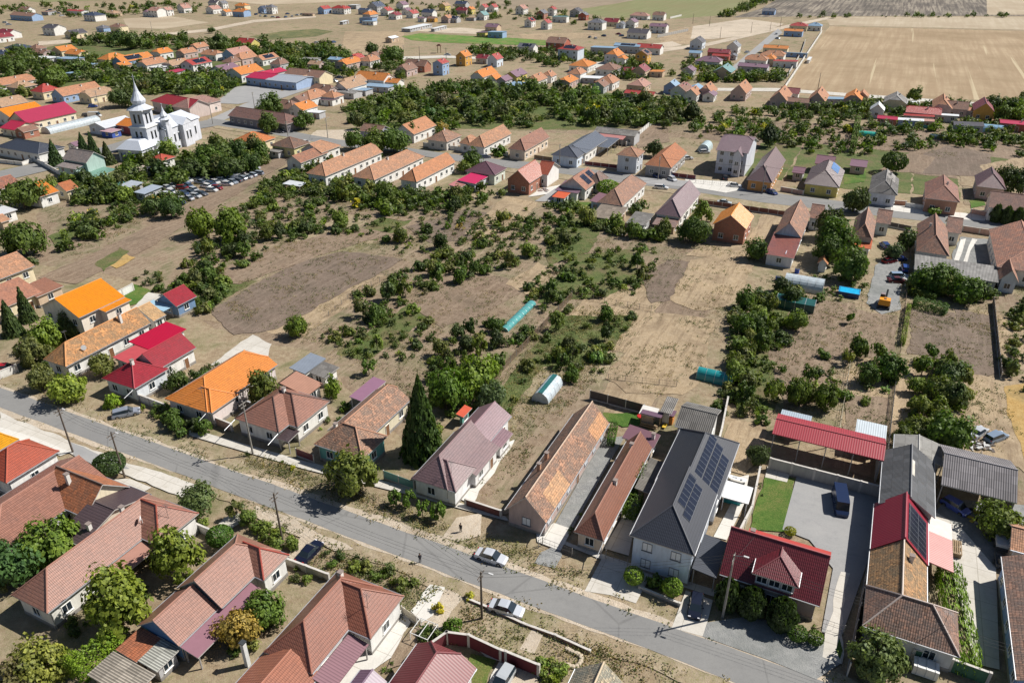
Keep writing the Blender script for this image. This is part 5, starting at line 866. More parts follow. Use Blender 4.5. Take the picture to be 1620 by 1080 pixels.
FAR = """# kind x y rot W L eave rise hip0 hip1 roof wall flags zone ordinal relation neighbour-roof neighbour-kind
0 -471 793 u 9 13 3.2 2.5 0 0 brn w - a 1
2 -445 736 u 11 30 4.2 2.2 0 0 brn b - a 0 3 brn 0
1 -440 775 u 8 10 3 0.4 0 0 pink g f a 0 1 brn 0
0 -419 780 u 9 22 3.6 0.8 0 0 red w - a 0 0 navy 0
0 -375 728 u 12 15 4.8 2.5 1 1 navy w - a 0 1 red 0
0 -377 767 u 10 14 2.8 2 1 1 tan t - a 0 1 navy 0
0 -332 760 u 11 12 5.5 2.8 0.3 0.3 pink w - a 0 1 pur 0
0 -338 758 v 8 8 3.4 2.2 0.6 0 pur w - a 0 0 pink 0
0 -322 763 v 7 8 5 2.2 0 0 pink w - a 0 1 pink 0
0 -324 805 v 9 11 4.2 3 0 0 brn w - a 2
0 -359 631 u 11 14 5.2 2.4 0.4 0 dk w - a 0 0 dk 0
0 -331 606 v 10 13 3.2 2.4 0 0 dk c - a 0 1 dk 0
0 -328 649 u 8 9 3.2 1.6 1 1 gry b - a 0 0 brn 0
0 -314 644 u 9 11 4.4 2.2 0.8 0.8 brn c - a 0 1 gry 0
0 -385 613 u 11 16 3.6 2.6 0.5 0 mar w - a 0 2 mar 0
0 -372 583 v 9 12 3.4 2.2 0.5 0 mar w - a 0 3 mar 0
0 -333 537 u 11 18 3.4 2.2 1 1 navy g - a 0 0 brn 0
0 -313 525 v 8 8 3.6 2.6 1 1 brn g - a 0 2 brn 0
0 -306 516 u 8 13 3.2 2 0.3 0.3 brn p - a 0 3 brn 0
0 -292 515 v 10 12 3.8 2.4 0 0 org c - a 0 0 org 0
0 -281 511 u 9 13 3.4 2.2 0.4 0.4 org c - a 0 2 blu 1
0 -328 514 u 8 10 3 1.8 0.6 0.6 navy g - a 0 0 navy 0
1 -295 497 u 8 17 3 0.5 0 0 wht g f a 0 3 brn 0
1 -279 494 u 8 18 3 0.6 0 0 blu g f a 0 3 org 0
0 -246 481 v 10 15 3.6 2.8 1 1 org c - a 0 0 org 0
0 -233 471 v 9 20 3.8 2.8 0 0 org b s a 0 0 org 0
1 -229 462 v 7 8 3 1.4 0 0 org t - a 0 3 org 0
0 -229 487 v 8 10 3.6 2.4 0.5 0 org r - a 0 1 org 0
0 -215 462 v 9 16 3.4 2.6 0.4 0 terra w - a 0 2 wht 1
0 -225 506 v 9 11 3.6 2.4 0.6 0 org w - a 0 1 org 0
0 -210 508 v 8 10 3.2 2.2 0.5 0 terra p - a 0 2 red 0
0 -200 462 v 9 12 3.2 2.4 0.5 0 tan p - a 0 0 terra 0
1 -194 446 u 6 10 2.8 0.4 0 0 cri g f a 0 1 wht 1
1 -207 461 u 7 9 2.8 0.4 0 0 wht g f a 0 3 terra 0
1 -252 474 u 5 7 2.4 0.3 0 0 blu g f a 2
1 -249 445 u 5 8 2.2 0.3 0 0 blu g f a 1
0 -263 397 v 10 22 3.6 2.6 0 0.3 terra w - a 0 0 tan 0
0 -250 393 v 9 11 3.4 2.4 1 1 tan p - a 0 1 terra 0
0 -231 381 v 9 10 3.6 3 1 1 red c - a 0 1 tan 0
0 -217 373 v 9 22 3.4 3 0 0 terra b - a 0 0 tan 0
0 -203 371 v 9 14 3.4 2.6 0.4 0.4 tan c - a 0 1 terra 0
0 -232 349 v 9 13 3.4 2.8 0.6 0.2 tan p - f 0 3 tan 0
1 -196 304 v 6 7 2.8 1.4 0 0 brn k - f 0 0 pur 1
1 -165 284 v 5 5 2.4 1 0 0 pur w - f 0 1 brn 1
0 -317 789 v 8 10 4.2 3 0 0 pink w - b 0 3 brn 0
0 -287 781 v 10 12 4.2 2.8 0.2 0.2 pink w - b 0 3 dk 0
0 -312 857 u 9 12 4 2.4 0.2 0.2 dk w - b 0 0 gry 0
0 -294 833 v 7 8 4.8 2.4 0 0 gry w - b 0 1 dk 0
0 -268 764 v 7 8 3.4 1.8 0 0 org w - b 0 1 pink 0
0 -256 763 u 10 14 4.4 2.6 1 0.5 org b - b 0 3 org 0
0 -275 828 u 9 13 3.6 2.4 0.8 0.8 org c - b 0 2 org 0
0 -240 787 v 8 10 4 2.4 0 0 navy b - b 0 0 gry 0
0 -230 780 v 8 8 6 2.2 1 1 gry w - b 0 1 navy 0
1 -195 767 u 4 13 2.2 0.2 0 0 brn t f b 0 0 red 0
0 -181 779 v 8 12 4.6 2.4 0 0 red b - b 0 0 red 0
0 -170 790 u 10 15 4.6 2.4 0.8 0.8 red w - b 0 0 wht 1
1 -164 836 u 8 8 3.4 0.4 0 0 wht g f b 2
1 -145 694 v 4 9 2.4 0.4 0 0 wht g f b 1
0 -188 559 u 9 14 3.8 2.6 0.3 0 red y - b 0 2 pink 0
0 -211 532 v 8 11 3.4 2.4 0.4 0 terra p - b 3
0 -210 507 v 8 12 3.4 2.4 0.4 0 terra p - b 2
0 -194 508 u 9 13 3.4 2.4 0.6 0.6 terra w - b 0 1 terra 0
0 -177 499 v 10 17 4 3 0 0 pink b - b 0 2 terra 0
0 -166 482 v 9 14 3.8 3 0.7 0 terra p - b 4
0 -169 473 v 8 8 3.4 2.4 1 0 brn t - b 0 0 terra 0
0 -153 481 v 8 15 3.4 2.4 0.4 0 terra w s b 0 0 brn 0
0 -138 464 v 8 8 3.6 2.8 1 0.4 brn g - b 0 1 terra 0
0 -199 464 v 8 12 3.2 2.2 0.5 0 terra p - b 1
0 -185 453 v 10 15 5 2.4 0.2 0 red w s b 0 1 terra 0
1 -191 441 v 6 10 2.8 0.4 0 0 cri g f b 0 1 wht 1
0 -165 443 v 10 14 3.6 2.2 0 0 pur w - b 0 3 brn 0
0 -150 427 v 11 18 4.2 3 0 0 org w - b 0 2 cri 1
1 -147 430 v 7 10 3 0.4 0 0 cri w f b 0 3 org 0
0 -138 428 v 9 20 3.4 1.2 0 0 cri g - b 0 1 cri 1
0 -120 430 u 12 24 4.4 2.6 0 0 brn c - b 0 2 tan 0
0 -111 414 v 9 12 3.4 1.6 0.3 0 tan c - b 0 3 brn 0
1 -130 493 u 7 13 2.8 0.4 0 0 asb g f b 0 0 tan 1
1 -119 472 u 7 9 3 1.6 0 0 tan p - b 0 1 asb 1
1 -111 490 u 7 9 3 1 0 0 blu g - b 0 0 org 0
0 -99 467 v 9 14 3.4 2.4 0.3 0.3 org p - b 0 0 red 0
0 -96 486 v 6 8 3.6 1.8 0.6 0 red c - b 0 1 red 0
0 -98 364 v 10 14 3.6 2.8 1 0.5 terra w - g 0 1 brn 0
0 -100 359 v 8 9 3.4 2.2 0 0 brn p - g 0 0 terra 0
0 -98 389 u 8 12 3.6 2.6 0.4 0.4 brn p - g 0 2 terra 0
0 -87 368 v 8 8 3.6 2.4 1 1 terra w - g 0 2 pur 1
1 -90 371 u 6 8 2.6 0.4 0 0 pur w f g 0 3 terra 0
0 -85 388 v 9 17 3.8 2.8 0 0 tan w - g 0 3 tan 0
0 -89 391 u 8 12 2.9 0.6 0 0 asb g - g 0 1 terra 0
0 -105 350 u 9 12 3.6 2.8 0 1 brn g - g 0 0 org 0
0 -95 340 v 8 11 3.6 2.6 0 0.4 org w - g 0 1 brn 0
1 -92 344 u 5 10 2.6 0.3 0 0 wht g f g 0 1 org 0
0 -162 778 v 9 11 4.8 2.2 0.8 0.5 red w - c 0 0 wht 1
1 -163 834 u 8 10 3.6 0.4 0 0 wht g f c 1
0 -144 781 u 8 12 4 1.4 0 0 navy g - c 0 0 org 0
0 -130 732 v 9 13 4 2.6 0.8 0.3 org g - c 0 1 navy 0
0 -135 796 v 12 15 5 4 0 0 navy g - c 0 0 red 0
0 -119 765 v 9 10 4.4 2.8 0 0 red w - c 1
0 -107 733 v 9 10 3.6 2.4 0.5 0 mar w - c 0 1 red 0
0 -112 822 v 9 11 4.6 2.8 0 0 pur w - c 0 2 pur 0
0 -101 772 v 7 9 3.8 2.2 0 0 pur w - c 1
0 -93 744 v 8 11 3.8 2.8 0 0 red w - c 2
0 -81 754 u 9 12 4.4 2.8 0.3 0.3 navy w - c 0 2 brn 1
0 -81 716 u 7 7 3.4 0.6 0 0 pur w - c 2
1 -73 717 u 6 8 3 1.4 0.4 0.4 brn o - c 0 1 pur 0
0 -58 705 v 8 9 4 2.4 0 0 terra p - c 0 0 navy 0
0 -53 712 u 8 8 3.4 1.8 0 0 navy g s c 0 1 terra 0
0 -69 813 v 8 11 4.4 2.6 0.2 0 tan y - c 0 0 navy 0
0 -56 832 u 9 13 5 2.4 0 0 navy g - c 0 2 mar 0
0 -52 782 u 8 12 3.6 2.6 0.6 0.6 mar p - c 0 0 org 0
0 -41 777 v 7 8 4.4 2.2 0 0 org y - c 0 1 mar 0
0 -29 795 v 7 9 4.4 2.8 0 0 red w - c 2
0 -20 797 v 7 9 4.4 2.8 0 0 red w - c 3
0 -28 727 v 8 10 4.2 3 0 0 teal w - c 0 1 tan 1
1 -40 728 u 6 9 2.6 0.3 0 0 tan g f c 0 0 teal 0
0 7 775 v 9 11 5 3.2 0 0 pink w - c 0 0 gry 0
1 -130 708 u 8 14 4.4 0.6 0 0 navy b f c 0 2 blu 1
1 -126 695 u 6 12 3 0.4 0 0 blu w f c 0 3 navy 1
2 -84 644 v 9 34 2.6 0.2 0 0 wht g f c 0 3 pur 0
1 -63 646 v 4 20 2.4 0.2 0 0 wht g f c 2
0 -20 653 u 9 11 3.4 2.2 0.2 0.2 pur t - c 0 2 blu 1
1 -17 614 u 8 13 4 0.5 0 0 blu b f c 0 3 pur 0
1 -26 617 u 6 8 3.2 0.4 0 0 pur y f c 0 0 blu 1
1 -89 582 v 6 10 3 1 0 0 wht t - c 0 0 wht 2
0 5 536 u 8 12 4 2 0 0 gry w s c 0 0 brn 0
0 -31 480 v 7 9 5.4 2.8 0 0 org o - c 0 0 mar 0
0 -12 476 v 7 9 4.4 2.8 0 0 red s - c 0 1 mar 0
0 -21 493 u 7 8 3.2 1.8 0.3 0.3 mar g - c 0 0 red 0
0 -42 448 v 7 8 6.4 1.8 0 0 red b - c 0 1 brn 0
0 -61 466 u 8 14 3.6 2.8 0 0 brn k - c 0 1 brn 0
0 -62 443 v 8 12 3.6 2.8 0.4 0 brn p - c 0 0 brn 0
0 -19 422 v 8 18 3.6 3 0.3 0 org w - c 0 0 org 1
1 -11 418 v 6 8 3 2.2 0.3 0 org w - c 0 0 pur 0
0 -1 421 v 8 14 4 2.4 0 0 pur y - c 0 1 pur 0
0 -6 412 v 6 9 3.4 1.8 0 0 pur g - c 0 1 org 1
1 0 403 v 7 10 2.6 0.3 0 0 blu g f c 2
0 -100 465 v 9 15 3.4 2.4 0.4 0 org p - c 0 0 red 0
0 -88 475 v 9 11 3.6 2.6 1 0.4 terra w - c 0 3 brn 0
0 -87 498 v 7 9 3.4 1.8 0 0 brn p - c 0 2 terra 0
0 -97 487 v 6 7 3.4 2.2 0 0 red w - c 1
0 -81 421 u 11 19 4 3 0.2 0.2 org w - c 0 0 org 0
0 -70 415 u 7 14 3.2 1.6 0 0 org w - c 0 1 blu 1
0 -86 400 v 9 16 3.6 2.6 0.4 0 tan w - c 0 2 tan 0
1 -76 407 u 8 17 2.6 0.3 0 0 blu g f c 0 0 org 0
1 -79 395 u 7 9 2.6 0.3 0 0 blu g f c 1
0 -87 390 u 8 13 2.8 0.8 0 0 asb g - c 0 0 blu 1
0 25 735 v 8 10 5 2.6 0 0 gry k - d 0 0 red 0
0 36 765 v 7 8 5.4 2.4 0.4 0 red w - d 0 1 gry 0
0 13 674 v 7 9 4.8 2.4 0 0 red w s d 0 0 red 0
0 26 660 v 7 9 4.8 2.6 0 0 red w - d 0 1 red 0
0 36 716 u 7 14 4.6 0.4 0 0 teal w f d 0 1 red 0
0 57 753 v 10 11 4.8 2.8 0 0 dk g - d 0 0 gry 0
0 62 727 v 8 8 4.4 2.2 0 0 gry r - d 0 1 dk 0
0 63 664 u 11 13 5.6 2.6 1 1 gry w - d 0 0 mar 0
0 78 688 u 9 13 3.4 2.6 0.2 0 mar c - d 0 0 gry 0
0 88 667 v 7 8 3.2 1.8 0 0 gry s - d 0 1 mar 0
0 97 671 v 8 11 4.4 2.4 0 0 pur w - d 0 1 gry 0
0 88 612 u 12 16 4 2.6 0 0 dk w - d 0 3 pur 0
0 109 643 u 9 14 5 1.8 0.2 0 pur w - d 0 3 brn 0
0 107 739 u 9 17 3.4 2.4 1 1 pink w - d 0 2 pur 0
0 126 732 u 9 11 4.4 2.4 0.4 0.4 brn w - d 0 1 pink 0
0 25 551 u 12 14 5 3 0.2 0.2 brn r - d 0 0 red 0
0 31 512 u 12 14 6.2 2.2 1 1 red s s d 0 1 brn 0
1 53 534 u 8 17 4 0.4 0 0 blu g f d 0 0 org 0
0 69 540 u 8 18 4.4 1.2 0 0 blu g s d 0 1 org 0
0 83 534 u 9 17 4 2 0 0 red w - d 0 2 brn 0
0 60 487 v 9 13 4.8 3 0.7 0 org g - d 0 0 org 0
0 65 480 v 6 7 4 1.6 0.6 0 org w - d 0 1 org 0
0 78 485 v 8 10 5.8 2.4 0 0 brn o s d 0 3 red 0
0 38 457 v 12 15 3.6 2.8 1 1 org w - d 0 2 terra 0
0 52 445 v 12 14 3.6 2.8 1 1 brn w - d 0 0 org 0
0 70 440 v 8 11 3.6 2.8 0 0 mar t - d 0 1 mar 1
1 63 448 u 7 8 3 1.6 0 0 mar g - d 0 0 mar 0
1 78 447 u 7 8 2.8 0.4 0 0 org t f d 0 1 mar 0
0 33 425 v 8 10 4.6 2.4 1 0.4 terra w - d 0 3 org 0
0 26 410 v 9 13 3 2 0.4 0.2 org p - d 0 3 terra 0
1 39 428 u 8 10 2.8 0.3 0 0 wht g f d 0 2 brn 0
0 47 405 v 10 12 3.6 2.8 1 0.4 terra w - d 0 2 brn 0
0 43 396 v 7 9 3.4 2.4 0 0 brn g - d 0 3 terra 0
0 62 396 v 10 12 3.4 2.6 0.8 0.3 pink t - d 0 2 red 0
0 56 386 u 7 15 2.8 1 0 0 red t - d 0 3 pink 0
0 10 411 v 8 13 3.4 2.6 0.6 0 terra w - d 0 0 terra 0
0 18 425 v 7 8 3.4 2.2 0.8 0 terra w - d 0 1 terra 0
0 79 394 v 7 9 3.6 2.4 0 0 blu b - d 0 0 brn 0
0 80 379 v 8 12 4.4 2.6 0 0 brn w - d 0 0 mar 0
1 91 392 v 6 8 3 1.4 0 0 blu g - d 0 2 terra 0
0 125 549 v 9 11 4.6 3 0 0 dk s - e 0 2 blu 1
0 144 527 v 8 11 4.6 3 0 0 gry w - e 0 1 mar 0
0 126 516 u 8 14 3.6 1.6 0 0 mar r - e 0 2 red 1
1 126 504 u 6 11 3 0.8 0 0 red r - e 0 3 mar 0
1 114 516 u 6 8 3 1.2 0 0 blu w - e 0 0 pur 0
1 138 502 v 5 6 2.6 1 0 0 gry g - e 0 1 red 1
0 111 481 u 10 15 3.6 2.4 1 0.8 pur w - e 0 0 red 1
0 115 435 v 10 14 3.8 3 0 0 teal t - e 0 1 pur 0
1 98 445 v 7 9 3 2 0 0 pur g - e 0 0 pur 0
0 224 658 u 11 14 3.8 2.2 1 1 red c - e 0 2 org 0
0 238 657 u 9 11 3.8 2.2 1 1 blu w - e 0 1 red 0
0 208 622 u 8 14 4 1.2 0 0 org b - e 0 3 red 0
0 167 535 u 8 16 3.6 1.4 0 0 org c - e 0 2 terra 0
0 156 504 u 11 15 3.6 2.6 1 0.7 terra w - e 0 2 org 0
0 142 486 u 10 13 3.6 2.4 0.6 0.8 terra w - e 0 0 org 0
0 155 483 v 7 9 3.6 2 1 0 org t - e 0 3 terra 0
1 157 480 u 7 14 3.4 0.5 0 0 red w f e 0 1 org 0
0 131 461 u 9 17 3.8 1.2 0 0 pur g - e 0 3 terra 0
1 174 518 u 1.5 16 2.8 0.1 0 0 blu b f e 0 0 wht 1
0 237 779 u 9 12 3.4 2.2 0.4 0.4 gry b - e 0 0 red 0
0 109 378 v 8 17 3.6 3.8 0 0 terra p - e 1
0 93 379 v 8 12 3.6 3.4 0.4 0 terra p - e 0 2 pur 1
1 94 375 v 6 8 3 1.6 0 0 pur w - e 0 3 terra 0
0 85 374 v 7 11 3.4 2.8 0 0 terra w - e 0 3 blu 1
0 82 381 v 8 11 3.6 2.8 0 0 mar w - e 0 1 brn 0
1 91 393 v 6 8 3 1.2 0 0 blu g - e 0 2 terra 0
0 123 361 v 8 19 3.6 3.8 0 0 terra p - e 2
0 131 383 u 6 9 3.4 2.2 0 0 mar w - e 0 1 terra 0
0 125 366 u 6 14 3 1.4 0 0 brn p - e 0 3 mar 0
0 140 359 v 8 18 3.6 3.8 0 0 terra p - e 3
0 158 362 v 8 14 3.6 2.8 0.3 0 org p - h 0 0 terra 0
0 165 369 v 6 8 3.4 2.4 0 0 terra p - h 0 1 org 0
1 149 370 u 6 10 3 0.6 0 0 blu g f h 0 0 org 0
0 173 352 v 10 14 4 3 0.5 0 asb c - h 0 0 wht 1
0 160 340 v 6 8 3.4 2.6 0 0 wht w - h 0 2 cri 1
1 181 363 u 6 8 2.6 0.3 0 0 wht g f h 1
0 189 341 v 8 18 4 3.4 0.5 0 terra p - h 0 0 brn 0
0 191 349 u 8 12 3.6 2.6 0 0 brn p - h 0 0 terra 0
0 192 350 u 7 16 3 0.8 0 0 terra g - h 0 1 brn 0
0 173 341 u 9 14 3.4 2 0.3 0.3 red p - h 0 2 red 1
1 170 336 u 6 12 2.8 0.4 0 0 red p f h 0 2 pink 1
1 156 330 u 5 8 2.8 0.8 0 0 cri k - h 0 3 wht 0
1 164 328 u 5 10 2.6 0.3 0 0 wht b f h 0 0 pink 1
1 169 327 u 5 9 2.6 0.3 0 0 pink t f h 0 3 red 1
1 181 337 u 4 12 2.8 0.3 0 0 wht g f h 2
0 204 335 v 8 15 4.2 3.4 0 0 mar o - h 0 1 terra 0
1 183 319 u 8 11 2.8 0.5 0 0 dk g f h 0 1 wht 1
0 203 321 u 8 13 3.2 0.6 0 0 cri r - h 0 1 mar 0
1 181 489 v 2 13 2.2 0.1 0 0 wht w f e 0 1 blu 1
"""
WN = {'w': 'white', 'b': 'blue', 'y': 'yellow', 'g': 'grey', 'c': 'cream', 'k': 'brick', 'o': 'ochre yellow', 'p': 'pinkish', 't': 'tan', 's': 'pale blue', 'r': 'red'}
RN = {'terra': 'terracotta', 'org': 'orange', 'red': 'red', 'mar': 'maroon', 'navy': 'navy', 'brn': 'brown', 'dk': 'charcoal', 'gry': 'grey', 'pur': 'purple', 'cri': 'crimson', 'wht': 'white', 'blu': 'pale-blue', 'asb': 'weathered', 'tan': 'tan', 'pink': 'pink', 'teal': 'grey-green'}
ZN = {'a': 'far left', 'b': 'far left of centre', 'c': 'far centre', 'd': 'far right of centre', 'e': 'upper right by the stubble field', 'f': 'upper left near the crimson guesthouse', 'g': 'cluster right of the sports court', 'h': 'row in front of the stubble field'}
RF = {'terra': ('tile', (0.489,0.226,0.121),0.35),'org': ('tile', (0.613,0.213,0.045),0.2),'red': ('metal', (0.42,0.053,0.042),0.15),'mar': ('metal', (0.269,0.038,0.049),0.15),'navy': ('metal', (0.063,0.079,0.126),0.1),'brn': ('tile', (0.272,0.145,0.103),0.3),'dk': ('metal', (0.103,0.092,0.103),0.1),'gry': ('metal', (0.186,0.186,0.207),0.15),'pur': ('sheet', (0.239,0.145,0.187),0.1),'cri': ('sheet', (0.482,0.03,0.082),0.1),'wht': ('flat', (0.63,0.651,0.672),0.1),'blu': ('sheet', (0.266,0.392,0.528),0.1),'asb': ('asb', (0.336,0.325,0.315),0.4),'tan': ('tile', (0.444,0.276,0.171),0.3),'pink': ('tile', (0.465,0.245,0.192),0.25),'teal': ('sheet', (0.175,0.312,0.312),0.1)}
WL = {'w': (0.74,0.73,0.7),'b': (0.3,0.42,0.62),'y': (0.62,0.52,0.16),'g': (0.45,0.45,0.46),'c': (0.72,0.62,0.42),'k': 'brick', 'o': (0.62,0.34,0.08),'p': (0.5,0.38,0.35),'t': (0.55,0.42,0.3),'s': (0.6,0.66,0.74),'r': (0.4,0.12,0.08)}
PEOPLE = [(-12.3,74.8),(-7.2,80.6)]
AT = {'church': (-134.5,280.8),'church_e': (-127.1,292.7),'church_w': (-129.3,282.6),'exc': (83.1,152.5),'pool': (77.6,158.4),'gh1': (68.6,162.6),'gh2': (63.1,152.0),'gh3': (6.5,116.7),'gh4': (38.1,121.3),'gh5': (-129.6,239.4),'gh6': (73.2,287.0),'gh7': (-185.2,323.3),'gh8': (196.8,316.3),'gh9': (143.6,308.7),'gh10': (173.2,324.2),'gh11': (170.4,302.5),'net': (1.4,147.3),'tank': (47.1,57.8),'pallet': (60.4,76.9),'trail': (67.7,78.3),'cart': (65.2,74.4),'hut': (67.1,81.3),'kennel': (42.5,94.9),'chair': (41.2,94.8),'swing': (23.8,107.0),'play': (26.9,107.6),'sand': (22.4,109.1),'scrap': (76.4,100.6),'scrap2': (68.0,83.1),'bags': (93.7,164.5),'bar1': (69.8,171.1),'bar2': (63.7,166.6),'shrine': (-48.3,533.4),'stack': (-30.5,58.8),'frame': (-10.5,62.8),'truck': (-99.1,254.4),'van': (-93.3,248.5),'tub': (32.6,87.0),'sink': (34.5,91.5),'scrap3': (34.7,196.2),'scrap4': (30.6,198.2),'scrap5': (10.1,236.9),'scrap6': (-18.7,229.2),'wood': (38.2,64.7),'t1': (65.3,72.7),'t2': (63.7,69.8),'t3': (61.8,66.9),'pit': (87.6,169.4),'church_ang': (77.3,0.0)}
STONES = [(6.49,60.96),(6.78,60.78),(7.06,60.6),(7.42,60.43),(7.7,60.25),(7.98,59.99),(8.1,59.64),(7.99,59.21),(7.82,58.86),(7.51,58.61),(7.06,58.52),(6.7,58.61),(6.42,58.69)]
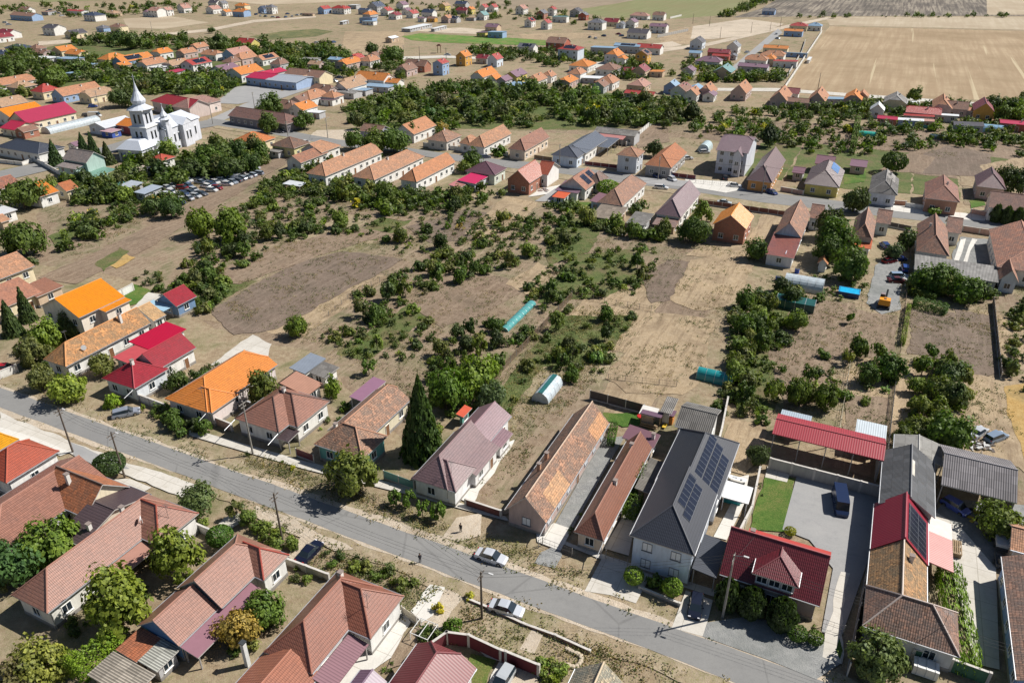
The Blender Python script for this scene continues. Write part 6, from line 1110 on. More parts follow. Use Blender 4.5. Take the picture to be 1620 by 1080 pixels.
GROUND = [
('garden_bed', 'greens', 1,[(-80,363),(-35,393),(30,410),(83,377),(80,337),(40,319),(-3,319),(-67,325)]),
('garden_bed', 'greens', 1,[(-291,451),(-210,464),(-143,437),(-132,393),(-184,393),(-234,410),(-248,377)]),
('garden_bed', 'greens', 1,[(-318,589),(-190,563),(-105,533),(-89,447),(-153,468),(-275,504),(-301,468),(-330,517)]),
('garden_bed', 'greens', 1,[(-137,266),(-120,280),(-94,289),(-87,266),(-103,258),(-118,248),(-141,238)]),
('garden_bed', 'greens', 2,[(5.7,154.1),(15.5,182.0),(31.6,186.4),(30.6,168.1),(21.8,157.4)]),
('garden_bed', 'greens', 2,[(-4.4,111.0),(9.7,147.8),(26.9,147.8),(17.2,127.4),(6.1,126.2),(-2.1,103.5)]),
('garden_bed', 'greens', 2,[(39.4,113.0),(48.8,141.9),(63.1,164.4),(68.5,154.1),(54.1,131.1),(46.1,111.0)]),
('field', 'stubble', 1,[(143,410),(167,464),(265,682),(418,648),(709,610),(447,370),(248,377),(136,393)]),
('field', 'palefield', 1,[(288,756),(868,756),(717,617),(423,657),(269,691)]),
('field', 'ploughed', 1,[(202,751),(252,834),(329,1005),(428,1261),(1322,1261),(886,773),(287,762)]),
('field', 'palefield', 2,[(606,1065),(1122,1065),(886,773),(447,773)]),
('field', 'greenfield', 1,[(59,814),(112,889),(173,987),(409,1261),(331,1024),(261,875),(202,773),(148,740),(87,751)]),
('field', 'brownfield', 1,[(-126,889),(-84,1005),(-48,1261),(404,1261),(173,987),(112,889),(56,814),(-6,834),(-79,860)]),
('field', 'palefield', 1,[(-376,969),(-250,1065),(-48,1261),(-90,987),(-175,920),(-261,875)]),
('field', 'greenfield', 1,[(-598,969),(-578,987),(-452,1044),(-315,1065),(-290,1005),(-449,936),(-518,904)]),
('football_pitch', 'pitch', 2,[(-84,617),(-72,636),(-36,621),(-5,610),(24,596),(31,569),(-4,572),(-50,582),(-74,596)]),
('marsh', 'marsh', 1,[(-200,617),(-182,652),(-160,665),(-142,648),(-149,617),(-181,596)]),
('lot', 'dirt', 1,[(-87,657),(-42,674),(-5,648),(-19,629),(-55,640)]),
('lot', 'straw', 1,[(5,632),(62,640),(72,617),(33,596),(9,603)]),
('lot', 'dirt', 1,[(142,674),(211,740),(233,701),(191,629),(150,603),(129,603)]),
('lot', 'straw', 1,[(114,640),(151,682),(127,576),(106,566)]),
('lot', 'palefield', 1,[(-351,740),(-317,762),(-263,710),(-284,665),(-318,674)]),
('lot', 'straw', 1,[(-133,648),(-86,648),(-70,522),(-104,528),(-121,576)]),
('sports_court', 'asphalt_pale', 2,[(-142,372),(-145,413),(-139,418),(-119,404),(-113,393),(-130,370)]),
('road', 'asphalt_pale', 3,[(130,473),(132,468),(213,640),(217,665),(207,644)]),
('track', 'dirt', 2,[(-282,625),(-248,665),(-231,730),(-182,762),(-179,751),(-224,710),(-241,648),(-275,610)]),
('track', 'dirt', 2,[(-345,589),(-282,625),(-275,610),(-333,569)]),
('track', 'dirt', 2,[(99,551),(141,582),(229,687),(291,756),(287,740),(225,669),(138,566),(98,536)]),
('yard', 'concrete', 2,[(37,487),(57,496),(65,482),(55,464),(33,464)]),
('yard', 'dirt', 2,[(89,569),(117,589),(120,569),(85,539)]),
('road', 'concrete', 2,[(88,410),(138,410),(241,366),(237,360),(136,401),(87,403)]),
('road', 'concrete', 2,[(-95,512),(-45,522),(-12,512),(-12,504),(-44,512),(-92,499)]),
('square', 'concrete', 3,[(-150,288),(-145,300),(-133,292),(-127,279),(-134,276),(-144,279)]),
('road', 'asphalt', 4,[(-179,247),(-177,259),(-168,272),(-159,285),(-154,299),(-148,315),(-138,330),(-131,339),(-104,325),(-85,312),(-69,302),(-52,296),(-28,283),(-12,276),(14,267),(37,256),(57,246),(79,236),(101,226),(126,217),(160,205),(153.0,194.1),(121,207),(98,216),(76,225),(55,237),(36,245),(14,257),(-11,266),(-28,275),(-50,286),(-67,292),(-83,302),(-101,313),(-125,326),(-133,317),(-141,302),(-148,285),(-153,272),(-161,259),(-170,246),(-172,235)]),
('verge', 'verge', 2,[(-29,288),(14,273),(58,253),(104,231),(163,210),(150.0,189.5),(119,202),(96,210),(74,220),(54,232),(13,251),(-27,269)]),
('verge', 'verge', 2,[(-134,342),(-106,330),(-70,306),(-52,300),(-50,283),(-66,286),(-99,308),(-124,321)]),
('road', 'asphalt_pale', 3,[(-133,337),(-127,330),(-120,360),(-109,396),(-97,431),(-101,439),(-115,410),(-127,372)]),
('yard', 'dirt', 2,[(-83,302),(-81,318),(-66,319),(-56,310),(-59,298),(-70,302)]),
('pavement', 'concrete_white', 5,[(58,249),(73,246),(75,238),(68,234),(57,241)]),
('pavement', 'concrete_white', 5,[(116,224),(125,220),(126,216),(122,213),(113,217)]),
('pavement', 'concrete_white', 5,[(130,216),(140,213),(136,208),(127,210)]),
('street_parking', 'asphalt_pale', 5,[(43,251),(59,247),(57,239),(44,244)]),
('verge', 'verge', 2,[(-132.4,138.3),(-96.3,121.6),(-40.5,95.7),(0.0,76.0),(30.2,60.9),(47.3,52.7),(43.1,44.3),(27.5,51.8),(6.8,62.5),(0.0,65.5),(-21.4,76.0),(-49.2,90.8),(-88.0,107.5),(-120.7,122.5)]),
('shoulder', 'dirt', 3,[(-131.0,136.4),(-95.1,119.6),(-40.2,93.2),(-19.2,84.1),(0.8,74.2),(29.9,59.8),(37.0,56.1),(46.5,51.1),(35.4,52.1),(28.4,54.8),(14.3,61.6),(0.2,67.9),(-16.3,76.2),(-29.9,82.7),(-46.4,91.1),(-89.5,110.0),(-123.9,126.7)]),
('road', 'asphalt', 4,[(-130.4,135.6),(-94.5,118.5),(-39.5,92.3),(0.0,73.5),(29.7,59.2),(36.8,55.8),(56.8,46.1),(54.0,41.9),(35.3,51.7),(28.4,54.9),(14.3,61.8),(0.0,68.6),(-18.2,77.4),(-38.4,87.1),(-62.2,98.5),(-90.6,112.0),(-125.1,128.4)]),
('forecourt', 'concrete', 4,[(-89.8,110.6),(-75.5,103.5),(-66.6,99.0),(-45.9,89.6),(-45.4,86.2),(-62.3,94.3),(-70.3,98.0),(-78.3,101.7),(-86.7,105.3)]),
('forecourt', 'asphalt_pale', 5,[(-72.9,101.7),(-62.6,97.0),(-60.0,94.7),(-63.3,94.1),(-70.0,97.6)]),
('sidewalk', 'concrete_white', 4,[(-87.1,106.0),(-78.9,102.8),(-71.5,99.0),(-72.6,98.0),(-80.4,101.7),(-85.8,103.8)]),
('driveway', 'concrete', 4,[(-62.4,92.0),(-59.0,92.3),(-54.7,90.2),(-56.2,88.1),(-59.1,89.3)]),
('driveway', 'concrete', 4,[(16.9,73.5),(19.5,74.8),(15.6,67.8),(12.7,69.1),(9.3,69.8),(12.1,75.5),(15.8,74.1)]),
('driveway', 'concrete', 4,[(22.3,69.9),(25.4,68.3),(23.0,62.7),(19.4,64.0)]),
('driveway', 'dirt', 4,[(-8.0,83.5),(-4.4,84.5),(-4.4,79.9),(-7.4,78.6),(-9.7,79.6)]),
('driveway', 'gravel', 4,[(3.9,76.6),(6.3,78.1),(6.8,76.0),(5.7,73.7),(3.0,74.6)]),
('driveway', 'gravel', 5,[(23.9,64.8),(29.7,65.8),(37.1,62.5),(38.0,58.9),(34.4,56.8),(29.8,59.4),(22.9,62.7)]),
('sidewalk', 'concrete', 5,[(-54.7,105.6),(-33.2,96.7),(-16.3,90.5),(-0.9,83.7),(-0.4,82.7),(-16.1,88.7),(-32.8,94.7),(-53.9,103.5)]),
('sidewalk', 'concrete', 5,[(-0.4,83.7),(8.4,78.1),(16.1,74.5),(27.5,69.3),(27.0,68.3),(15.9,73.1),(-0.4,82.4)]),
('sidewalk', 'concrete_white', 5,[(3.4,80.1),(6.0,82.4),(8.5,81.1),(6.6,76.9),(3.5,78.6)]),
('driveway', 'gravel', 4,[(6.1,82.1),(11.7,94.9),(15.4,102.6),(19.0,103.5),(14.9,95.1),(8.5,81.1)]),
('driveway', 'concrete', 4,[(12.6,77.4),(13.7,79.6),(19.1,89.3),(20.9,88.7),(16.8,79.6),(15.8,76.0)]),
('lawn', 'lawn', 4,[(12.8,109.0),(15.0,110.6),(23.2,110.0),(24.9,106.8),(18.8,106.0),(17.4,107.5),(14.2,108.3)]),
('vacant_yard', 'orchard', 4,[(-6.5,86.2),(-1.1,102.6),(7.0,119.3),(15.5,121.6),(17.5,113.0),(7.0,95.1),(-0.9,84.1)]),
('path', 'concrete_white', 5,[(-7.8,87.6),(-5.0,94.7),(-1.9,100.7),(0.5,102.4),(-1.0,98.3),(-5.8,86.2)]),
('terrace', 'concrete_white', 4,[(28.1,79.6),(33.8,89.0),(33.1,92.0),(36.8,93.2),(34.1,86.2),(29.8,79.0)]),
('plot', 'straw', 3,[(32.0,94.3),(35.4,103.5),(38.2,108.1),(43.2,106.0),(38.5,95.9),(36.1,93.2)]),
('lawn', 'lawn', 4,[(33.6,81.1),(39.6,93.5),(43.7,92.3),(38.3,80.6)]),
('patio', 'concrete', 5,[(39.1,92.6),(40.3,95.4),(43.4,93.8),(42.1,91.4)]),
('courtyard', 'asphalt_pale', 4,[(38.2,81.1),(44.7,94.1),(48.1,93.2),(55.8,89.3),(48.4,76.0),(39.4,62.5),(37.4,63.4),(42.6,73.7),(41.3,79.0)]),
('alley', 'concrete', 5,[(36.2,59.8),(40.6,68.3),(43.4,73.1),(44.5,72.8),(39.7,63.4),(38.1,58.8)]),
('lawn', 'lawn', 5,[(38.1,60.7),(39.2,62.5),(38.9,60.7),(38.1,59.4)]),
('garden_bed', 'verge', 4,[(29.8,63.4),(33.6,65.8),(37.4,63.4),(36.2,60.7),(31.7,62.0)]),
('courtyard', 'concrete', 4,[(57.6,78.4),(58.0,73.1),(56.3,67.3),(53.4,58.9),(55.9,58.1),(64.2,73.7),(63.6,81.5),(61.7,84.8)]),
('courtyard', 'gravel', 4,[(61.5,84.8),(63.6,81.5),(64.2,73.7),(68.0,73.7),(75.4,86.2),(64.9,87.6)]),
('plot', 'straw', 3,[(76.7,111.0),(90.4,121.6),(100.1,123.9),(78.1,87.6),(79.8,95.1),(70.7,99.1)]),
('dry_grass', 'gold', 4,[(91.0,118.9),(97.9,120.2),(80.7,92.0),(82.3,98.3),(86.9,111.0)]),
('path', 'concrete', 4,[(-42.6,80.2),(-41.4,83.5),(-39.7,84.5),(-38.3,82.9),(-40.6,79.6)]),
('shoulder', 'dirt', 4,[(-37.7,86.2),(-34.0,84.5),(-21.6,77.2),(-24.2,76.9),(-28.1,79.0),(-34.1,81.5),(-37.0,83.7)]),
('driveway', 'dirt', 4,[(-30.4,76.0),(-29.3,80.2),(-27.3,79.4),(-25.8,77.2),(-27.9,73.7)]),
('path', 'concrete_white', 4,[(-16.7,62.9),(-13.5,67.3),(-12.4,64.8),(-14.0,59.8),(-17.8,56.4),(-20.5,55.6)]),
('yard', 'dirt', 3,[(-11.9,67.3),(-9.0,70.4),(-5.6,68.3),(-7.3,63.4),(-11.2,64.4)]),
('pad', 'concrete_white', 5,[(-12.6,66.5),(-10.6,70.9),(-8.6,70.4),(-9.8,65.8),(-11.0,64.8)]),
('front_verge', 'verge', 4,[(-8.1,64.8),(-6.4,68.3),(2.7,64.4),(3.3,59.8),(1.5,58.9),(-6.9,63.4)]),
('yard', 'orchard', 4,[(-14.4,58.1),(-13.0,63.4),(-11.4,64.4),(-11.0,62.5),(-12.4,58.9)]),
('lawn', 'lawn', 4,[(-5.4,58.1),(-4.8,60.3),(-1.8,59.4),(-3.0,55.6),(-5.0,55.6)]),
('path', 'concrete_white', 5,[(-2.8,55.6),(-1.5,59.1),(-0.7,58.8),(-1.8,55.6)]),
('yard', 'dirt', 4,[(-1.8,55.6),(-0.6,58.8),(2.9,57.7),(2.8,55.2)]),
('sidewalk', 'concrete', 5,[(-4.9,61.6),(-3.0,60.7),(2.9,58.3),(2.7,57.6),(-3.0,59.8)]),
('driveway', 'dirt', 5,[(0.9,60.9),(2.5,63.9),(3.7,62.9),(2.6,60.2)]),
('orchard_ground', 'orchard', 1,[(-146,225),(-87,263),(-51,238),(-21,225),(10,219),(27,203),(52.7,184.2),(63.4,175.8),(38.3,113.0),(21.1,111.0),(5.9,121.6),(-6.3,131.1),(-17.7,101.7),(-39.0,131.1),(-62.9,141.9),(-75.4,157.4),(-101.2,171.9),(-118.9,175.8)]),
('track', 'soil', 2,[(-114.6,168.1),(-108.6,184.2),(-102,208),(-90,261),(-86,276),(-79,276),(-82,261),(-92,207),(-96.4,186.4),(-103.6,164.4)]),
('plot', 'soil_dark', 2,[(-66.4,150.3),(-61.8,162.6),(-53.1,179.1),(-43.8,185.1),(-27.5,179.9),(-35.6,166.2),(-49.5,141.9),(-57.9,139.1)]),
('plot', 'soil_dark', 2,[(-30,203),(-13,219),(-2,211),(-12.0,193.2),(-22.0,190.9)]),
('plot', 'soil', 2,[(-22.8,154.1),(-14.0,171.9),(-1.5,168.1),(3.0,160.9),(-6.9,147.8),(-14.7,141.9)]),
('plot', 'straw', 2,[(-13.1,198.0),(-2,231),(8,225),(4,211),(-6.9,195.6)]),
('plot', 'soil_dark', 2,[(31.3,168.1),(39.6,179.9),(44.8,177.9),(36.0,155.8),(31.4,154.1)]),
('plot', 'straw', 2,[(36.0,155.8),(45.4,179.1),(64.4,185.1),(59.1,171.9),(48.1,152.5),(40.6,150.3)]),
('plot', 'straw', 2,[(44.8,182.0),(52.5,190.9),(64.6,188.6),(62.2,179.9)]),
('plot', 'straw', 2,[(17.6,121.6),(30.6,149.4),(43.8,146.3),(35.7,121.6),(31.0,116.1),(20.8,116.7)]),
('plot', 'soil', 2,[(-76.4,168.1),(-62.1,188.6),(-45,203),(-33.2,198.0),(-47.7,184.2),(-64.6,164.4)]),
('garden_bed', 'gold', 3,[(-102.2,175.8),(-100.0,183.3),(-96.5,180.8),(-98.2,173.8)]),
('garden_bed', 'greens', 3,[(-105.0,176.6),(-103.7,187.7),(-100.0,185.1),(-100.4,171.9)]),
('garden_bed', 'greens', 2,[(-127.1,195.6),(-124,208),(-119,202),(-120.4,187.7)]),
('lot', 'concrete', 3,[(-58.7,126.2),(-54.0,139.1),(-48.9,135.0),(-48.4,128.6),(-54.4,128.2)]),
('lawn', 'lawn', 3,[(-90.3,158.1),(-89.8,164.4),(-83.8,160.2),(-83.7,154.8),(-86.3,152.5)]),
('yard', 'concrete', 3,[(-84.9,147.8),(-84.4,159.8),(-78.6,157.4),(-77.9,150.9),(-81.5,146.3)]),
('lawn', 'lawn', 3,[(16,225),(25,225),(22,215),(17,216)]),
('yard', 'concrete_white', 3,[(5,230),(8,237),(16,243),(12,233)]),
('yard', 'asphalt_pale', 3,[(7,226),(14,239),(17,236),(12,225)]),
('plot', 'greens', 2,[(8.6,193.2),(17,211),(27,207),(19.8,184.2),(9.5,175.8)]),
('plot', 'straw', 2,[(-1.5,164.4),(6.4,177.9),(10.9,171.9),(4.4,157.4)]),
('lawn', 'lawn', 3,[(114,259),(125,264),(117,246),(109,243)]),
('lawn', 'lawn', 3,[(141,226),(147,230),(144,222),(138,219)]),
('lot', 'straw', 2,[(62.7,190.9),(74,214),(79,211),(70.0,195.6),(63.4,184.2)]),
('yard', 'gravel', 3,[(79.9,154.1),(91.1,175.8),(98.8,184.2),(97.5,175.8),(86.3,150.9),(81.0,148.4)]),
('drive', 'concrete_white', 4,[(111.7,177.9),(121.5,193.2),(123.4,194.1),(117.2,184.2),(112.7,177.5)]),
('drive', 'concrete_white', 4,[(114.2,177.9),(121.2,188.6),(125.1,194.1),(126.0,193.2),(119.8,185.1),(115.0,177.5)]),
('yard', 'gravel', 3,[(109.4,175.8),(122.8,195.6),(130.1,193.2),(120.1,173.8)]),
('plot', 'soil_dark', 2,[(78.7,131.1),(88.4,150.9),(97.4,149.4),(86.6,128.6)]),
('plot', 'soil_dark', 2,[(83.0,121.6),(98.2,150.9),(104.9,147.8),(92.8,123.9)]),
('plot', 'soil', 2,[(61.7,131.1),(73.6,152.5),(84.2,147.8),(75.4,128.6)]),
('plot', 'soil', 2,[(54.3,101.7),(61.5,116.1),(67.9,115.0),(60.2,99.6)]),
('plot', 'soil', 2,[(51.0,131.1),(65.3,157.4),(75.6,154.1),(64.2,131.1),(54.1,113.0),(47.8,111.0)]),
('plot', 'straw', 2,[(81.6,116.1),(87.2,123.4),(92.7,121.6),(84.5,105.3),(76.1,103.5)]),
('plot', 'soil_dark', 2,[(142,271),(169,294),(178,280),(160,252),(139,256)]),
('plot', 'straw', 2,[(166,266),(195,280),(173,245),(157,245)]),
('plot', 'soil', 2,[(127,259),(150,284),(155,276),(141,256)]),
('plot', 'soil', 1,[(74,309),(97,337),(158,325),(207,309),(187,267),(127,259),(93,284)]),
('plot', 'soil', 2,[(49,314),(69,337),(62,299),(48,289)]),
('orchard_ground', 'orchard', 1,[(-80,363),(-16,393),(86,363),(81,304),(38,309),(-29,325),(-67,325)]),
('orchard_ground', 'orchard', 2,[(-77,238),(-55,259),(-22,238),(-10,225),(-31,208),(-59,219)]),
]
FENCES = [
([(27.6,73.1),(34.7,84.5),(38.3,93.2)],1.6,'wall', 'beige', 'tall beige wall between the solar house and the lawn'),
([(40.3,94.7),(55.1,87.7)],2.2,'wall', 'grey', 'long grey block wall in front of the red open shed'),
([(-6.8,86.2),(-1.6,83.7)],1.3,'wall', 'brown', 'brown street wall of the vacant house yard, left of the clay-roofed house'),
([(-19.7,92.3),(-14.8,89.7)],1.7,'panel', 'teal', 'worn teal street fence left of the vacant white house'),
([(-7.3,113.0),(13.7,156.8)],1.7,'picket', 'wood', 'weathered board fence along the left side of the overgrown plot'),
([(13.5,157.4),(30.7,150.0)],1.4,'mesh', 'wood', 'wire fence at the far end of the overgrown plot'),
([(14.0,114.6),(23.0,110.0)],2.0,'panel', 'dark', 'dark sheet fence behind the little lawn'),
([(18.1,121.6),(30.4,118.9)],1.2,'mesh', 'dark', 'thin wire fence across the straw-coloured plot'),
([(-34.6,98.0),(-31.4,96.3)],1.6,'panel', 'maroon', 'maroon gate fence right of the white hip-roofed house'),
([(-51.1,107.1),(-47.2,104.9)],1.6,'wall', 'pink', 'low pink wall and dark gate beside the bright orange roof'),
([(-67.7,114.6),(-60.9,111.0)],1.5,'wall', 'white', 'white street wall of the crimson roofed house'),
([(3.6,77.6),(4.2,78.1),(8.1,76.0)],1.4,'mesh', 'dark', 'dark wire gate of the gravel drive between the long brown roofs'),
([(12.6,75.5),(15.3,73.9)],1.6,'mesh', 'dark', 'black wrought gate beside the pale blue two-storey house'),
([(16.4,70.2),(21.0,67.5)],0.5,'wall', 'grey', 'low kerb wall along the garden of the two round shrubs'),
([(37.7,64.2),(39.9,63.1)],1.5,'mesh', 'dark', 'dark wrought gate at the end of the grey courtyard'),
([(55.2,87.6),(48.4,76.0),(41.4,63.4),(38.1,57.3)],2.2,'panel', 'dark', 'long dark sheet fence between the courtyard and the clay and maroon roofs'),
([(46.4,59.5),(50.1,58.1),(53.4,56.3)],1.9,'wall', 'green', 'green and grey street wall in front of the clay roofed corner house'),
([(-7.7,61.8),(-5.1,61.4),(-1.3,59.3),(-0.7,59.1),(3.0,57.3)],2.0,'wall', 'maroon', 'dark red and white street wall beside the maroon roof, bottom centre'),
([(-9.9,59.8),(-7.7,61.8)],2.0,'wall', 'maroon', 'short maroon side wall running down from the red street wall'),
([(-5.6,68.3),(-2.2,66.5),(1.4,64.4),(5.2,62.7),(9.1,60.5)],0.45,'wall', 'pink', 'low pink kerb of the front verge below the silver car'),
([(-30.3,74.6),(-23.9,71.7)],1.2,'wall', 'beige', 'beige and brick garden wall between the two brown tile roofs'),
([(-44.7,81.1),(-41.7,79.6)],1.4,'wall', 'white', 'short white wall under the street end of the salmon roof'),
([(-11.6,64.5),(-13.6,66.1)],1.5,'panel', 'cream', 'cream board gate next to the white brick-roofed house'),
([(-96.3,121.6),(-94.5,124.3)],1.6,'wall', 'white', 'white panel wall at the left edge behind the street trees'),
([(-90.5,154.8),(-88.3,160.9)],1.8,'wall', 'white', 'white concrete panel wall behind the bright orange roof'),
([(-169.8,268.9),(-144.5,244.7),(-136.1,243.3)],1.5,'wall', 'white', 'white wall in front of the tall pale green house'),
([(-183.4,268.9),(-173.4,265.6),(-170.3,279.0)],1.3,'wall', 'white', 'white fence with brown gates of the navy roofed house'),
([(-34.0,291.8),(-18.3,284.4),(-11.8,281.7)],1.6,'wall', 'white', 'white street fence of the streaked brown roof house'),
([(-6.6,280.8),(-1.6,277.3)],1.7,'wall', 'white', 'white street wall between terracotta and brown roofed houses'),
([(8.1,273.9),(14.3,270.5)],1.6,'panel', 'wood', 'brown plank street fence left of the blue-grey roofed house'),
([(25.8,265.6),(36.6,260.9)],1.6,'panel', 'maroon', 'maroon fence and gates left of the square two-storey house'),
([(53.5,251.8),(61.3,248.2)],1.6,'panel', 'maroon', 'dark red fence right of the half orange roofed house'),
([(60.5,244.7),(75.8,239.2)],1.5,'mesh', 'dark', 'row of dark wire gates in front of the tall purple roofed house'),
([(86.0,235.9),(91.8,232.0)],1.5,'wall', 'pink', 'pink street wall left of the yellow house'),
([(56.2,224.0),(61.0,221.6),(80.4,211.9)],1.5,'panel', 'brown', 'brown fence behind the upper street left of the brick house'),
([(109.6,224.0),(119.4,221.6)],1.5,'wall', 'terra', 'reddish wall right of the moss-grey roofed house'),
([(118.8,220.4),(123.5,218.1)],1.4,'wall', 'white', 'white street wall before the orange-brown house'),
([(135.5,214.7),(139.3,211.4)],1.4,'wall', 'pink', 'pinkish wall left of the cypress house'),
([(105.7,204.0),(111.0,200.0)],1.5,'panel', 'dark', 'dark fence of the car-filled yard on the upper street'),
([(125.4,200.0),(132.6,196.0)],1.6,'wall', 'pink', 'pinkish street wall and gates behind the double concrete drive'),
([(43.8,291.8),(59.2,327.4)],1.8,'wall', 'white', 'white concrete fence rising from the long barn towards the fields'),
([(131.3,385.0),(243.8,640.3)],1.8,'wall', 'white', 'pale wall on the left boundary of the stubble field'),
([(153.2,441.2),(191.2,530.6),(213.5,589.0)],1.6,'wall', 'white', 'white wall stub beside the blue enclosure'),
([(109.4,610.0),(140.0,648.3)],2.0,'wall', 'grey', 'grey block wall below the pink roofed house, far right of centre'),
([(142.7,740.2),(157.1,761.7)],1.6,'wall', 'white', 'white wall left of the open pale field in the distance'),
([(52.7,99.6),(66.2,128.2)],1.2,'mesh', 'cream', 'pale bleached fence line between the kitchen garden plots'),
([(60.4,98.3),(71.5,120.4)],1.4,'picket', 'grey', 'grey plank fence running up behind the red open shed'),
([(77.2,131.1),(103.7,184.2)],1.2,'mesh', 'wood', 'thin fence beside the gravel yard with the excavator'),
([(91.8,121.6),(108.4,154.1)],1.5,'panel', 'dark', 'dark fence with shadow on the right of the soil plots'),
([(-26.5,171.9),(-36.6,159.1),(-40.0,147.8)],1.2,'mesh', 'wood', 'wire fence beside the dark tilled plot in the central orchard'),
([(38.3,113.0),(34.9,103.5),(31.8,95.9)],1.6,'wall', 'beige', 'narrow pale wall along the path behind the white barn'),
]
CARLIST = [
(-2.8,75.4,-23,'sedan', (0.62,0.64,0.68),'silver sedan parked on the far side of the bottom road, facing right'),
(-0.7,66.6,-20,'sedan', (0.6,0.63,0.68),'silver sedan parked on the near verge beside the dark pole'),
(22.9,67.0,-108,'hatch', (0.015,0.02,0.04),'dark blue car standing in the shaded driveway of the solar panel house'),
(48.2,86.2,-105,'van', (0.02,0.035,0.09),'dark blue van alone in the grey courtyard'),
(-27.4,76.3,65,'sedan', (0.012,0.016,0.04),'black car parked nose-down beside the bushes below the road'),
(-67.2,109.7,25,'wagon', (0.3,0.33,0.4),'grey-blue estate car parked between the small bright tree and the orange roof'),
(-1.0,56.5,-118,'hatch', (0.55,0.58,0.6),'silver car in the yard behind the dark red wall, at the bottom edge'),
(-97.2,124.7,10,'hatch', (0.55,0.02,0.03),'red car half visible at the left edge under the trees'),
(78.0,103.9,35,'sedan', (0.55,0.57,0.6),'silver saloon standing in dry grass, left one of the pair by the grey open barn'),
(80.3,102.6,25,'wagon', (0.25,0.32,0.42),'blue-grey estate with sunroof, right one of the pair by the grey open barn'),
(74.0,103.0,75,'hatch', (0.6,0.64,0.7),'white car tucked under the large tree beside the open barn'),
(64.8,85.5,-60,'hatch', (0.1,0.15,0.5),'blue car parked in the shade under the open barn roof'),
(53.5,252.0,-70,'hatch', (0.03,0.06,0.22),'dark blue car, rightmost of the two blue ones on the upper street'),
(48.6,252.0,-70,'hatch', (0.03,0.06,0.2),'dark blue car, leftmost parked in front of the grey house'),
(53.4,247.6,-65,'hatch', (0.65,0.66,0.68),'white car parked right of the two blue cars'),
(48.2,238.6,-20,'wagon', (0.7,0.7,0.7),'white car driving on the upper street below the parked blue cars'),
(72.4,240.6,-20,'sedan', (0.7,0.7,0.7),'white car on the pale concrete in front of the tall purple roofed house'),
(71.4,249.1,80,'hatch', (0.03,0.03,0.035),'dark car behind the gate of the tall purple roofed house'),
(82.3,233.3,-60,'hatch', (0.02,0.04,0.15),'dark blue car beside the orange fronted house'),
(64.8,223.4,-20,'sedan', (0.5,0.55,0.55),'pale car half hidden behind the brown fence by the upper street'),
(98.6,188.0,90,'hatch', (0.03,0.06,0.18),'dark blue car parked nose-in beside the clay roofed house with orange porch'),
(95.4,177.7,20,'hatch', (0.22,0.02,0.03),'dark red car in the crowded yard'),
(98.1,179.3,0,'wagon', (0.03,0.06,0.25),'dark blue car next to the dark red car in the crowded yard'),
(93.6,168.2,-8,'wagon', (0.32,0.42,0.55),'light blue estate car beside the white rubble bags'),
(92.0,165.6,-6,'sedan', (0.12,0.03,0.03),'dark red-brown saloon parked against the light blue estate'),
(97.1,172.8,70,'hatch', (0.03,0.08,0.3),'small blue car between the bush and the light blue estate'),
(63.6,273.4,15,'wagon', (0.7,0.7,0.7),'white car near the polytunnel, upper of the two white ones'),
(63.1,273.4,5,'sedan', (0.65,0.66,0.68),'white car parked near the polytunnel beside the grey roofed house'),
(71.9,282.1,5,'hatch', (0.65,0.66,0.68),'small white car standing close to the round white tunnel'),
(-9.7,275.1,15,'hatch', (0.12,0.13,0.18),'dark grey car on the upper street left of the walnut'),
(-80.5,296.1,60,'hatch', (0.7,0.7,0.7),'white car stopped on the main road above the terracotta roof'),
(-195.5,362.9,20,'hatch', (0.03,0.08,0.35),'blue car under the trees near the junction by the guesthouse'),
(-185.0,342.9,0,'van', (0.66,0.67,0.68),'white van beside the polytunnel near the guesthouse'),
(-189.2,344.1,0,'hatch', (0.05,0.06,0.1),'dark car just left of the white van near the guesthouse'),
(-95.0,313.6,-20,'hatch', (0.08,0.08,0.1),'dark car on the road in front of the long dark building'),
]
YARD = """-111.2 238.1 -35 0 3;-110.6 240.4 -30 0 0;-109.4 242.6 150 1 1;-108.4 244.7 157 1 1;-107.6 246.2 -21 0 0;-106.6 248.8 -23 5 1;-105.4 250.7 -16 1 1;-104.2 252.6 -28 1 3;-103.3 255 -22 1 2;-102.2 256.9 -33 7 2;-101.3 258.7 155 8 2;-109.2 231.7 153 0 0;-108 233.8 -25 5 0;-106.1 238.3 -12 6 2;-104.9 240.1 -39 7 3;-102.7 244.4 159 1 1;-101.7 246.5 -29 4 3;-101.1 248.5 145 7 1;-99.8 250.8 -38 8 0;-99 252.5 167 1 2;-98.3 254.7 -16 4 2;-97.2 256.7 150 0 2;-96.2 258.8 145 1 3;-95.2 260.8 -24 1 0;-93.8 263.3 -27 7 2;-107.7 223.5 -29 4 0;-106.5 225.7 158 7 2;-105.4 227.8 -17 5 2;-104.6 230.1 -36 5 1;-103.6 232.2 -26 2 3;-102.2 233.7 -24 4 0;-101.7 236 -37 0 3;-99.4 240.1 155 5 0;-98.5 242 -29 2 0;-97.7 244.3 -38 5 3;-96.4 246.6 -13 1 3;-95.7 248.3 156 2 0;-94.6 250.7 -25 7 2;-93.8 252.5 -23 4 3;-92.7 254.8 166 5 0;-90.5 258.6 -21 3 2;-89.8 260.9 159 8 1;-101.9 223.4 169 7 1;-100.3 227.6 145 8 1;-98.9 229.7 -23 3 0;-98 232.1 -23 4 2;-96 235.9 -20 5 3;-95.1 238.1 -19 6 0;-93.1 242.2 -14 5 0;-92 244.4 -34 1 0;-91.1 246.1 157 4 0;-90.2 248.6 148 1 3;-89.3 250.3 160 8 1;-88.1 252.4 151 1 0;-87 254.5 169 1 2"""
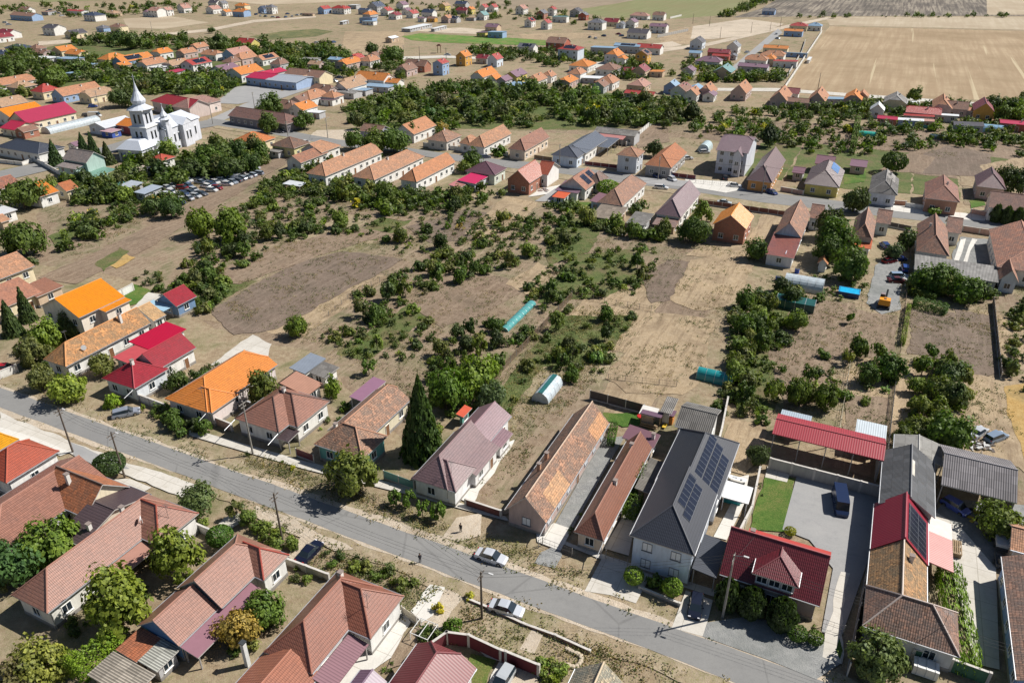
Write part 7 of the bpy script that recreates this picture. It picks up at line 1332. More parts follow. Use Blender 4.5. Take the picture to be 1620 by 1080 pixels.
FARCARS = [(-437.2,705.4),(-425.8,691.4),(-240.7,772.8),(-233.3,761.7),(-227.1,756.2),(-218.6,750.8),(-212.6,745.5),(-207.0,750.8),(-202.6,756.2),(-200.7,767.2),(-197.3,772.8),(-212.5,778.5),(-238.1,784.3),(-234.3,790.1),(-140.4,579.0),(-138.0,582.3),(-128.4,582.3),(-120.0,563.0),(-441.4,796.1),(-432.2,784.3),(-456.1,814.4),(-417.4,761.7),(-452.6,802.1),(-166.3,566.1),(-161.5,559.9),(-105.3,423.9),(-102.9,431.4),(-103.0,409.6),(-95.9,427.6),(-96.1,439.2),(-105.7,418.5),(58.5,610.0),(62.1,602.8),(82.2,628.6),(83.2,617.3),(156.1,533.4),(204.5,628.6),(197.5,602.8),(69.7,617.3),(-42.0,522.3)]
POLES = [
(-71.1,99.0,8.6,1,1,'dark pole with lamp left of the thuja bush, at the edge of the pale forecourt'),
(-59.9,92.7,8.6,1,1,'dark pole rising from the rock garden beside the cream gabled house'),
(-41.8,98.5,10.3,1,0,'tall speckled concrete pole in front of the white house with porch'),
(-31.7,78.6,8.8,0,1,'plain timber pole in the bushes below the road'),
(-3.7,65.4,8.0,1,1,'dark timber pole in the front verge by the silver sedan'),
(26.0,65.7,10.4,1,0,'tall pale pole in front of the maroon tiled house'),
(-127.7,328.5,9.5,1,0,'concrete pole by the road between the church and the dark long building'),
(-116.6,352.1,9,0,0,'concrete pole behind the long dark building'),
(-73.5,304.5,8,1,0,'pale street lamp pole on the bare corner lot'),
(-87.3,297.6,8.5,0,0,'grey pole by the yellow house'),
(-190.5,358.8,8.5,0,0,'pale leaning pole by the junction near the guesthouse'),
(16.6,262.4,8.5,0,0,'grey pole before the blue-grey roofed house'),
(48.8,248.2,8,0,0,'grey pole in front of the square two-storey house'),
(79.4,233.9,9,0,0,'grey pole before the orange fronted house'),
(113.7,222.2,8.5,0,0,'grey pole in front of the moss-grey roofed house'),
(149.0,214.7,8,0,0,'dark pole before the wide white house'),
(158.7,407.9,8,0,1,'lone pole at the lower edge of the stubble field'),
(-58.1,504.0,8,0,1,'dark pole by the square behind the pale blue tall house'),
(-69.0,511.7,8,0,0,'pale pole near the round trees behind the pale blue tall house'),
(-41.6,506.5,7,0,1,'thin pole left of the ochre yellow house'),
(-284.8,644.3,8,0,0,'thin pale pole beside the dirt track, far left'),
(164.9,682.4,8,0,1,'pole on the far dirt track at the green field'),
(155.6,606.4,8,0,1,'pole on the far bare lot, lower one'),
(187.0,636.4,8,0,1,'pole on the far bare lot, middle one'),
(221.3,673.5,8,0,1,'pole near the red-orange roofs beside the far road'),
(205.4,648.3,7,0,1,'short pole where the far road bends'),
(154.9,700.7,8,0,1,'pole at the left corner of the far bare lot'),
]
TLABELS = ['bare brownish tree in the middle of the green scrub belt', 'big dark green tree above the grey barn roofs on the right', 'big dark walnut standing on the upper street beside the yellow house', 'big spreading street tree shading the road, in front of the teal walled house', 'biggest walnut at the left edge beside the orange roof', 'blue-green tree at the left edge behind the long salmon roof', 'bright dense tree in the orchard above the grey garage', 'bright rounded tree beside the brown-grey hipped house', 'bright yellow-green street tree left of the crimson roofed house', 'broad leafy tree over the car-filled yard at the right edge', 'broad tree directly behind the spruce', 'broad walnut row tree in front of the long slab roof, left one', 'broad walnut row tree in front of the long slab roof, right one', 'brownish spruce on the right of the spruce group by the church', 'brownish-green tree over the flat crimson side roof', 'bushy olive tree left of the big dark tree on the right', 'bushy tree between the L-shaped house and the purple roof', 'clipped round shrub, left one, on the golden lawn', 'clipped round shrub, right one, on the golden lawn', 'dark cypress, left of the three before the wide white house', 'dark cypress, middle of the three before the wide white house', 'dark cypress, right of the three before the wide white house', 'dark evergreen, leftmost of the three before the maroon tiled house', 'dark evergreen, middle one of the three before the maroon tiled house', 'dark evergreen, rightmost of the three before the maroon tiled house', 'dark olive tree between the red car and the bright yellow-green tree', 'dark pointed tree at the right edge behind the wide white house', 'dark round tree at the end of the breaker yard', 'dark round tree at the left end of the grey block wall', 'dark spreading juniper beside the pole and rock garden', 'dark tree at the back of the car-filled yard near the upper street', 'dark tree directly left of the large one at the plank fence', 'dark tree in the thicket above the blue truck', 'dark tree in the thicket left of the wide one below the church', 'dark tree right behind the little greenhouse', 'dark tree standing between the church trees and the orange hip roof', 'dark tree standing on the upper street near the purple hipped roof', 'dark tree, left one of the far pair by the football pitch', 'dark walnut behind the clay roof, upper one of the tall garden trees', 'dark wide tree left of the church spire', 'dense dark green round bush by the white wall', 'dense green bush beside the terracotta house with white fence', 'dense round dark tree above the moss-grey roofed house', 'dense walnut between the bright orange roof and the white porch house', 'drooping dark tree leaning on the bright orange roofed house', 'golden ball shrub at the corner of the grey courtyard', 'great round tree behind the long dark brick building', 'great walnut at the left edge below the orange roofed L house', 'green tree right of the golden brown one', 'grey-green tree at the edge of the straw plot', 'huge dark tree at the left edge of the far village', 'huge light green tree behind the red pyramid roof', 'large dark tree at the head of the grey plank fence', 'large dark tree left of the unfinished brick house', 'large dark tree, middle of the far left tree clump', 'large garden tree left of the small ruined house', 'large round tree, right one of the far pair by the football pitch', 'large tree below the orange porch roof', 'large yellow-green tree where the board fence starts', 'largest garden tree between the two clay roofed houses', 'largest walnut, in the yard between salmon and brown roofs', 'leafy fig-like shrub at the corner of the red wall', 'leafy tree behind the long salmon roof, right one of the pair', 'leafy tree crowding against the broad walnut row tree in front of the long slab roof', 'leafy tree crowding against the bushy olive tree left of the big dark tree on the', 'leafy tree crowding against the dark pointed tree at the right edge behind the wide white', 'leafy tree crowding against the dark round tree at the end of the breaker yard', 'leafy tree crowding against the dark tree in the thicket above the blue truck', 'leafy tree crowding against the dark tree standing on the upper street near the purple hipped', 'leafy tree crowding against the dark wide tree left of the church spire', 'leafy tree crowding against the large dark tree', 'leafy tree crowding against the large dark tree left of the unfinished brick house', 'leafy tree crowding against the largest garden tree between the two clay roofed houses', 'leafy tree crowding against the lone tree at the edge of the stubble field', 'leafy tree crowding against the olive tree in front of the grey-green one', 'leafy tree crowding against the round tree at the right end of the long dark brick', 'leafy tree crowding against the very large tree between the ruined house and the streaked brown', 'leafy tree crowding against the wispy yellow-green willow at the bottom left', 'light green weeping tree behind the brown fence', 'lone dark bush on the far left dry meadow', 'lone round tree on open soil in the central orchard', 'lone tree at the edge of the stubble field', 'loose weeping shrub between the two clipped round shrubs', 'low bright green bush on the street in front of the orange-brown house', 'low bush at the foot of the walnut row', 'low bush behind the bright orange long roof', 'low bush behind the little green lawn', 'low bush behind the stepped orange roofs', 'low bush in the belt behind the sports court', 'low bush in the green belt right of the straw plot', 'low bush under the walnuts beside the salmon roof', 'low bushy garden tree behind the small crimson cottage', 'low dark round shrub by the gravel near the street', 'low dark tree in the belt below the pale green house', 'low fruit tree along the left boundary of the long fenced plot', 'low fruit tree in the strip between the two tilled central plots', 'low garden bush around the purple carport', 'low garden bush between the stepped gables and the brick-brown roof', 'low garden bush in the beds beside the long dirt track', 'low garden shrub on the verge above the brick-brown roof', 'low garden tree among the far right of centre houses', 'low garden tree in the row before the stubble field', 'low garden tree on the plots left of the excavator yard', 'low leafy bush in the green gap behind the long salmon roof', 'low low tree on the dry slope above the purple carport', 'low lush pumpkin-like bush above the dug plot', 'low orchard tree between the upper street and the stubble field row', 'low orchard tree in the rows left of the central soil plots', 'low overgrown fruit bush inside the long fenced plot', 'low pot-sized shrub in the yard left of the maroon side wall', 'low round shrub beside the concrete alley', 'low scrub tree between the breaker yard track and the terracotta houses', 'low scrubby tree in the thicket around the central bright green pair', 'low shrub around the blue pool garden', 'low shrub behind the houses with solar panels and sagging roof', 'low shrub beneath the left street trees', 'low shrub beside the pale concrete slabs', 'low shrub beside the salmon roofed house', 'low shrub in the dense front garden of the bright orange roof', 'low shrub in the shade below the spruce', 'low shrub in the verge left of the black car', 'low shrubby tree in the garden beds above the overgrown plot', 'low tree around the ruined house behind the street', 'low tree at the right edge beyond the dark fence', 'low tree behind the blue school', 'low tree behind the far left terracotta houses', 'low tree behind the four parallel terracotta roofed houses', 'low tree between the rows of far left village houses', 'low tree in the far belt above the orange roofs', 'low tree in the green belt behind the upper street', 'low tree in the grove above the slab roofed barns', 'low tree in the kitchen gardens behind the red shed', 'low tree in the thicket between the church and the breaker yard', 'low vine-like shrub beside the mottled gable', 'low weedy shrub behind the grey barns', 'near-black tree above the orange fronted house', 'olive green street tree leftmost at the left edge of the bottom road', 'olive tree in front of the grey-green one', 'open-crowned fruit tree along the left boundary of the long fenced plot', 'open-crowned fruit tree in the strip between the two tilled central plots', 'open-crowned garden tree on the plots left of the excavator yard', 'open-crowned low tree on the dry slope above the purple carport', 'open-crowned orchard tree in the rows left of the central soil plots', 'open-crowned overgrown fruit bush inside the long fenced plot', 'open-crowned shrubby tree in the garden beds above the overgrown plot', 'open-crowned tree at the right edge beyond the dark fence', 'open-crowned tree behind the four parallel terracotta roofed houses', 'open-crowned tree in the grove above the slab roofed barns', 'open-crowned tree in the kitchen gardens behind the red shed', 'pale mint-green bush beside the little greenhouse plot', 'round cherry tree, left one of the pair behind the red shed', 'round cherry tree, right one of the pair behind the red shed', 'round dark tree beside the polytunnel path', 'round dark tree by the empty lot and the silver lean-to', 'round tree at the right end of the long dark brick building', 'round tree beside the navy roof at the far left', 'rounded blue-green tree near the small red shed roof', 'rounded bright green tree, left one of the dense pair in the central scrub', 'rounded bright green tree, right one of the dense pair in the central scrub', 'rounded bush at the foot of the walnut row', 'rounded bush behind the bright orange long roof', 'rounded bush behind the stepped orange roofs', 'rounded bush in the green belt right of the straw plot', 'rounded bushy garden tree behind the small crimson cottage', 'rounded dark tree in the belt below the pale green house', 'rounded dark tree in the yard of the crimson house', 'rounded fruit tree along the left boundary of the long fenced plot', 'rounded fruit tree in the strip between the two tilled central plots', 'rounded garden bush in the beds beside the long dirt track', 'rounded garden tree in the row before the stubble field', 'rounded garden tree on the plots left of the excavator yard', 'rounded large tree at the right edge before the stubble field', 'rounded leafy bush in the green gap behind the long salmon roof', 'rounded orchard tree in the rows left of the central soil plots', 'rounded overgrown fruit bush inside the long fenced plot', 'rounded scrubby tree in the thicket around the central bright green pair', 'rounded shrub behind the houses with solar panels and sagging roof', 'rounded shrub beneath the left street trees', 'rounded shrub in the dense front garden of the bright orange roof', 'rounded shrub in the verge left of the black car', 'rounded tree around the ruined house behind the street', 'rounded tree behind the four parallel terracotta roofed houses', 'rounded tree in the green belt behind the upper street', 'rounded tree in the grove above the slab roofed barns', 'rounded tree in the kitchen gardens behind the red shed', 'rounded tree in the thicket between the church and the breaker yard', 'silver-green tree beside the blue car and clay roof', 'silvery green round tree at the bottom right in front of the clay roof', 'slim garden tree right of the grey garage', 'small clipped tree, first from the left of the four in front of the vacant house', 'small clipped tree, rightmost of the four in front of the vacant house', 'small clipped tree, second from the left of the four in front of the vacant house', 'small clipped tree, third from the left of the four in front of the vacant house', 'small olive tree above the pale slab roof on the right', 'small spruce at the left edge in front of the stepped orange roofs', 'small spruce in front of the stepped orange roofs, right one', 'small spruce left behind the tall pale green house', 'small tree on bare ground below the blue pool', 'small tree on bare soil right of the large dark tree at the plank fence', 'sparse small tree beside the pale path below the road', 'spruce in front of the navy roofed house', 'tall broad tree just right of the church nave', 'tall dark spruce right of the clay roofed teal house', 'tall street tree behind the white panel wall at the left edge', 'tallest spruce behind the tall pale green house', 'thin tree between the dark pair and the bean row', 'tiny young tree behind the grey-blue estate car', 'tree among the terracotta houses in front of the long white one', 'tree by the bare corner lot', 'tree standing left behind the pair at the plank fence', 'tree turning golden brown beside the stepped brown roofs', 'very large tree between the ruined house and the streaked brown roof', 'vivid green feathery sumac in front of the crimson hipped roof', 'walnut tree overlapping the salmon roof, right of the two walnuts', 'wide bush in front of the parish school', 'wide grey-green shrub tree on the verge above the salmon roof', 'wide tree in the thicket below the church', 'wispy yellow-green willow at the bottom left', 'yellow flowering shrub beside the pale concrete slabs', 'yellow-green shrub at the corner of the pink kerb', 'young tree casting a round shadow above the purple carport']
TCOL = [(0.13,0.16,0.03),(0.1,0.13,0.06),(0.1,0.15,0.03),(0.05,0.1,0.04),(0.16,0.17,0.05),(0.1,0.12,0.03),(0.12,0.15,0.03),(0.06,0.1,0.018),(0.12,0.17,0.03),(0.07,0.12,0.022),(0.1,0.13,0.035),(0.25,0.18,0.06),(0.04,0.07,0.022),(0.06,0.09,0.02),(0.09,0.14,0.035),(0.06,0.1,0.02),(0.07,0.1,0.025),(0.08,0.11,0.05),(0.07,0.11,0.025),(0.15,0.19,0.035),(0.09,0.13,0.02),(0.08,0.1,0.025),(0.09,0.11,0.03),(0.07,0.1,0.055),(0.05,0.09,0.02),(0.045,0.06,0.02),(0.1,0.14,0.02),(0.05,0.08,0.02),(0.1,0.11,0.045),(0.06,0.09,0.022),(0.08,0.12,0.025),(0.07,0.1,0.02),(0.07,0.1,0.05),(0.045,0.07,0.02),(0.05,0.07,0.025),(0.07,0.09,0.04),(0.055,0.09,0.018),(0.045,0.07,0.022),(0.12,0.13,0.045),(0.035,0.06,0.022),(0.07,0.1,0.022),(0.04,0.07,0.02),(0.055,0.09,0.02),(0.035,0.055,0.025),(0.045,0.07,0.018),(0.07,0.09,0.025),(0.055,0.09,0.025),(0.05,0.07,0.03),(0.04,0.07,0.025),(0.06,0.09,0.025),(0.05,0.1,0.02),(0.08,0.12,0.03),(0.12,0.17,0.035),(0.08,0.14,0.025),(0.045,0.07,0.025),(0.07,0.1,0.03),(0.025,0.04,0.02),(0.11,0.1,0.07),(0.045,0.07,0.03),(0.11,0.17,0.03),(0.08,0.11,0.03),(0.07,0.1,0.06),(0.16,0.24,0.03),(0.1,0.14,0.025),(0.035,0.06,0.025),(0.06,0.09,0.03),(0.09,0.12,0.03),(0.04,0.07,0.03),(0.045,0.06,0.025),(0.2,0.2,0.02),(0.03,0.05,0.018),(0.16,0.21,0.04),(0.1,0.09,0.05),(0.11,0.13,0.03),(0.1,0.12,0.028),(0.12,0.16,0.042),(0.16,0.17,0.06),(0.12,0.15,0.035),(0.06,0.1,0.022),(0.1,0.11,0.04),(0.054,0.08,0.026),(0.1,0.12,0.054),(0.13,0.14,0.05),(0.07,0.11,0.03),(0.06,0.09,0.024),(0.08,0.1,0.028),(0.048,0.08,0.018),(0.07,0.08,0.036),(0.07,0.11,0.026),(0.09,0.13,0.036),(0.14,0.19,0.042),(0.09,0.1,0.045),(0.055,0.09,0.022),(0.05,0.08,0.03),(0.036,0.056,0.018),(0.055,0.08,0.035),(0.044,0.06,0.028),(0.07,0.1,0.042),(0.05,0.07,0.022),(0.1,0.13,0.03),(0.07,0.1,0.04),(0.08,0.13,0.03),(0.07,0.11,0.04),(0.07,0.12,0.02),(0.09,0.14,0.02),(0.14,0.22,0.09),(0.4,0.34,0.04),(0.34,0.32,0.05)]
TREES = """# x y (dm) kind radius height (dm) colour label shared lod
-476 646 0 50 86 0 60 0 2
410 576 0 40 66 1 187 0 2
-611 749 0 46 80 2 62 0 2
-642 722 0 44 75 3 5 0 2
-538 572 3 38 60 4 217 0 2
-235 890 0 49 82 5 3 0 2
-437 724 0 40 80 6 213 0 2
702 991 0 46 85 7 1 0 2
-70 1161 0 50 90 8 58 0 2
-115 1115 0 46 90 9 10 0 2
679 800 0 36 60 10 9 0 2
-325 622 0 30 56 11 210 0 2
-144 984 4 40 150 12 202 0 2
-1254 1826 0 64 100 13 47 0 2
-301 648 0 30 54 14 48 0 2
819 1811 0 62 110 15 59 0 2
-1461 2187 0 72 110 16 4 0 2
-457 853 0 33 46 17 215 0 2
805 1666 0 54 95 18 57 0 2
-793 1145 0 40 65 19 8 0 2
967 1603 0 50 75 15 11 0 2
1022 1553 0 48 70 15 12 0 2
-756 1927 0 56 95 20 158 0 2
-438 1124 0 35 75 21 43 0 2
668 1028 0 32 50 22 15 0 2
-39 1120 0 34 65 23 156 0 2
-442 2838 0 72 110 15 211 0 2
704 1213 0 36 65 24 52 0 2
861 1939 0 52 100 25 38 0 2
-846 1969 0 52 90 26 157 0 2
-934 1333 0 38 70 8 203 0 2
-1041 2574 0 65 90 15 216 0 2
495 1918 0 50 85 27 53 0 2
761 1148 0 32 52 22 137 0 2
-926 1268 0 34 65 28 136 0 2
-1040 2680 0 62 95 29 201 0 2
-2375 4083 0 90 130 30 51 0 2
-510 2794 0 64 100 31 55 0 2
810 1200 0 32 55 32 49 0 2
-941 2511 0 58 90 33 32 0 2
1013 2161 0 50 90 34 2 0 2
-908 1374 3 34 75 35 44 0 2
-862 1180 0 30 60 28 25 0 2
-1064 3415 0 72 110 36 46 0 2
504 1131 0 29 64 31 150 0 2
-1076 2500 0 54 80 37 33 0 2
-2803 4483 0 90 120 29 50 0 2
-776 1232 0 30 50 38 14 0 2
1591 2387 0 50 90 34 26 0 2
-621 932 6 24 38 39 29 0 2
551 1113 0 27 64 31 151 0 2
-385 2248 0 46 75 40 207 0 2
-991 2714 0 54 95 41 35 0 2
617 1792 0 38 68 42 153 0 2
326 643 5 18 44 43 24 0 2
-742 4916 0 90 120 15 56 0 2
295 662 5 18 42 43 23 0 2
-447 1385 0 30 54 20 6 0 2
-613 1180 0 26 45 44 165 0 2
634 1004 0 23 40 45 193 0 2
657 1196 0 26 52 46 31 0 2
-1827 3641 0 65 100 37 39 0 2
387 960 0 22 45 47 28 0 2
-989 2108 0 40 70 48 27 0 2
-2586 5498 0 90 120 49 54 0 2
-400 781 6 18 30 50 40 0 2
777 1231 1 24 46 51 198 0 1
-596 2876 0 48 80 15 208 0 1
-868 3194 0 52 85 36 154 0 1
547 2088 3 36 65 52 78 0 1
-397 839 1 18 36 28 199 0 1
-71 633 3 15 26 53 61 0 1
1307 2566 6 42 70 33 42 0 1
1033 1865 0 32 60 54 30 0 1
683 1299 0 24 52 55 209 0 1
-138 2604 0 42 75 42 36 0 1
982 2913 0 46 90 56 135 0 1
520 2770 0 44 65 47 152 0 1
268 673 5 15 44 43 22 0 1
-321 3610 1 55 85 57 0 0 1
-108 832 1 17 39 9 190 0 1
-1037 1392 4 24 80 58 194 0 1
301 2311 6 36 50 59 7 0 1
709 1276 1 22 50 60 205 0 1
-321 1149 0 20 48 8 188 0 1
967 1791 0 28 50 61 186 0 1
-706 1124 3 19 36 62 212 0 1
-483 2028 0 29 52 63 80 0 1
203 692 6 13 26 59 18 0 1
-1043 1457 4 22 80 58 195 0 1
112 1206 0 19 36 15 34 0 1
157 711 6 13 26 59 17 0 1
340 624 6 12 19 24 92 0 1
-271 1232 1 19 38 9 220 0 1
-1484 2682 4 34 110 64 204 0 1
-174 862 1 14 36 9 189 0 1
-3126 5089 0 60 90 65 155 0 1
-153 858 1 14 38 9 191 0 1
1930 3759 0 44 75 66 81 0 1
-1612 2656 4 32 90 67 200 0 1
-129 838 1 13 35 9 192 0 1
-906 5201 0 55 90 33 37 0 1
-1437 2677 4 30 80 68 13 0 1
359 618 6 10 18 15 110 0 1
-1562 2761 4 30 90 67 196 0 1
723 1438 1 13 32 9 197 0 1
389 801 6 8 13 69 45 0 1
1430 2047 5 15 50 70 21 0 1
1405 2058 5 15 50 70 20 0 1
1384 2074 5 15 50 70 19 0 1
-2350 6365 0 35 50 27 79 0 1
-646 1107 1 5 20 71 206 0 1
-544 558 3 30 50 72 77 0 2
1007 1601 0 38 65 42 63 0 2
785 1754 0 40 80 27 72 0 2
1595 2318 0 50 90 54 65 0 2
781 1126 0 28 48 35 74 0 2
707 1089 1 26 50 73 64 1 2
706 1044 2 25 40 5 64 1 2
729 1081 0 26 43 74 183 1 1
734 1167 0 20 37 75 183 1 1
806 1137 0 20 36 76 183 1 1
706 1109 0 19 33 77 183 1 1
748 1104 0 17 32 78 183 1 1
719 1045 1 24 55 79 147 1 1
781 1128 1 24 56 37 147 1 1
757 1152 1 23 52 80 147 1 1
830 1241 1 23 54 74 147 1 1
806 1230 1 21 49 81 147 1 1
833 1213 1 20 46 80 147 1 1
833 1190 1 19 44 82 147 1 1
813 1283 1 19 44 83 147 1 1
466 1142 1 24 56 77 140 1 1
500 1318 1 25 58 84 140 1 1
425 1230 1 23 54 85 140 1 1
414 1137 1 21 48 86 140 1 1
425 1165 1 21 49 87 140 1 1
468 1303 1 20 47 85 140 1 1
414 1097 1 16 39 81 140 1 1
571 1502 1 20 47 82 140 1 1
541 1397 1 19 45 10 140 1 1
2238 3456 0 60 90 27 73 0 2
-892 2578 0 45 80 41 67 0 2
515 1406 0 27 47 80 162 1 1
415 1205 0 24 46 75 162 1 1
516 1516 0 27 53 88 162 1 1
484 1386 0 25 50 78 162 1 1
430 1265 0 21 37 74 162 1 1
505 1431 0 21 38 89 162 1 1
528 1432 0 20 41 90 162 1 1
485 1355 0 19 33 82 162 1 1
530 1454 0 20 41 77 162 1 1
473 1418 0 19 39 84 162 1 1
-996 3136 0 52 85 13 75 0 2
-641 735 0 17 29 78 172 1 1
-654 704 0 16 28 91 172 1 1
-620 786 0 15 28 84 172 1 1
469 1931 0 34 60 92 71 0 1
-1050 2141 0 36 60 93 66 0 1
-1233 2274 0 38 69 80 164 1 1
-1378 2398 0 37 65 94 164 1 1
-1286 2335 0 35 73 85 164 1 1
-1190 2251 0 32 58 90 164 1 1
-1263 2388 0 32 65 87 164 1 1
-1472 2356 0 30 56 82 164 1 1
-1434 2390 0 29 59 84 164 1 1
-1437 2316 0 28 55 90 164 1 1
1055 1559 0 27 50 95 159 1 1
998 1629 0 28 49 79 159 1 1
990 1581 0 27 56 74 159 1 1
-375 823 0 17 29 89 179 1 1
-301 775 0 12 22 75 179 1 1
-347 807 0 12 22 75 179 1 1
-989 2511 0 40 80 91 185 1 1
-1251 2752 0 43 77 90 185 1 1
-943 2771 0 43 88 91 185 1 1
-1084 2802 0 43 84 85 185 1 1
-919 2634 0 37 64 10 185 1 1
-1275 2487 0 35 63 89 185 1 1
-1267 2602 0 36 68 85 185 1 1
-909 2744 0 37 72 83 185 1 1
-1202 2538 0 33 70 94 185 1 1
597 1412 0 25 49 75 170 1 1
624 1528 0 25 50 94 170 1 1
625 1601 0 22 42 96 170 1 1
613 1439 0 20 38 94 170 1 1
518 1352 0 19 38 37 170 1 1
2173 3319 0 49 101 90 171 1 1
2306 3401 0 49 96 84 171 1 1
2236 3328 0 47 97 95 171 1 1
2242 3442 0 47 87 78 171 1 1
2388 3614 0 48 86 78 171 1 1
2112 3327 0 42 87 89 171 1 1
2227 3513 0 43 76 79 171 1 1
2189 3547 0 41 84 97 171 1 1
-283 1555 1 26 59 97 139 1 1
-178 1651 1 26 59 88 139 1 1
-244 1569 1 24 56 74 139 1 1
-324 1473 1 23 53 87 139 1 1
-4 1744 1 24 54 79 139 1 1
-119 1710 1 23 53 84 139 1 1
-726 1666 0 26 46 83 163 1 1
-744 1640 0 25 47 91 163 1 1
-748 1697 0 24 48 37 163 1 1
-23 1241 1 21 49 83 138 1 1
-78 1208 1 20 48 88 138 1 1
-74 1175 1 19 45 96 138 1 1
-119 1227 1 20 46 88 138 1 1
-86 1387 1 21 48 94 138 1 1
-63 1305 1 20 46 77 138 1 1
-122 1256 1 18 44 87 138 1 1
-88 1263 1 17 41 10 138 1 1
-2002 5542 0 75 110 27 70 1 1
-2750 5675 0 70 110 41 70 1 1
-568 1053 0 18 33 78 178 1 1
-580 1075 0 18 31 78 178 1 1
-516 1044 0 18 32 78 178 1 1
-1778 3640 0 50 90 98 69 0 1
-188 1697 0 26 45 82 167 1 1
-291 1452 0 22 45 83 167 1 1
138 1887 0 26 51 87 167 1 1
-123 1654 0 23 44 78 167 1 1
42 1816 0 24 45 75 167 1 1
-89 1701 0 22 41 86 167 1 1
-117 1772 0 22 39 37 167 1 1
333 1950 0 29 52 89 176 1 1
212 2049 0 30 60 76 176 1 1
410 1944 0 28 59 85 176 1 1
288 2007 0 27 56 75 176 1 1
190 1363 1 21 50 94 143 1 1
-35 1117 1 18 44 83 143 1 1
94 1414 1 22 50 10 143 1 1
95 1258 1 18 42 86 143 1 1
-52 1128 1 16 38 89 143 1 1
118 1280 1 17 41 81 143 1 1
-90 1323 0 21 40 96 166 1 1
-141 1303 0 20 42 79 166 1 1
-33 1404 0 21 38 78 166 1 1
-30 1344 0 20 39 96 166 1 1
-37 1216 0 19 39 10 166 1 1
-111 1372 0 19 40 95 166 1 1
669 3288 0 44 79 87 182 1 1
397 3456 0 45 88 75 182 1 1
787 3378 0 43 82 96 182 1 1
341 3273 0 41 85 86 182 1 1
267 3576 0 44 89 83 182 1 1
730 3477 0 42 81 85 182 1 1
450 3259 0 39 75 86 182 1 1
-515 3439 0 41 71 75 182 1 1
-197 3532 0 41 71 97 182 1 1
-38 3385 0 39 76 87 182 1 1
101 3930 0 44 90 89 182 1 1
621 3646 0 41 86 91 182 1 1
-463 3468 0 39 79 82 182 1 1
-393 3017 0 40 80 27 76 0 1
535 1143 0 18 32 87 184 1 1
570 1147 0 17 32 87 184 1 1
-56 1102 0 17 34 96 174 1 1
203 1455 0 21 42 78 174 1 1
112 1324 0 20 38 87 174 1 1
91 1289 0 18 31 74 174 1 1
552 1201 1 19 44 84 148 1 1
651 1268 1 17 42 76 148 1 1
-967 1358 0 20 36 82 177 1 1
-903 1291 0 17 33 79 177 1 1
-957 1453 0 19 36 87 177 1 1
-685 1818 0 26 49 88 175 1 1
-708 1886 0 26 49 94 175 1 1
-715 1817 0 23 40 96 175 1 1
-567 1975 0 24 46 95 175 1 1
-630 1945 0 24 47 96 175 1 1
-784 1817 1 25 58 74 142 1 1
-24 2052 1 25 58 76 142 1 1
-174 2263 0 30 55 79 181 1 1
-169 2165 0 28 49 94 181 1 1
-188 1872 0 25 51 94 173 1 1
-767 1938 0 26 54 87 173 1 1
-298 1918 0 25 49 85 173 1 1
-661 1929 0 24 50 85 173 1 1
1109 1464 1 21 48 97 145 1 1
944 1225 1 17 41 81 145 1 1
-162 2559 0 32 50 99 68 0 1
-1233 1695 0 23 47 79 161 1 1
92 1582 1 21 49 83 144 1 1
85 1535 1 20 48 80 144 1 1
308 1667 1 21 49 79 144 1 1
311 1737 1 22 50 86 144 1 1
-570 1198 0 17 33 78 160 1 1
-1159 1953 0 25 43 97 168 1 1
-450 2304 1 28 64 76 146 1 1
-529 2329 1 28 64 82 146 1 1
-517 2259 1 27 62 74 146 1 1
2163 3510 0 40 77 94 169 1 1
2360 3596 0 41 83 79 169 1 1
-450 3260 0 38 73 82 180 1 1
-633 3198 0 36 68 91 180 1 1
-270 1324 1 18 42 90 141 1 1
372 2150 2 36 44 100 16 0 1
184 707 2 15 23 101 82 0 1
-1508 3444 2 50 60 102 214 0 1
-47 2785 2 40 45 103 41 0 1
1242 2142 2 30 28 104 83 0 1
166 1281 2 19 32 105 149 0 1
-91 668 2 9 15 106 218 0 1
-54 686 2 8 14 107 219 0 1
457 1277 2 28 35 91 89 1 1
458 1334 2 27 34 89 89 1 1
571 1542 2 19 24 10 89 1 1
537 1483 2 19 23 10 89 1 1
531 1537 2 19 24 77 89 1 1
495 1458 2 17 22 96 89 1 1
424 1241 2 15 18 10 89 1 1
484 1477 2 16 20 96 89 1 1
438 1201 2 24 29 81 102 1 1
456 1277 2 24 31 90 102 1 1
551 1351 2 25 31 80 102 1 1
559 1539 2 25 32 85 102 1 1
675 1627 2 25 32 80 102 1 1
618 1559 2 22 27 87 102 1 1
659 1597 2 21 27 82 102 1 1
496 1354 2 17 21 37 102 1 1
-1141 2444 2 41 51 88 132 1 1
-1134 2780 2 38 47 90 132 1 1
-1318 2743 2 36 45 81 132 1 1
-959 2730 2 34 43 87 132 1 1
-1321 2588 2 32 40 10 132 1 1
-1033 2688 2 33 41 78 132 1 1
-1117 2668 2 33 41 85 132 1 1
-1017 2788 2 33 41 81 132 1 1
-1242 2574 2 30 38 83 132 1 1
-1084 2547 2 30 37 87 132 1 1
-885 2670 2 31 38 81 132 1 1
-1036 2531 2 29 36 86 132 1 1
-321 778 2 17 21 75 120 1 1
-360 814 2 13 17 75 120 1 1
-329 803 2 13 17 77 120 1 1
-340 789 2 11 14 77 120 1 1
30 581 2 14 17 75 133 1 1
55 578 2 14 17 90 133 1 1
44 564 2 12 15 77 133 1 1
43 589 2 10 12 76 133 1 1
794 1261 2 23 28 74 130 1 1
792 1163 2 18 22 80 130 1 1
-512 691 2 15 18 76 90 1 1
-487 660 2 13 16 85 90 1 1
-527 633 2 11 14 37 90 1 1
-537 646 2 11 14 10 90 1 1
-472 697 2 11 14 80 90 1 1
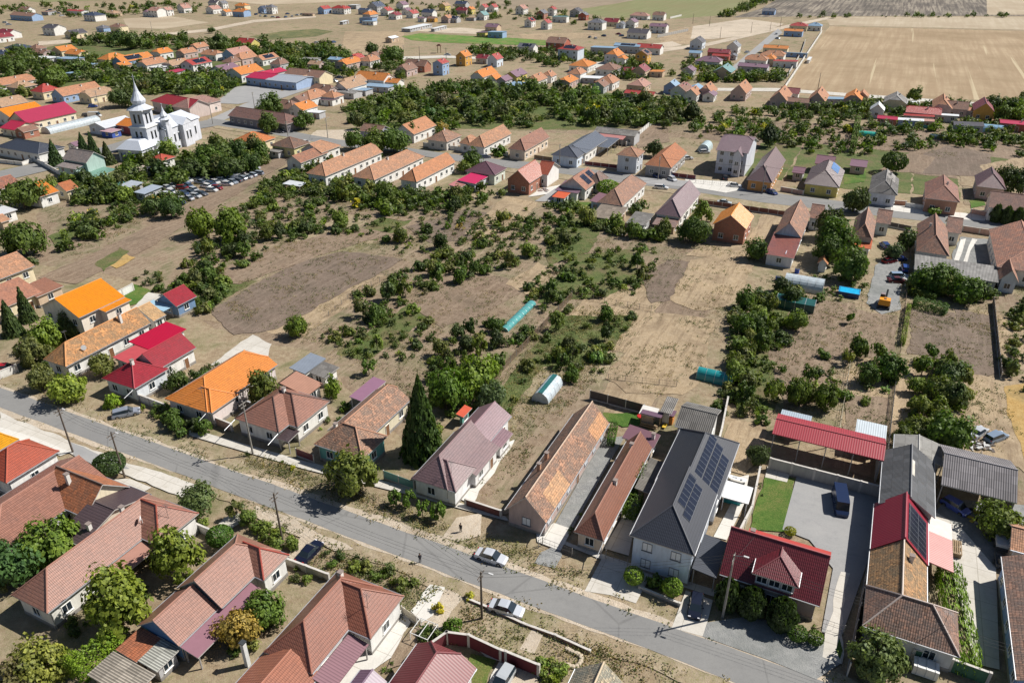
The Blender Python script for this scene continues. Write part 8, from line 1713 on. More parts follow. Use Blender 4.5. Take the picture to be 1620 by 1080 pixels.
-1290 2274 2 34 43 87 93 1 1
-1049 2253 2 30 38 85 93 1 1
-1324 2261 2 30 37 37 93 1 1
-1253 2240 2 26 33 75 93 1 1
-1306 2388 2 26 33 94 93 1 1
-1188 2289 2 24 30 76 93 1 1
-1340 2325 2 24 29 76 93 1 1
598 1150 2 20 25 88 131 1 1
709 1203 2 18 22 78 131 1 1
615 1296 2 17 22 78 131 1 1
581 1228 2 15 19 94 131 1 1
630 1131 2 14 17 10 131 1 1
363 1938 2 30 37 88 114 1 1
154 2173 2 27 34 97 114 1 1
252 2031 2 24 30 89 114 1 1
295 1974 2 22 27 87 114 1 1
388 1967 2 22 27 94 114 1 1
240 2007 2 22 27 81 114 1 1
-209 736 2 14 18 77 99 1 1
-144 707 2 14 17 85 99 1 1
-162 731 2 13 16 81 99 1 1
-193 738 2 13 16 82 99 1 1
-128 710 2 10 13 10 99 1 1
-179 721 2 10 12 83 99 1 1
-240 743 2 10 12 78 99 1 1
-231 758 2 10 12 37 99 1 1
-693 1573 2 25 31 91 91 1 1
-676 1631 2 25 32 75 91 1 1
-678 1494 2 23 29 79 91 1 1
-774 1612 2 22 28 97 91 1 1
-674 1592 2 21 26 83 91 1 1
-723 1604 2 21 26 87 91 1 1
-667 1564 2 17 22 84 91 1 1
-792 1592 2 17 21 96 91 1 1
-269 1593 2 25 31 78 95 1 1
-328 1587 2 23 29 91 95 1 1
-76 1884 2 26 32 84 95 1 1
-180 1803 2 25 31 74 95 1 1
-228 1731 2 24 30 37 95 1 1
-279 1659 2 23 29 84 95 1 1
-282 1481 2 21 26 84 95 1 1
-160 1726 2 23 28 79 95 1 1
144 2044 2 25 32 88 95 1 1
103 1907 2 24 30 74 95 1 1
-65 1703 2 20 26 78 95 1 1
-536 1057 2 18 23 96 118 1 1
-553 1037 2 15 19 78 118 1 1
-597 1080 2 14 18 78 118 1 1
-608 1110 2 13 17 90 118 1 1
-635 755 2 14 18 94 103 1 1
165 1300 2 21 26 76 108 1 1
34 1253 2 20 25 79 108 1 1
191 1281 2 19 24 81 108 1 1
123 1254 2 18 22 87 108 1 1
-33 1079 2 15 19 86 108 1 1
100 1468 2 19 23 75 108 1 1
195 1335 2 16 20 82 108 1 1
260 1465 2 17 21 97 108 1 1
124 1495 2 17 21 81 108 1 1
-588 1218 2 20 25 94 85 1 1
-582 1237 2 16 20 87 85 1 1
-565 1227 2 16 20 80 85 1 1
-922 1347 2 21 27 75 115 1 1
-932 1261 2 19 24 79 115 1 1
-937 1361 2 15 19 94 115 1 1
939 1625 2 25 31 79 84 1 1
1091 1574 2 19 24 84 84 1 1
1026 1559 2 18 23 76 84 1 1
943 1601 2 18 22 78 84 1 1
949 1580 2 17 21 10 84 1 1
728 3373 2 45 56 87 129 1 1
405 3378 2 45 56 87 129 1 1
523 3450 2 45 56 74 129 1 1
-307 3417 2 44 55 86 129 1 1
65 3293 2 41 51 79 129 1 1
510 3569 2 44 55 78 129 1 1
-482 3785 2 46 57 94 129 1 1
42 3560 2 42 53 78 129 1 1
-252 3657 2 43 54 87 129 1 1
-233 3792 2 44 55 78 129 1 1
233 3381 2 40 50 88 129 1 1
145 3855 2 44 56 89 129 1 1
641 3386 2 39 49 77 129 1 1
-488 3918 2 44 55 78 129 1 1
-322 4041 2 45 56 83 129 1 1
713 3632 2 41 51 79 129 1 1
-40 3890 2 43 54 85 129 1 1
36 3926 2 43 54 97 129 1 1
617 3333 2 37 46 78 129 1 1
142 3692 2 41 51 87 129 1 1
521 3849 2 42 53 86 129 1 1
-574 3441 2 38 47 37 129 1 1
405 3690 2 40 50 87 129 1 1
-369 4028 2 43 54 84 129 1 1
-124 3384 2 37 46 76 129 1 1
444 3436 2 37 46 97 129 1 1
-680 3315 2 35 44 96 129 1 1
-355 4117 2 42 53 96 129 1 1
-636 3374 2 35 44 94 129 1 1
-193 3965 2 40 50 85 129 1 1
347 3953 2 40 50 88 129 1 1
-162 3364 2 34 43 88 129 1 1
315 3864 2 38 48 37 129 1 1
-602 3333 2 33 42 97 129 1 1
-179 3905 2 38 48 97 129 1 1
-209 3693 2 36 45 85 129 1 1
-32 3936 2 38 47 75 129 1 1
-594 3686 2 35 43 88 129 1 1
65 3233 2 31 39 86 129 1 1
1081 1436 2 22 27 74 123 1 1
957 1249 2 18 23 84 123 1 1
959 1269 2 17 22 96 123 1 1
1062 1415 2 16 20 82 123 1 1
1020 1350 2 15 19 82 123 1 1
-87 626 2 12 15 84 116 1 1
-109 628 2 10 12 95 116 1 1
-101 637 2 9 12 97 116 1 1
-71 1358 2 20 26 82 94 1 1
-149 1207 2 19 23 80 94 1 1
31 1395 2 20 25 83 94 1 1
-69 1248 2 18 23 97 94 1 1
37 1371 2 19 24 79 94 1 1
-145 1264 2 17 21 86 94 1 1
-59 1228 2 16 20 90 94 1 1
15 1362 2 17 22 97 94 1 1
-49 1430 2 18 23 97 94 1 1
-48 1200 2 16 20 79 94 1 1
-27 1426 2 17 21 84 94 1 1
-145 1241 2 15 18 37 94 1 1
-154 1279 2 15 18 77 94 1 1
-307 612 2 12 14 76 97 1 1
-325 605 2 11 14 86 97 1 1
-267 716 2 10 13 75 97 1 1
-298 643 2 10 12 80 97 1 1
-291 659 2 10 12 87 97 1 1
-281 717 2 9 12 91 97 1 1
-151 1009 2 16 20 80 119 1 1
-127 1045 2 16 20 77 119 1 1
-169 995 2 15 18 74 119 1 1
-140 996 2 14 18 76 119 1 1
-124 1127 2 13 17 74 119 1 1
-108 1095 2 13 16 89 119 1 1
-508 2294 2 29 36 76 126 1 1
-348 2216 2 28 35 76 126 1 1
-607 2346 2 27 34 82 126 1 1
-572 2425 2 28 35 90 126 1 1
-339 2170 2 23 28 74 126 1 1
-405 2360 2 24 30 87 126 1 1
-363 1369 2 19 24 82 104 1 1
-179 1441 2 19 23 79 104 1 1
-194 1335 2 17 22 95 104 1 1
-220 1496 2 19 23 90 104 1 1
-338 1392 2 17 22 74 104 1 1
-308 1448 2 16 20 95 104 1 1
-291 1440 2 16 20 89 104 1 1
-307 1377 2 15 19 91 104 1 1
-189 1418 2 15 19 37 104 1 1
392 1140 2 16 21 84 105 1 1
427 1073 2 15 19 78 105 1 1
405 1128 2 15 19 83 105 1 1
434 1108 2 15 19 89 105 1 1
432 1133 2 14 18 85 105 1 1
390 1161 2 15 18 91 105 1 1
394 1177 2 15 18 82 105 1 1
399 1099 2 14 17 81 105 1 1
361 1111 2 13 16 86 105 1 1
1827 3496 2 41 51 37 101 1 1
2068 3597 2 39 49 89 101 1 1
1733 3481 2 37 46 83 101 1 1
2241 3483 2 37 46 89 101 1 1
1551 3590 2 37 46 97 101 1 1
1988 3654 2 36 45 94 101 1 1
-2411 3875 2 45 56 82 127 1 1
-1582 3973 2 42 52 77 127 1 1
-1948 4194 2 44 55 37 127 1 1
-2107 4185 2 44 55 88 127 1 1
-2535 4369 2 44 56 79 127 1 1
-1905 4082 2 42 52 37 127 1 1
-1699 4265 2 42 53 37 127 1 1
-1776 4289 2 42 52 90 127 1 1
-1899 4152 2 40 50 81 127 1 1
-2461 4098 2 39 49 75 127 1 1
39 1614 2 21 26 37 121 1 1
140 1667 2 21 26 83 121 1 1
168 1586 2 20 25 89 121 1 1
203 1577 2 19 24 96 121 1 1
51 1576 2 19 24 76 121 1 1
245 1643 2 19 24 78 121 1 1
130 1687 2 18 23 80 121 1 1
314 1778 2 18 23 37 121 1 1
-170 1821 2 23 29 85 107 1 1
-234 1989 2 24 30 37 107 1 1
-724 1812 2 22 27 77 107 1 1
-304 2197 2 25 32 37 107 1 1
-599 1973 2 23 29 88 107 1 1
-532 2298 2 26 32 88 107 1 1
-588 2224 2 25 31 84 107 1 1
-353 2157 2 24 30 88 107 1 1
48 2022 2 22 28 78 107 1 1
-489 1982 2 22 27 37 107 1 1
-439 1999 2 22 27 80 107 1 1
-715 2173 2 22 28 90 107 1 1
-89 1942 2 20 25 76 107 1 1
-425 2237 2 23 28 10 107 1 1
-339 1919 2 20 25 86 107 1 1
-603 2006 2 25 31 85 112 1 1
-676 2001 2 25 31 82 112 1 1
-671 1748 2 22 27 89 112 1 1
-776 1650 2 21 26 78 112 1 1
-727 2095 2 24 30 79 112 1 1
-562 2010 2 23 29 88 112 1 1
-611 2184 2 24 30 80 112 1 1
-742 1836 2 21 26 80 112 1 1
-807 1746 2 19 24 74 112 1 1
-598 2129 2 22 28 83 112 1 1
-1198 1722 2 21 27 84 87 1 1
-440 819 2 12 15 75 117 1 1
-495 3142 2 35 44 90 122 1 1
-316 3352 2 36 45 88 122 1 1
-1185 2050 2 24 30 76 98 1 1
-1107 2077 2 22 28 95 98 1 1
-2534 4660 2 50 62 84 125 1 1
-1567 4394 2 44 55 87 125 1 1
-3108 4986 2 49 61 87 125 1 1
1974 3090 2 33 42 76 106 1 1
1034 3027 2 31 39 75 106 1 1
1329 3242 2 32 40 75 106 1 1
1070 2910 2 28 35 91 106 1 1
1199 3151 2 30 37 81 106 1 1
1959 3194 2 30 38 78 106 1 1
-1064 5099 2 52 65 83 128 1 1
-1974 5531 2 52 65 81 128 1 1
-2917 5947 2 54 67 80 128 1 1
-1835 4220 2 43 54 83 88 1 1
-1654 4008 2 40 50 80 88 1 1
-1692 4036 2 38 48 86 88 1 1
-700 2340 2 25 31 90 111 1 1
-293 1115 2 14 17 88 96 1 1
-119 593 2 9 11 82 109 1 1
695 1549 2 17 22 83 113 1 1
672 979 2 12 15 90 134 1 1
817 4582 2 42 53 75 100 1 1
-823 1608 2 17 21 78 86 1 1
-1178 4792 2 44 55 74 124 1 1
"""
FARWOOD = [([(-71,79),(-67,81),(-61,78),(-63,73),(-66,70)],3,1.1199999999999999,1.612),([(-57,67),(-51,76),(-49,74),(-45,69),(-48,66),(-52,62)],3,0.6400000000000001,0.9299999999999999),([(-39,61),(-37,63),(-32,67),(-29,74),(-26,72),(-30,63),(-31,58),(-36,56)],7,0.4,0.744),([(-15,58),(-12,63),(-11,62),(-12,58)],4,0.32000000000000006,0.558),([(6,77),(7,81),(9,86),(11,92),(12,90),(9,82),(7,77)],4,0.36000000000000004,0.496),([(38,92),(40,93),(34,81),(33,81)],4,0.24,0.372),([(-35,113),(-33,118),(-25,125),(-20,124),(-28,113),(-31,105)],3,0.6400000000000001,0.9299999999999999),([(-59,122),(-57,126),(-54,124),(-56,117)],2,0.96,1.24),([(35,113),(40,119),(45,111),(43,107),(39,109),(36,110)],11,0.7200000000000001,1.054),([(-18,103),(-12,113),(-10,111),(-15,93),(-17,95)],8,0.5599999999999999,0.992),([(64,98),(76,90),(81,95),(72,102)],3,0.48,0.744),([(-130,184),(-117,176),(-114,166),(-124,168)],11,0.96,1.488),([(-93,168),(-88,174),(-77,164),(-73,151),(-81,157)],19,0.7200000000000001,1.116),([(-97,148),(-83,131),(-89,122),(-98,131)],15,0.96,1.364),([(38,67),(37,63),(32,63),(33,65)],3,0.32000000000000006,0.558),([(-87,193),(-79,238),(-74,256),(-51,238),(-21,219),(8,219),(13,211),(-17,172),(-44,198),(-62,189),(-73,168)],285,0.8,1.612),([(-37,159),(-18,184),(7,211),(23,208),(15,184),(-8,168),(-22,156),(-31,142)],161,0.8,1.612),([(1,157),(15,186),(42,189),(29,157),(14,157),(6,148)],114,0.8,1.364),([(-7,113),(13,154),(28,148),(18,124),(5,124),(-2,103),(-7,103)],35,0.8,1.364),([(-18,122),(-9,142),(3,148),(8,146),(-6,116),(-13,117)],30,0.8,1.302),([(-84,184),(-87,208),(-60,225),(-48,219),(-54,198),(-68,172),(-75,157)],95,0.96,1.612),([(-66,148),(-80,157),(-78,172),(-66,164),(-66,150)],49,1.04,1.736),([(-33,148),(-24,154),(-14,139),(-21,126),(-34,131),(-41,139)],64,0.6400000000000001,1.178),([(-127,203),(-119,225),(-104,231),(-99,225),(-109,211),(-113,186),(-117,184)],100,0.8,2.3400000000000003),([(-149,235),(-142,245),(-118,238),(-103,225),(-119,225),(-133,222)],67,1.6,3.42),([(-134,276),(-120,280),(-94,289),(-86,259),(-99,248),(-114,238),(-132,245)],84,1.7600000000000002,3.9600000000000004),([(38,113),(48,136),(57,157),(67,168),(68,154),(54,131),(47,111),(41,109)],76,0.8800000000000001,1.612),([(48,111),(60,131),(65,131),(73,122),(66,113),(59,113)],10,0.8,1.24),([(40,117),(48,148),(58,161),(58,154),(48,131)],41,1.1199999999999999,1.736),([(71,113),(82,131),(87,124),(81,113),(71,103),(66,103)],11,1.04,1.612),([(111,154),(118,157),(94,117),(93,122)],26,0.96,1.364),([(96,168),(111,161),(110,154),(91,157)],19,1.2800000000000002,1.736),([(73,168),(83,174),(90,176),(82,157),(68,154)],26,0.8,1.24),([(-78,356),(-67,393),(-17,428),(30,410),(81,370),(83,337),(66,319),(40,325),(-3,319),(-30,337),(-67,325)],420,1.6,4.14),([(77,337),(115,363),(146,349),(174,337),(224,337),(195,289),(162,289),(123,276),(105,284),(97,299),(73,304)],308,1.1199999999999999,3.06),([(-73,238),(-52,245),(-35,238),(-10,238),(-2,231),(-13,216),(-35,211),(-62,231)],168,1.04,2.7),([(10,219),(14,235),(27,208),(41,200),(42,191),(26,198),(16,208)],38,1.2000000000000002,1.8599999999999999),([(-59,88),(-43,82),(-42,80),(-50,82)],2,0.6400000000000001,0.806),([(-38,83),(-31,80),(-29,77),(-32,77),(-37,81)],5,0.8,1.116),([(-29,77),(-25,77),(-17,74),(-12,71),(-14,70),(-21,73),(-26,75)],8,0.5599999999999999,0.9299999999999999),([(-10,70),(-7,67),(-8,62),(-11,62),(-11,63)],4,0.5599999999999999,0.868),([(-64,113),(-54,109),(-51,103),(-55,103),(-62,108)],8,0.8800000000000001,1.24),([(-46,102),(-38,98),(-33,94),(-37,94),(-44,97)],3,0.4,0.558),([(1,58),(4,59),(6,57),(5,56)],4,0.7200000000000001,0.992),([(-35,111),(-31,113),(-27,109),(-32,102)],3,0.4,0.62),([(-277,428),(-259,458),(-196,437),(-148,418),(-152,393),(-184,393),(-233,428),(-238,393),(-243,370)],168,1.7600000000000002,4.14),([(-330,517),(-296,531),(-233,492),(-202,480),(-157,458),(-147,428),(-198,443),(-259,458),(-283,437)],168,1.92,4.5),([(-338,610),(-262,610),(-185,576),(-119,560),(-97,492),(-131,504),(-180,531),(-235,545),(-308,569)],224,1.92,4.86),([(-171,531),(-100,504),(-87,437),(-124,458),(-160,492)],95,1.92,4.14),([(-203,437),(-144,428),(-140,406),(-146,385),(-171,401)],95,1.92,3.9600000000000004),([(-30,551),(21,545),(76,504),(93,447),(65,428),(19,480),(-20,504)],168,1.6,3.9600000000000004),([(96,447),(155,451),(147,428),(92,424)],95,1.7600000000000002,3.6),([(107,504),(133,480),(121,447),(97,451)],50,1.6,3.24),([(-171,897),(-7,897),(105,715),(140,669),(96,648),(-6,715),(-120,740)],168,1.6,3.6),([(-533,860),(-349,897),(-281,796),(-348,740),(-468,751)],123,1.92,4.5),([(191,751),(262,904),(335,1024),(291,920),(202,751)],72,2.4000000000000004,4.86),([(260,751),(481,773),(468,751),(258,740)],33,1.2000000000000002,4.05),([(129,370),(239,363),(227,343),(123,349)],140,1.4400000000000002,3.7800000000000002),([(190,325),(217,325),(187,276),(178,284)],44,1.2800000000000002,2.8800000000000003),([(218,356),(249,370),(215,314),(206,325)],33,2.4000000000000004,4.5),([(-100,504),(-58,492),(-58,428),(-89,447)],44,1.7600000000000002,3.6),([(-71,319),(-30,337),(-18,319),(-31,309),(-46,289),(-61,294)],44,1.6,3.42),([(-82,248),(-66,271),(-53,252),(-62,231),(-74,225),(-80,214)],123,0.96,2.3400000000000003)]
HEDGES = [
(56.8,72.2,51.8,58.0,2.6,2.4,(0.12,0.19,0.025),'long grape-vine arbour beside the clay roofed corner house'),
(-49.2,57.1,-46.3,61.2,2.6,2.6,(0.13,0.2,0.025),'bright green hedge below the walnut at the bottom left'),
(-50.2,58.8,-50.8,57.3,2.4,2.4,(0.14,0.2,0.03),'rounded end of the bright hedge beside the willow'),
(-60.5,261.7,-49.0,275.8,3.0,2.2,(0.085,0.14,0.02),'vine row alongside the long terracotta roof'),
(79.5,135.1,88.0,151.1,0.9,1.4,(0.15,0.19,0.04),'bean row on poles beside the soil plots'),
(90.1,152.9,95.2,149.1,3.2,1.8,(0.06,0.1,0.035),'dense block of tall maize on the right plots'),
(92.5,158.7,96.3,156.0,1.8,1.4,(0.07,0.11,0.03),'second maize strip above the dense block'),
(16.1,100.6,17.3,105.6,1.2,1.6,(0.06,0.12,0.02),'narrow hedge at the far corner of the clay roofed house'),
(18.9,88.9,20.2,92.4,1.2,3,(0.07,0.13,0.02),'climber hedge between the brown house and the grey shed'),
(16.7,83.2,18.7,87.6,2.0,2.4,(0.07,0.12,0.02),'leafy shrub row beside the dark two-storey house'),
(128.2,285.0,147.5,329.0,2.2,3.5,(0.09,0.14,0.03),'tall narrow vine row in the plots before the stubble field'),
]
COVER = [([(-87,193),(-74,256),(-21,219),(22,208),(64,184),(38,113),(6,122),(-6,131),(-18,102),(-39,131),(-75,157)],5200),([(-115,168),(-146,225),(-87,263),(-92,207)],900),([(-7,113),(13,154),(28,148),(18,124),(4,102),(-1,86),(-6,88),(-2,102)],1500),([(61,172),(124,168),(83,98),(60,98),(38,111)],2600),([(-89,110),(28,54),(42,56),(-1,77),(-96,122)],900),([(-45,102),(-31,95),(-16,86),(1,78),(15,70),(15,68),(-15,82),(-43,96)],700),([(-38,85),(-18,75),(7,63),(20,58),(18,55),(-8,62),(-28,74)],900),([(-80,363),(90,370),(224,337),(182,267),(75,289),(-29,325)],1800)]
ROADS = [[(-142,372),(-145,413),(-139,418),(-119,404),(-113,393),(-130,370)],[(130,473),(132,468),(213,640),(217,665),(207,644)],[(-282,625),(-248,665),(-231,730),(-182,762),(-179,751),(-224,710),(-241,648),(-275,610)],[(-345,589),(-282,625),(-275,610),(-333,569)],[(99,551),(141,582),(229,687),(291,756),(287,740),(225,669),(138,566),(98,536)],[(37,487),(57,496),(65,482),(55,464),(33,464)],[(89,569),(117,589),(120,569),(85,539)],[(88,410),(138,410),(241,366),(237,360),(136,401),(87,403)],[(-95,512),(-45,522),(-12,512),(-12,504),(-44,512),(-92,499)],[(-179,247),(-177,259),(-168,272),(-159,285),(-154,299),(-148,315),(-138,330),(-131,339),(-104,325),(-85,312),(-69,302),(-52,296),(-28,283),(-12,276),(14,267),(37,256),(57,246),(79,236),(101,226),(126,217),(160,205),(153,194),(121,207),(98,216),(76,225),(55,237),(36,245),(14,257),(-11,266),(-28,275),(-50,286),(-67,292),(-83,302),(-101,313),(-125,326),(-133,317),(-141,302),(-148,285),(-153,272),(-161,259),(-170,246),(-172,235)],[(-133,337),(-127,330),(-120,360),(-109,396),(-97,431),(-101,439),(-115,410),(-127,372)],[(-83,302),(-81,318),(-66,319),(-56,310),(-59,298),(-70,302)],[(58,249),(73,246),(75,238),(68,234),(57,241)],[(116,224),(125,220),(126,216),(122,213),(113,217)],[(130,216),(140,213),(136,208),(127,210)],[(43,251),(59,247),(57,239),(44,244)],[(-130,136),(-94,118),(-39,92),(0,73),(30,59),(37,56),(57,46),(54,42),(35,52),(28,55),(14,62),(0,69),(-18,77),(-38,87),(-62,98),(-91,112),(-125,128)],[(-73,102),(-63,97),(-60,95),(-63,94),(-70,98)],[(-87,106),(-79,103),(-71,99),(-73,98),(-80,102),(-86,104)],[(-62,92),(-59,92),(-55,90),(-56,88),(-59,89)],[(17,73),(19,75),(16,68),(13,69),(9,70),(12,76),(16,74)],[(22,70),(25,68),(23,63),(19,64)],[(-8,83),(-4,85),(-4,80),(-7,79),(-10,80)],[(4,77),(6,78),(7,76),(6,74),(3,75)],[(24,65),(30,66),(37,62),(38,59),(34,57),(30,59),(23,63)],[(-55,106),(-33,97),(-16,90),(-1,84),(0,83),(-16,89),(-33,95),(-54,103)],[(0,84),(8,78),(16,74),(27,69),(27,68),(16,73),(0,82)],[(3,80),(6,82),(8,81),(7,77),(4,79)],[(6,82),(12,95),(15,103),(19,103),(15,95),(8,81)],[(13,77),(14,80),(19,89),(21,89),(17,80),(16,76)],[(38,81),(45,94),(48,93),(56,89),(48,76),(39,62),(37,63),(43,74),(41,79)],[(36,60),(41,68),(43,73),(45,73),(40,63),(38,59)],[(58,78),(58,73),(56,67),(53,59),(56,58),(64,74),(64,81),(62,85)],[(61,85),(64,81),(64,74),(68,74),(75,86),(65,88)],[(-30,76),(-29,80),(-27,79),(-26,77),(-28,74)],[(-12,67),(-9,70),(-6,68),(-7,63),(-11,64)],[(-14,58),(-13,63),(-11,64),(-11,62),(-12,59)],[(-2,56),(-1,59),(3,58),(3,55)],[(-5,62),(-3,61),(3,58),(3,58),(-3,60)],[(1,61),(2,64),(4,63),(3,60)],[(-115,168),(-109,184),(-102,208),(-90,261),(-86,276),(-79,276),(-82,261),(-92,207),(-96,186),(-104,164)],[(-85,148),(-84,160),(-79,157),(-78,151),(-81,146)],[(5,230),(8,237),(16,243),(12,233)],[(7,226),(14,239),(17,236),(12,225)],[(80,154),(91,176),(99,184),(97,176),(86,151),(81,148)],[(109,176),(123,196),(130,193),(120,174)]]
FOOT = []
# the ground: one sheet to the horizon
m = MB(); S = 4500
m.poly([(-S, -800, 0), (S, -800, 0), (S, 7000, 0), (-S, 7000, 0)], groundmat('dry')); g = m.obj('ground'); g['kind'] = 'structure'
aa = R(64.5); VX = (math.cos(aa), math.sin(aa)); UX = (math.sin(aa), -math.cos(aa)); sr = random.Random(5)
def strips(ua, ub, va, vb, kinds):
    # long narrow village plots lying side by side, across the streets
    u = ua
    while u < ub:
        w_ = sr.uniform(7, 17); v = va + sr.uniform(-2, 4); ve = vb + sr.uniform(-4, 4)
        while v < ve - 8:
            e = min(ve, v + sr.uniform(18, 60)); k = sr.choice(kinds); s = sr.uniform(-.6, .6)
            if k: GROUND.append(('strip_plot', k, 1, [(UX[0] * a + VX[0] * b, UX[1] * a + VX[1] * b) for a, b in ((u, v), (u + w_, v), (u + w_ + s, e), (u + s, e))]))
            v = e + sr.uniform(0, 2)
        u += w_ + sr.uniform(.2, 1.5)
strips(-150, 112, 104, 196, ('orchard', 'soil', 'straw', 'greens', 'dry', 'orchard', 'verge', None))
strips(-40, 150, 262, 322, ('orchard', 'soil', 'greens', 'greens', 'dry', 'greens'))
for i, (n, k, z, pts) in enumerate(sorted(GROUND, key=lambda q: (q[2], q[0] != 'orchard_ground'))):
    patch(n, k, pts, .012 + i * .0009, .0 if n in ('sports_court', 'drive', 'courtyard', 'terrace', 'patio', 'sidewalk', 'pavement', 'driveway') else (.07 if n == 'road' else .45 if n in ('plot', 'strip_plot', 'verge', 'orchard_ground', 'garden_bed') else .28))
# kerb of the bottom road is worn away; pale pale lines of sand lie along it
for n, l, c, x, y, rz, bl, det, grp in HOUSES:
    for b in bl: b['roof'] = RO[b['roof']]
    building(n, l, c, x, y, R(rz), bl, det, grp)
KN = ('house', 'shed', 'long barn'); ORD = ('', 'first', 'second', 'third', 'fourth', 'fifth', 'sixth', 'seventh', 'eighth')
for row in FAR.split('\n')[1:-1]:
    q = row.split(); ki = int(q[0]); x, y = float(q[1]), float(q[2]); W, L, he, rise, t0, t1 = map(float, q[4:10]); rf, wl, fl, zn = q[10:14]
    lab = ('small ' if W * L < 75 else 'large ' if W * L > 170 else '') + WN[wl] + (' two-storey' if he >= 4.6 else '') + ' ' + KN[ki] + (' with flat' if 'f' in fl else ' with hipped' if t0 >= .8 else ' with gabled' if t0 == 0 else ' with half-hipped') + ' ' + RN[rf] + ' roof' + (' and solar panels' if 's' in fl else '')
    if q[14] != '0': tail = ', ' + ORD[int(q[14])] + ' such from the left, ' + ZN[zn]
    else: tail = ', ' + ('left of', 'right of', 'behind', 'before')[int(q[15])] + (' an ' if q[16] in ('org',) else ' a ') + RN[q[16]] + ' roofed ' + KN[int(q[17])] + ', ' + ZN[zn]
    lab += tail
    if len(lab.split()) > 16: lab = lab.replace('small ', '').replace('large ', '').replace(' roofed house', ' roof').replace(' such from the left', ' from left')
    if len(lab.split()) > 16: lab = lab.replace(' roofed shed', ' shed').replace(' two-storey', '').replace(' with gabled', ' with').replace(' and solar panels', ' and panels').replace('far left of centre', 'left-centre').replace('far right of centre', 'right-centre').replace('by the stubble field', 'by stubble field')
    if len(lab.split()) > 16: lab = lab.replace(' and panels', '').replace(' roofed long barn', ' barn')
    if len(lab.split()) > 16: print('LONG', lab)
    b = dict(W=W, L=L, he=he, rise=rise, t0=t0, t1=t1, roof=RF[rf], wall='brick' if wl == 'k' else WL[wl], oh=.35)
    if 'f' in fl: b['mono'] = 'K'
    if 's' in fl: b['pan'] = [('R', 'solar_panel', .25, .8, .2, .85, 'solar')]
    if W > 6 and 'f' not in fl: b['ch'] = [(.25, .6, .8)]
    building(('house', 'shed', 'barn')[ki], lab, ('house', 'shed', 'barn')[ki], x, y, R(-25.5 if q[3] == 'v' else -115.5), [b], 1)
for pts, h, k, c, l in FENCES: fence(pts, h, k, c, l)
for x, y, a, k, c, l in CARLIST: car(x, y, a, k, c, l)
YC = [(.62, .64, .66), (.30, .34, .40), (.05, .08, .16), (.55, .56, .58), (.12, .13, .15), (.7, .7, .7), (.25, .03, .04), (.1, .16, .3), (.45, .47, .5)]
for row in YARD.split(';'):
    x, y, a, ci, ki = map(float, row.split()); ci = int(ci); ki = int(ki)
    car(x, y, a, ('hatch', 'sedan', 'wagon', 'hatch')[ki], YC[ci], 'old car packed into the rows of the breaker yard left of the dirt track', 'cars packed in the breaker yard')
for i, (x, y) in enumerate(FARCARS):
    car(x, y, (i * 37) % 180, ('hatch', 'sedan')[i % 2], YC[i % 9], 'tiny parked car among the houses and lots in the far distance', 'cars parked in the far distance')
PO = [pole(x, y, h, l, 64.5, bool(la), bool(wd)) for x, y, h, la, wd, l in POLES]
def top(i): x, y, h = POLES[i][:3]; return (x, y, h - .4)
for a, b, l in ((0, 1, 'wires between the two left poles of the bottom road'), (1, 3, 'wires from the rock garden pole to the plain timber pole'), (3, 4, 'wires from the plain timber pole to the pole by the silver sedan'),
                (4, 5, 'wires crossing the bottom road to the tall pale pole'), (2, 4, 'wires crossing from the tall speckled pole'), (6, 9, 'wires along the main road right of the church'), (9, 11, 'wires along the upper street, left stretch'),
                (11, 12, 'wires along the upper street, middle stretch'), (12, 13, 'wires from the grey house to the orange fronted house'), (13, 14, 'wires along the upper street, right stretch')):
    cable(top(a), top(b), l, 3 if a < 6 else 2, .012 if a < 6 else .02)
x5, y5, h5 = POLES[5][:3]; cable((x5, y5, h5 - .5), (x5 + 36, y5 - 17, 9.5), 'wires running from the tall pale pole out over the bottom right corner', 3, .012)
cable((x5, y5, h5 - 1), (32, 74, 6.8), 'thin service wire onto the maroon tiled roof', 1, .02, .2)
person(*PEOPLE[0], 200, (.015, .018, .03), (.02, .02, .03), 'person in dark clothes standing on the near road edge holding something in both hands', 'phone')
person(*PEOPLE[1], 150, (.03, .03, .035), (.02, .02, .025), 'person in dark clothes walking on the pale drive before the vacant house', 'walk')
# trees
KD = ('round', 'loose', 'bush', 'willow', 'conifer', 'column', 'ball', 'hedge')
NMT = {'round': 'tree', 'loose': 'tree', 'bush': 'shrub', 'willow': 'tree', 'conifer': 'spruce_tree', 'column': 'evergreen_tree', 'ball': 'clipped_tree'}
for row in TREES.split('\n')[1:-1]:
    x, y, k, rad, h, c, li, sh, lod = map(int, row.split()); x, y, rad, h = x / 10, y / 10, rad / 10, h / 10
    k = KD[k]; l = TLABELS[li]
    tree(x, y, k, rad, h, TCOL[c], l, 'shrub' if k == 'bush' or (k == 'ball' and rad < 2) else 'tree', 'shrub' if (k == 'ball' and rad < 2) else NMT[k], l if sh else None, lod, rz=(x * 7 + y * 3) % 6.28)
for ax, ay, bx, by, w_, h, c, l in HEDGES:
    d = math.hypot(bx - ax, by - ay); t = tree((ax + bx) / 2, (ay + by) / 2, 'hedge', d / 2, h, c, l, 'hedge', 'hedge', None, 2, rz=math.atan2(by - ay, bx - ax) - math.pi / 2, sq=w_ / d)
def at(k): return AT[k]
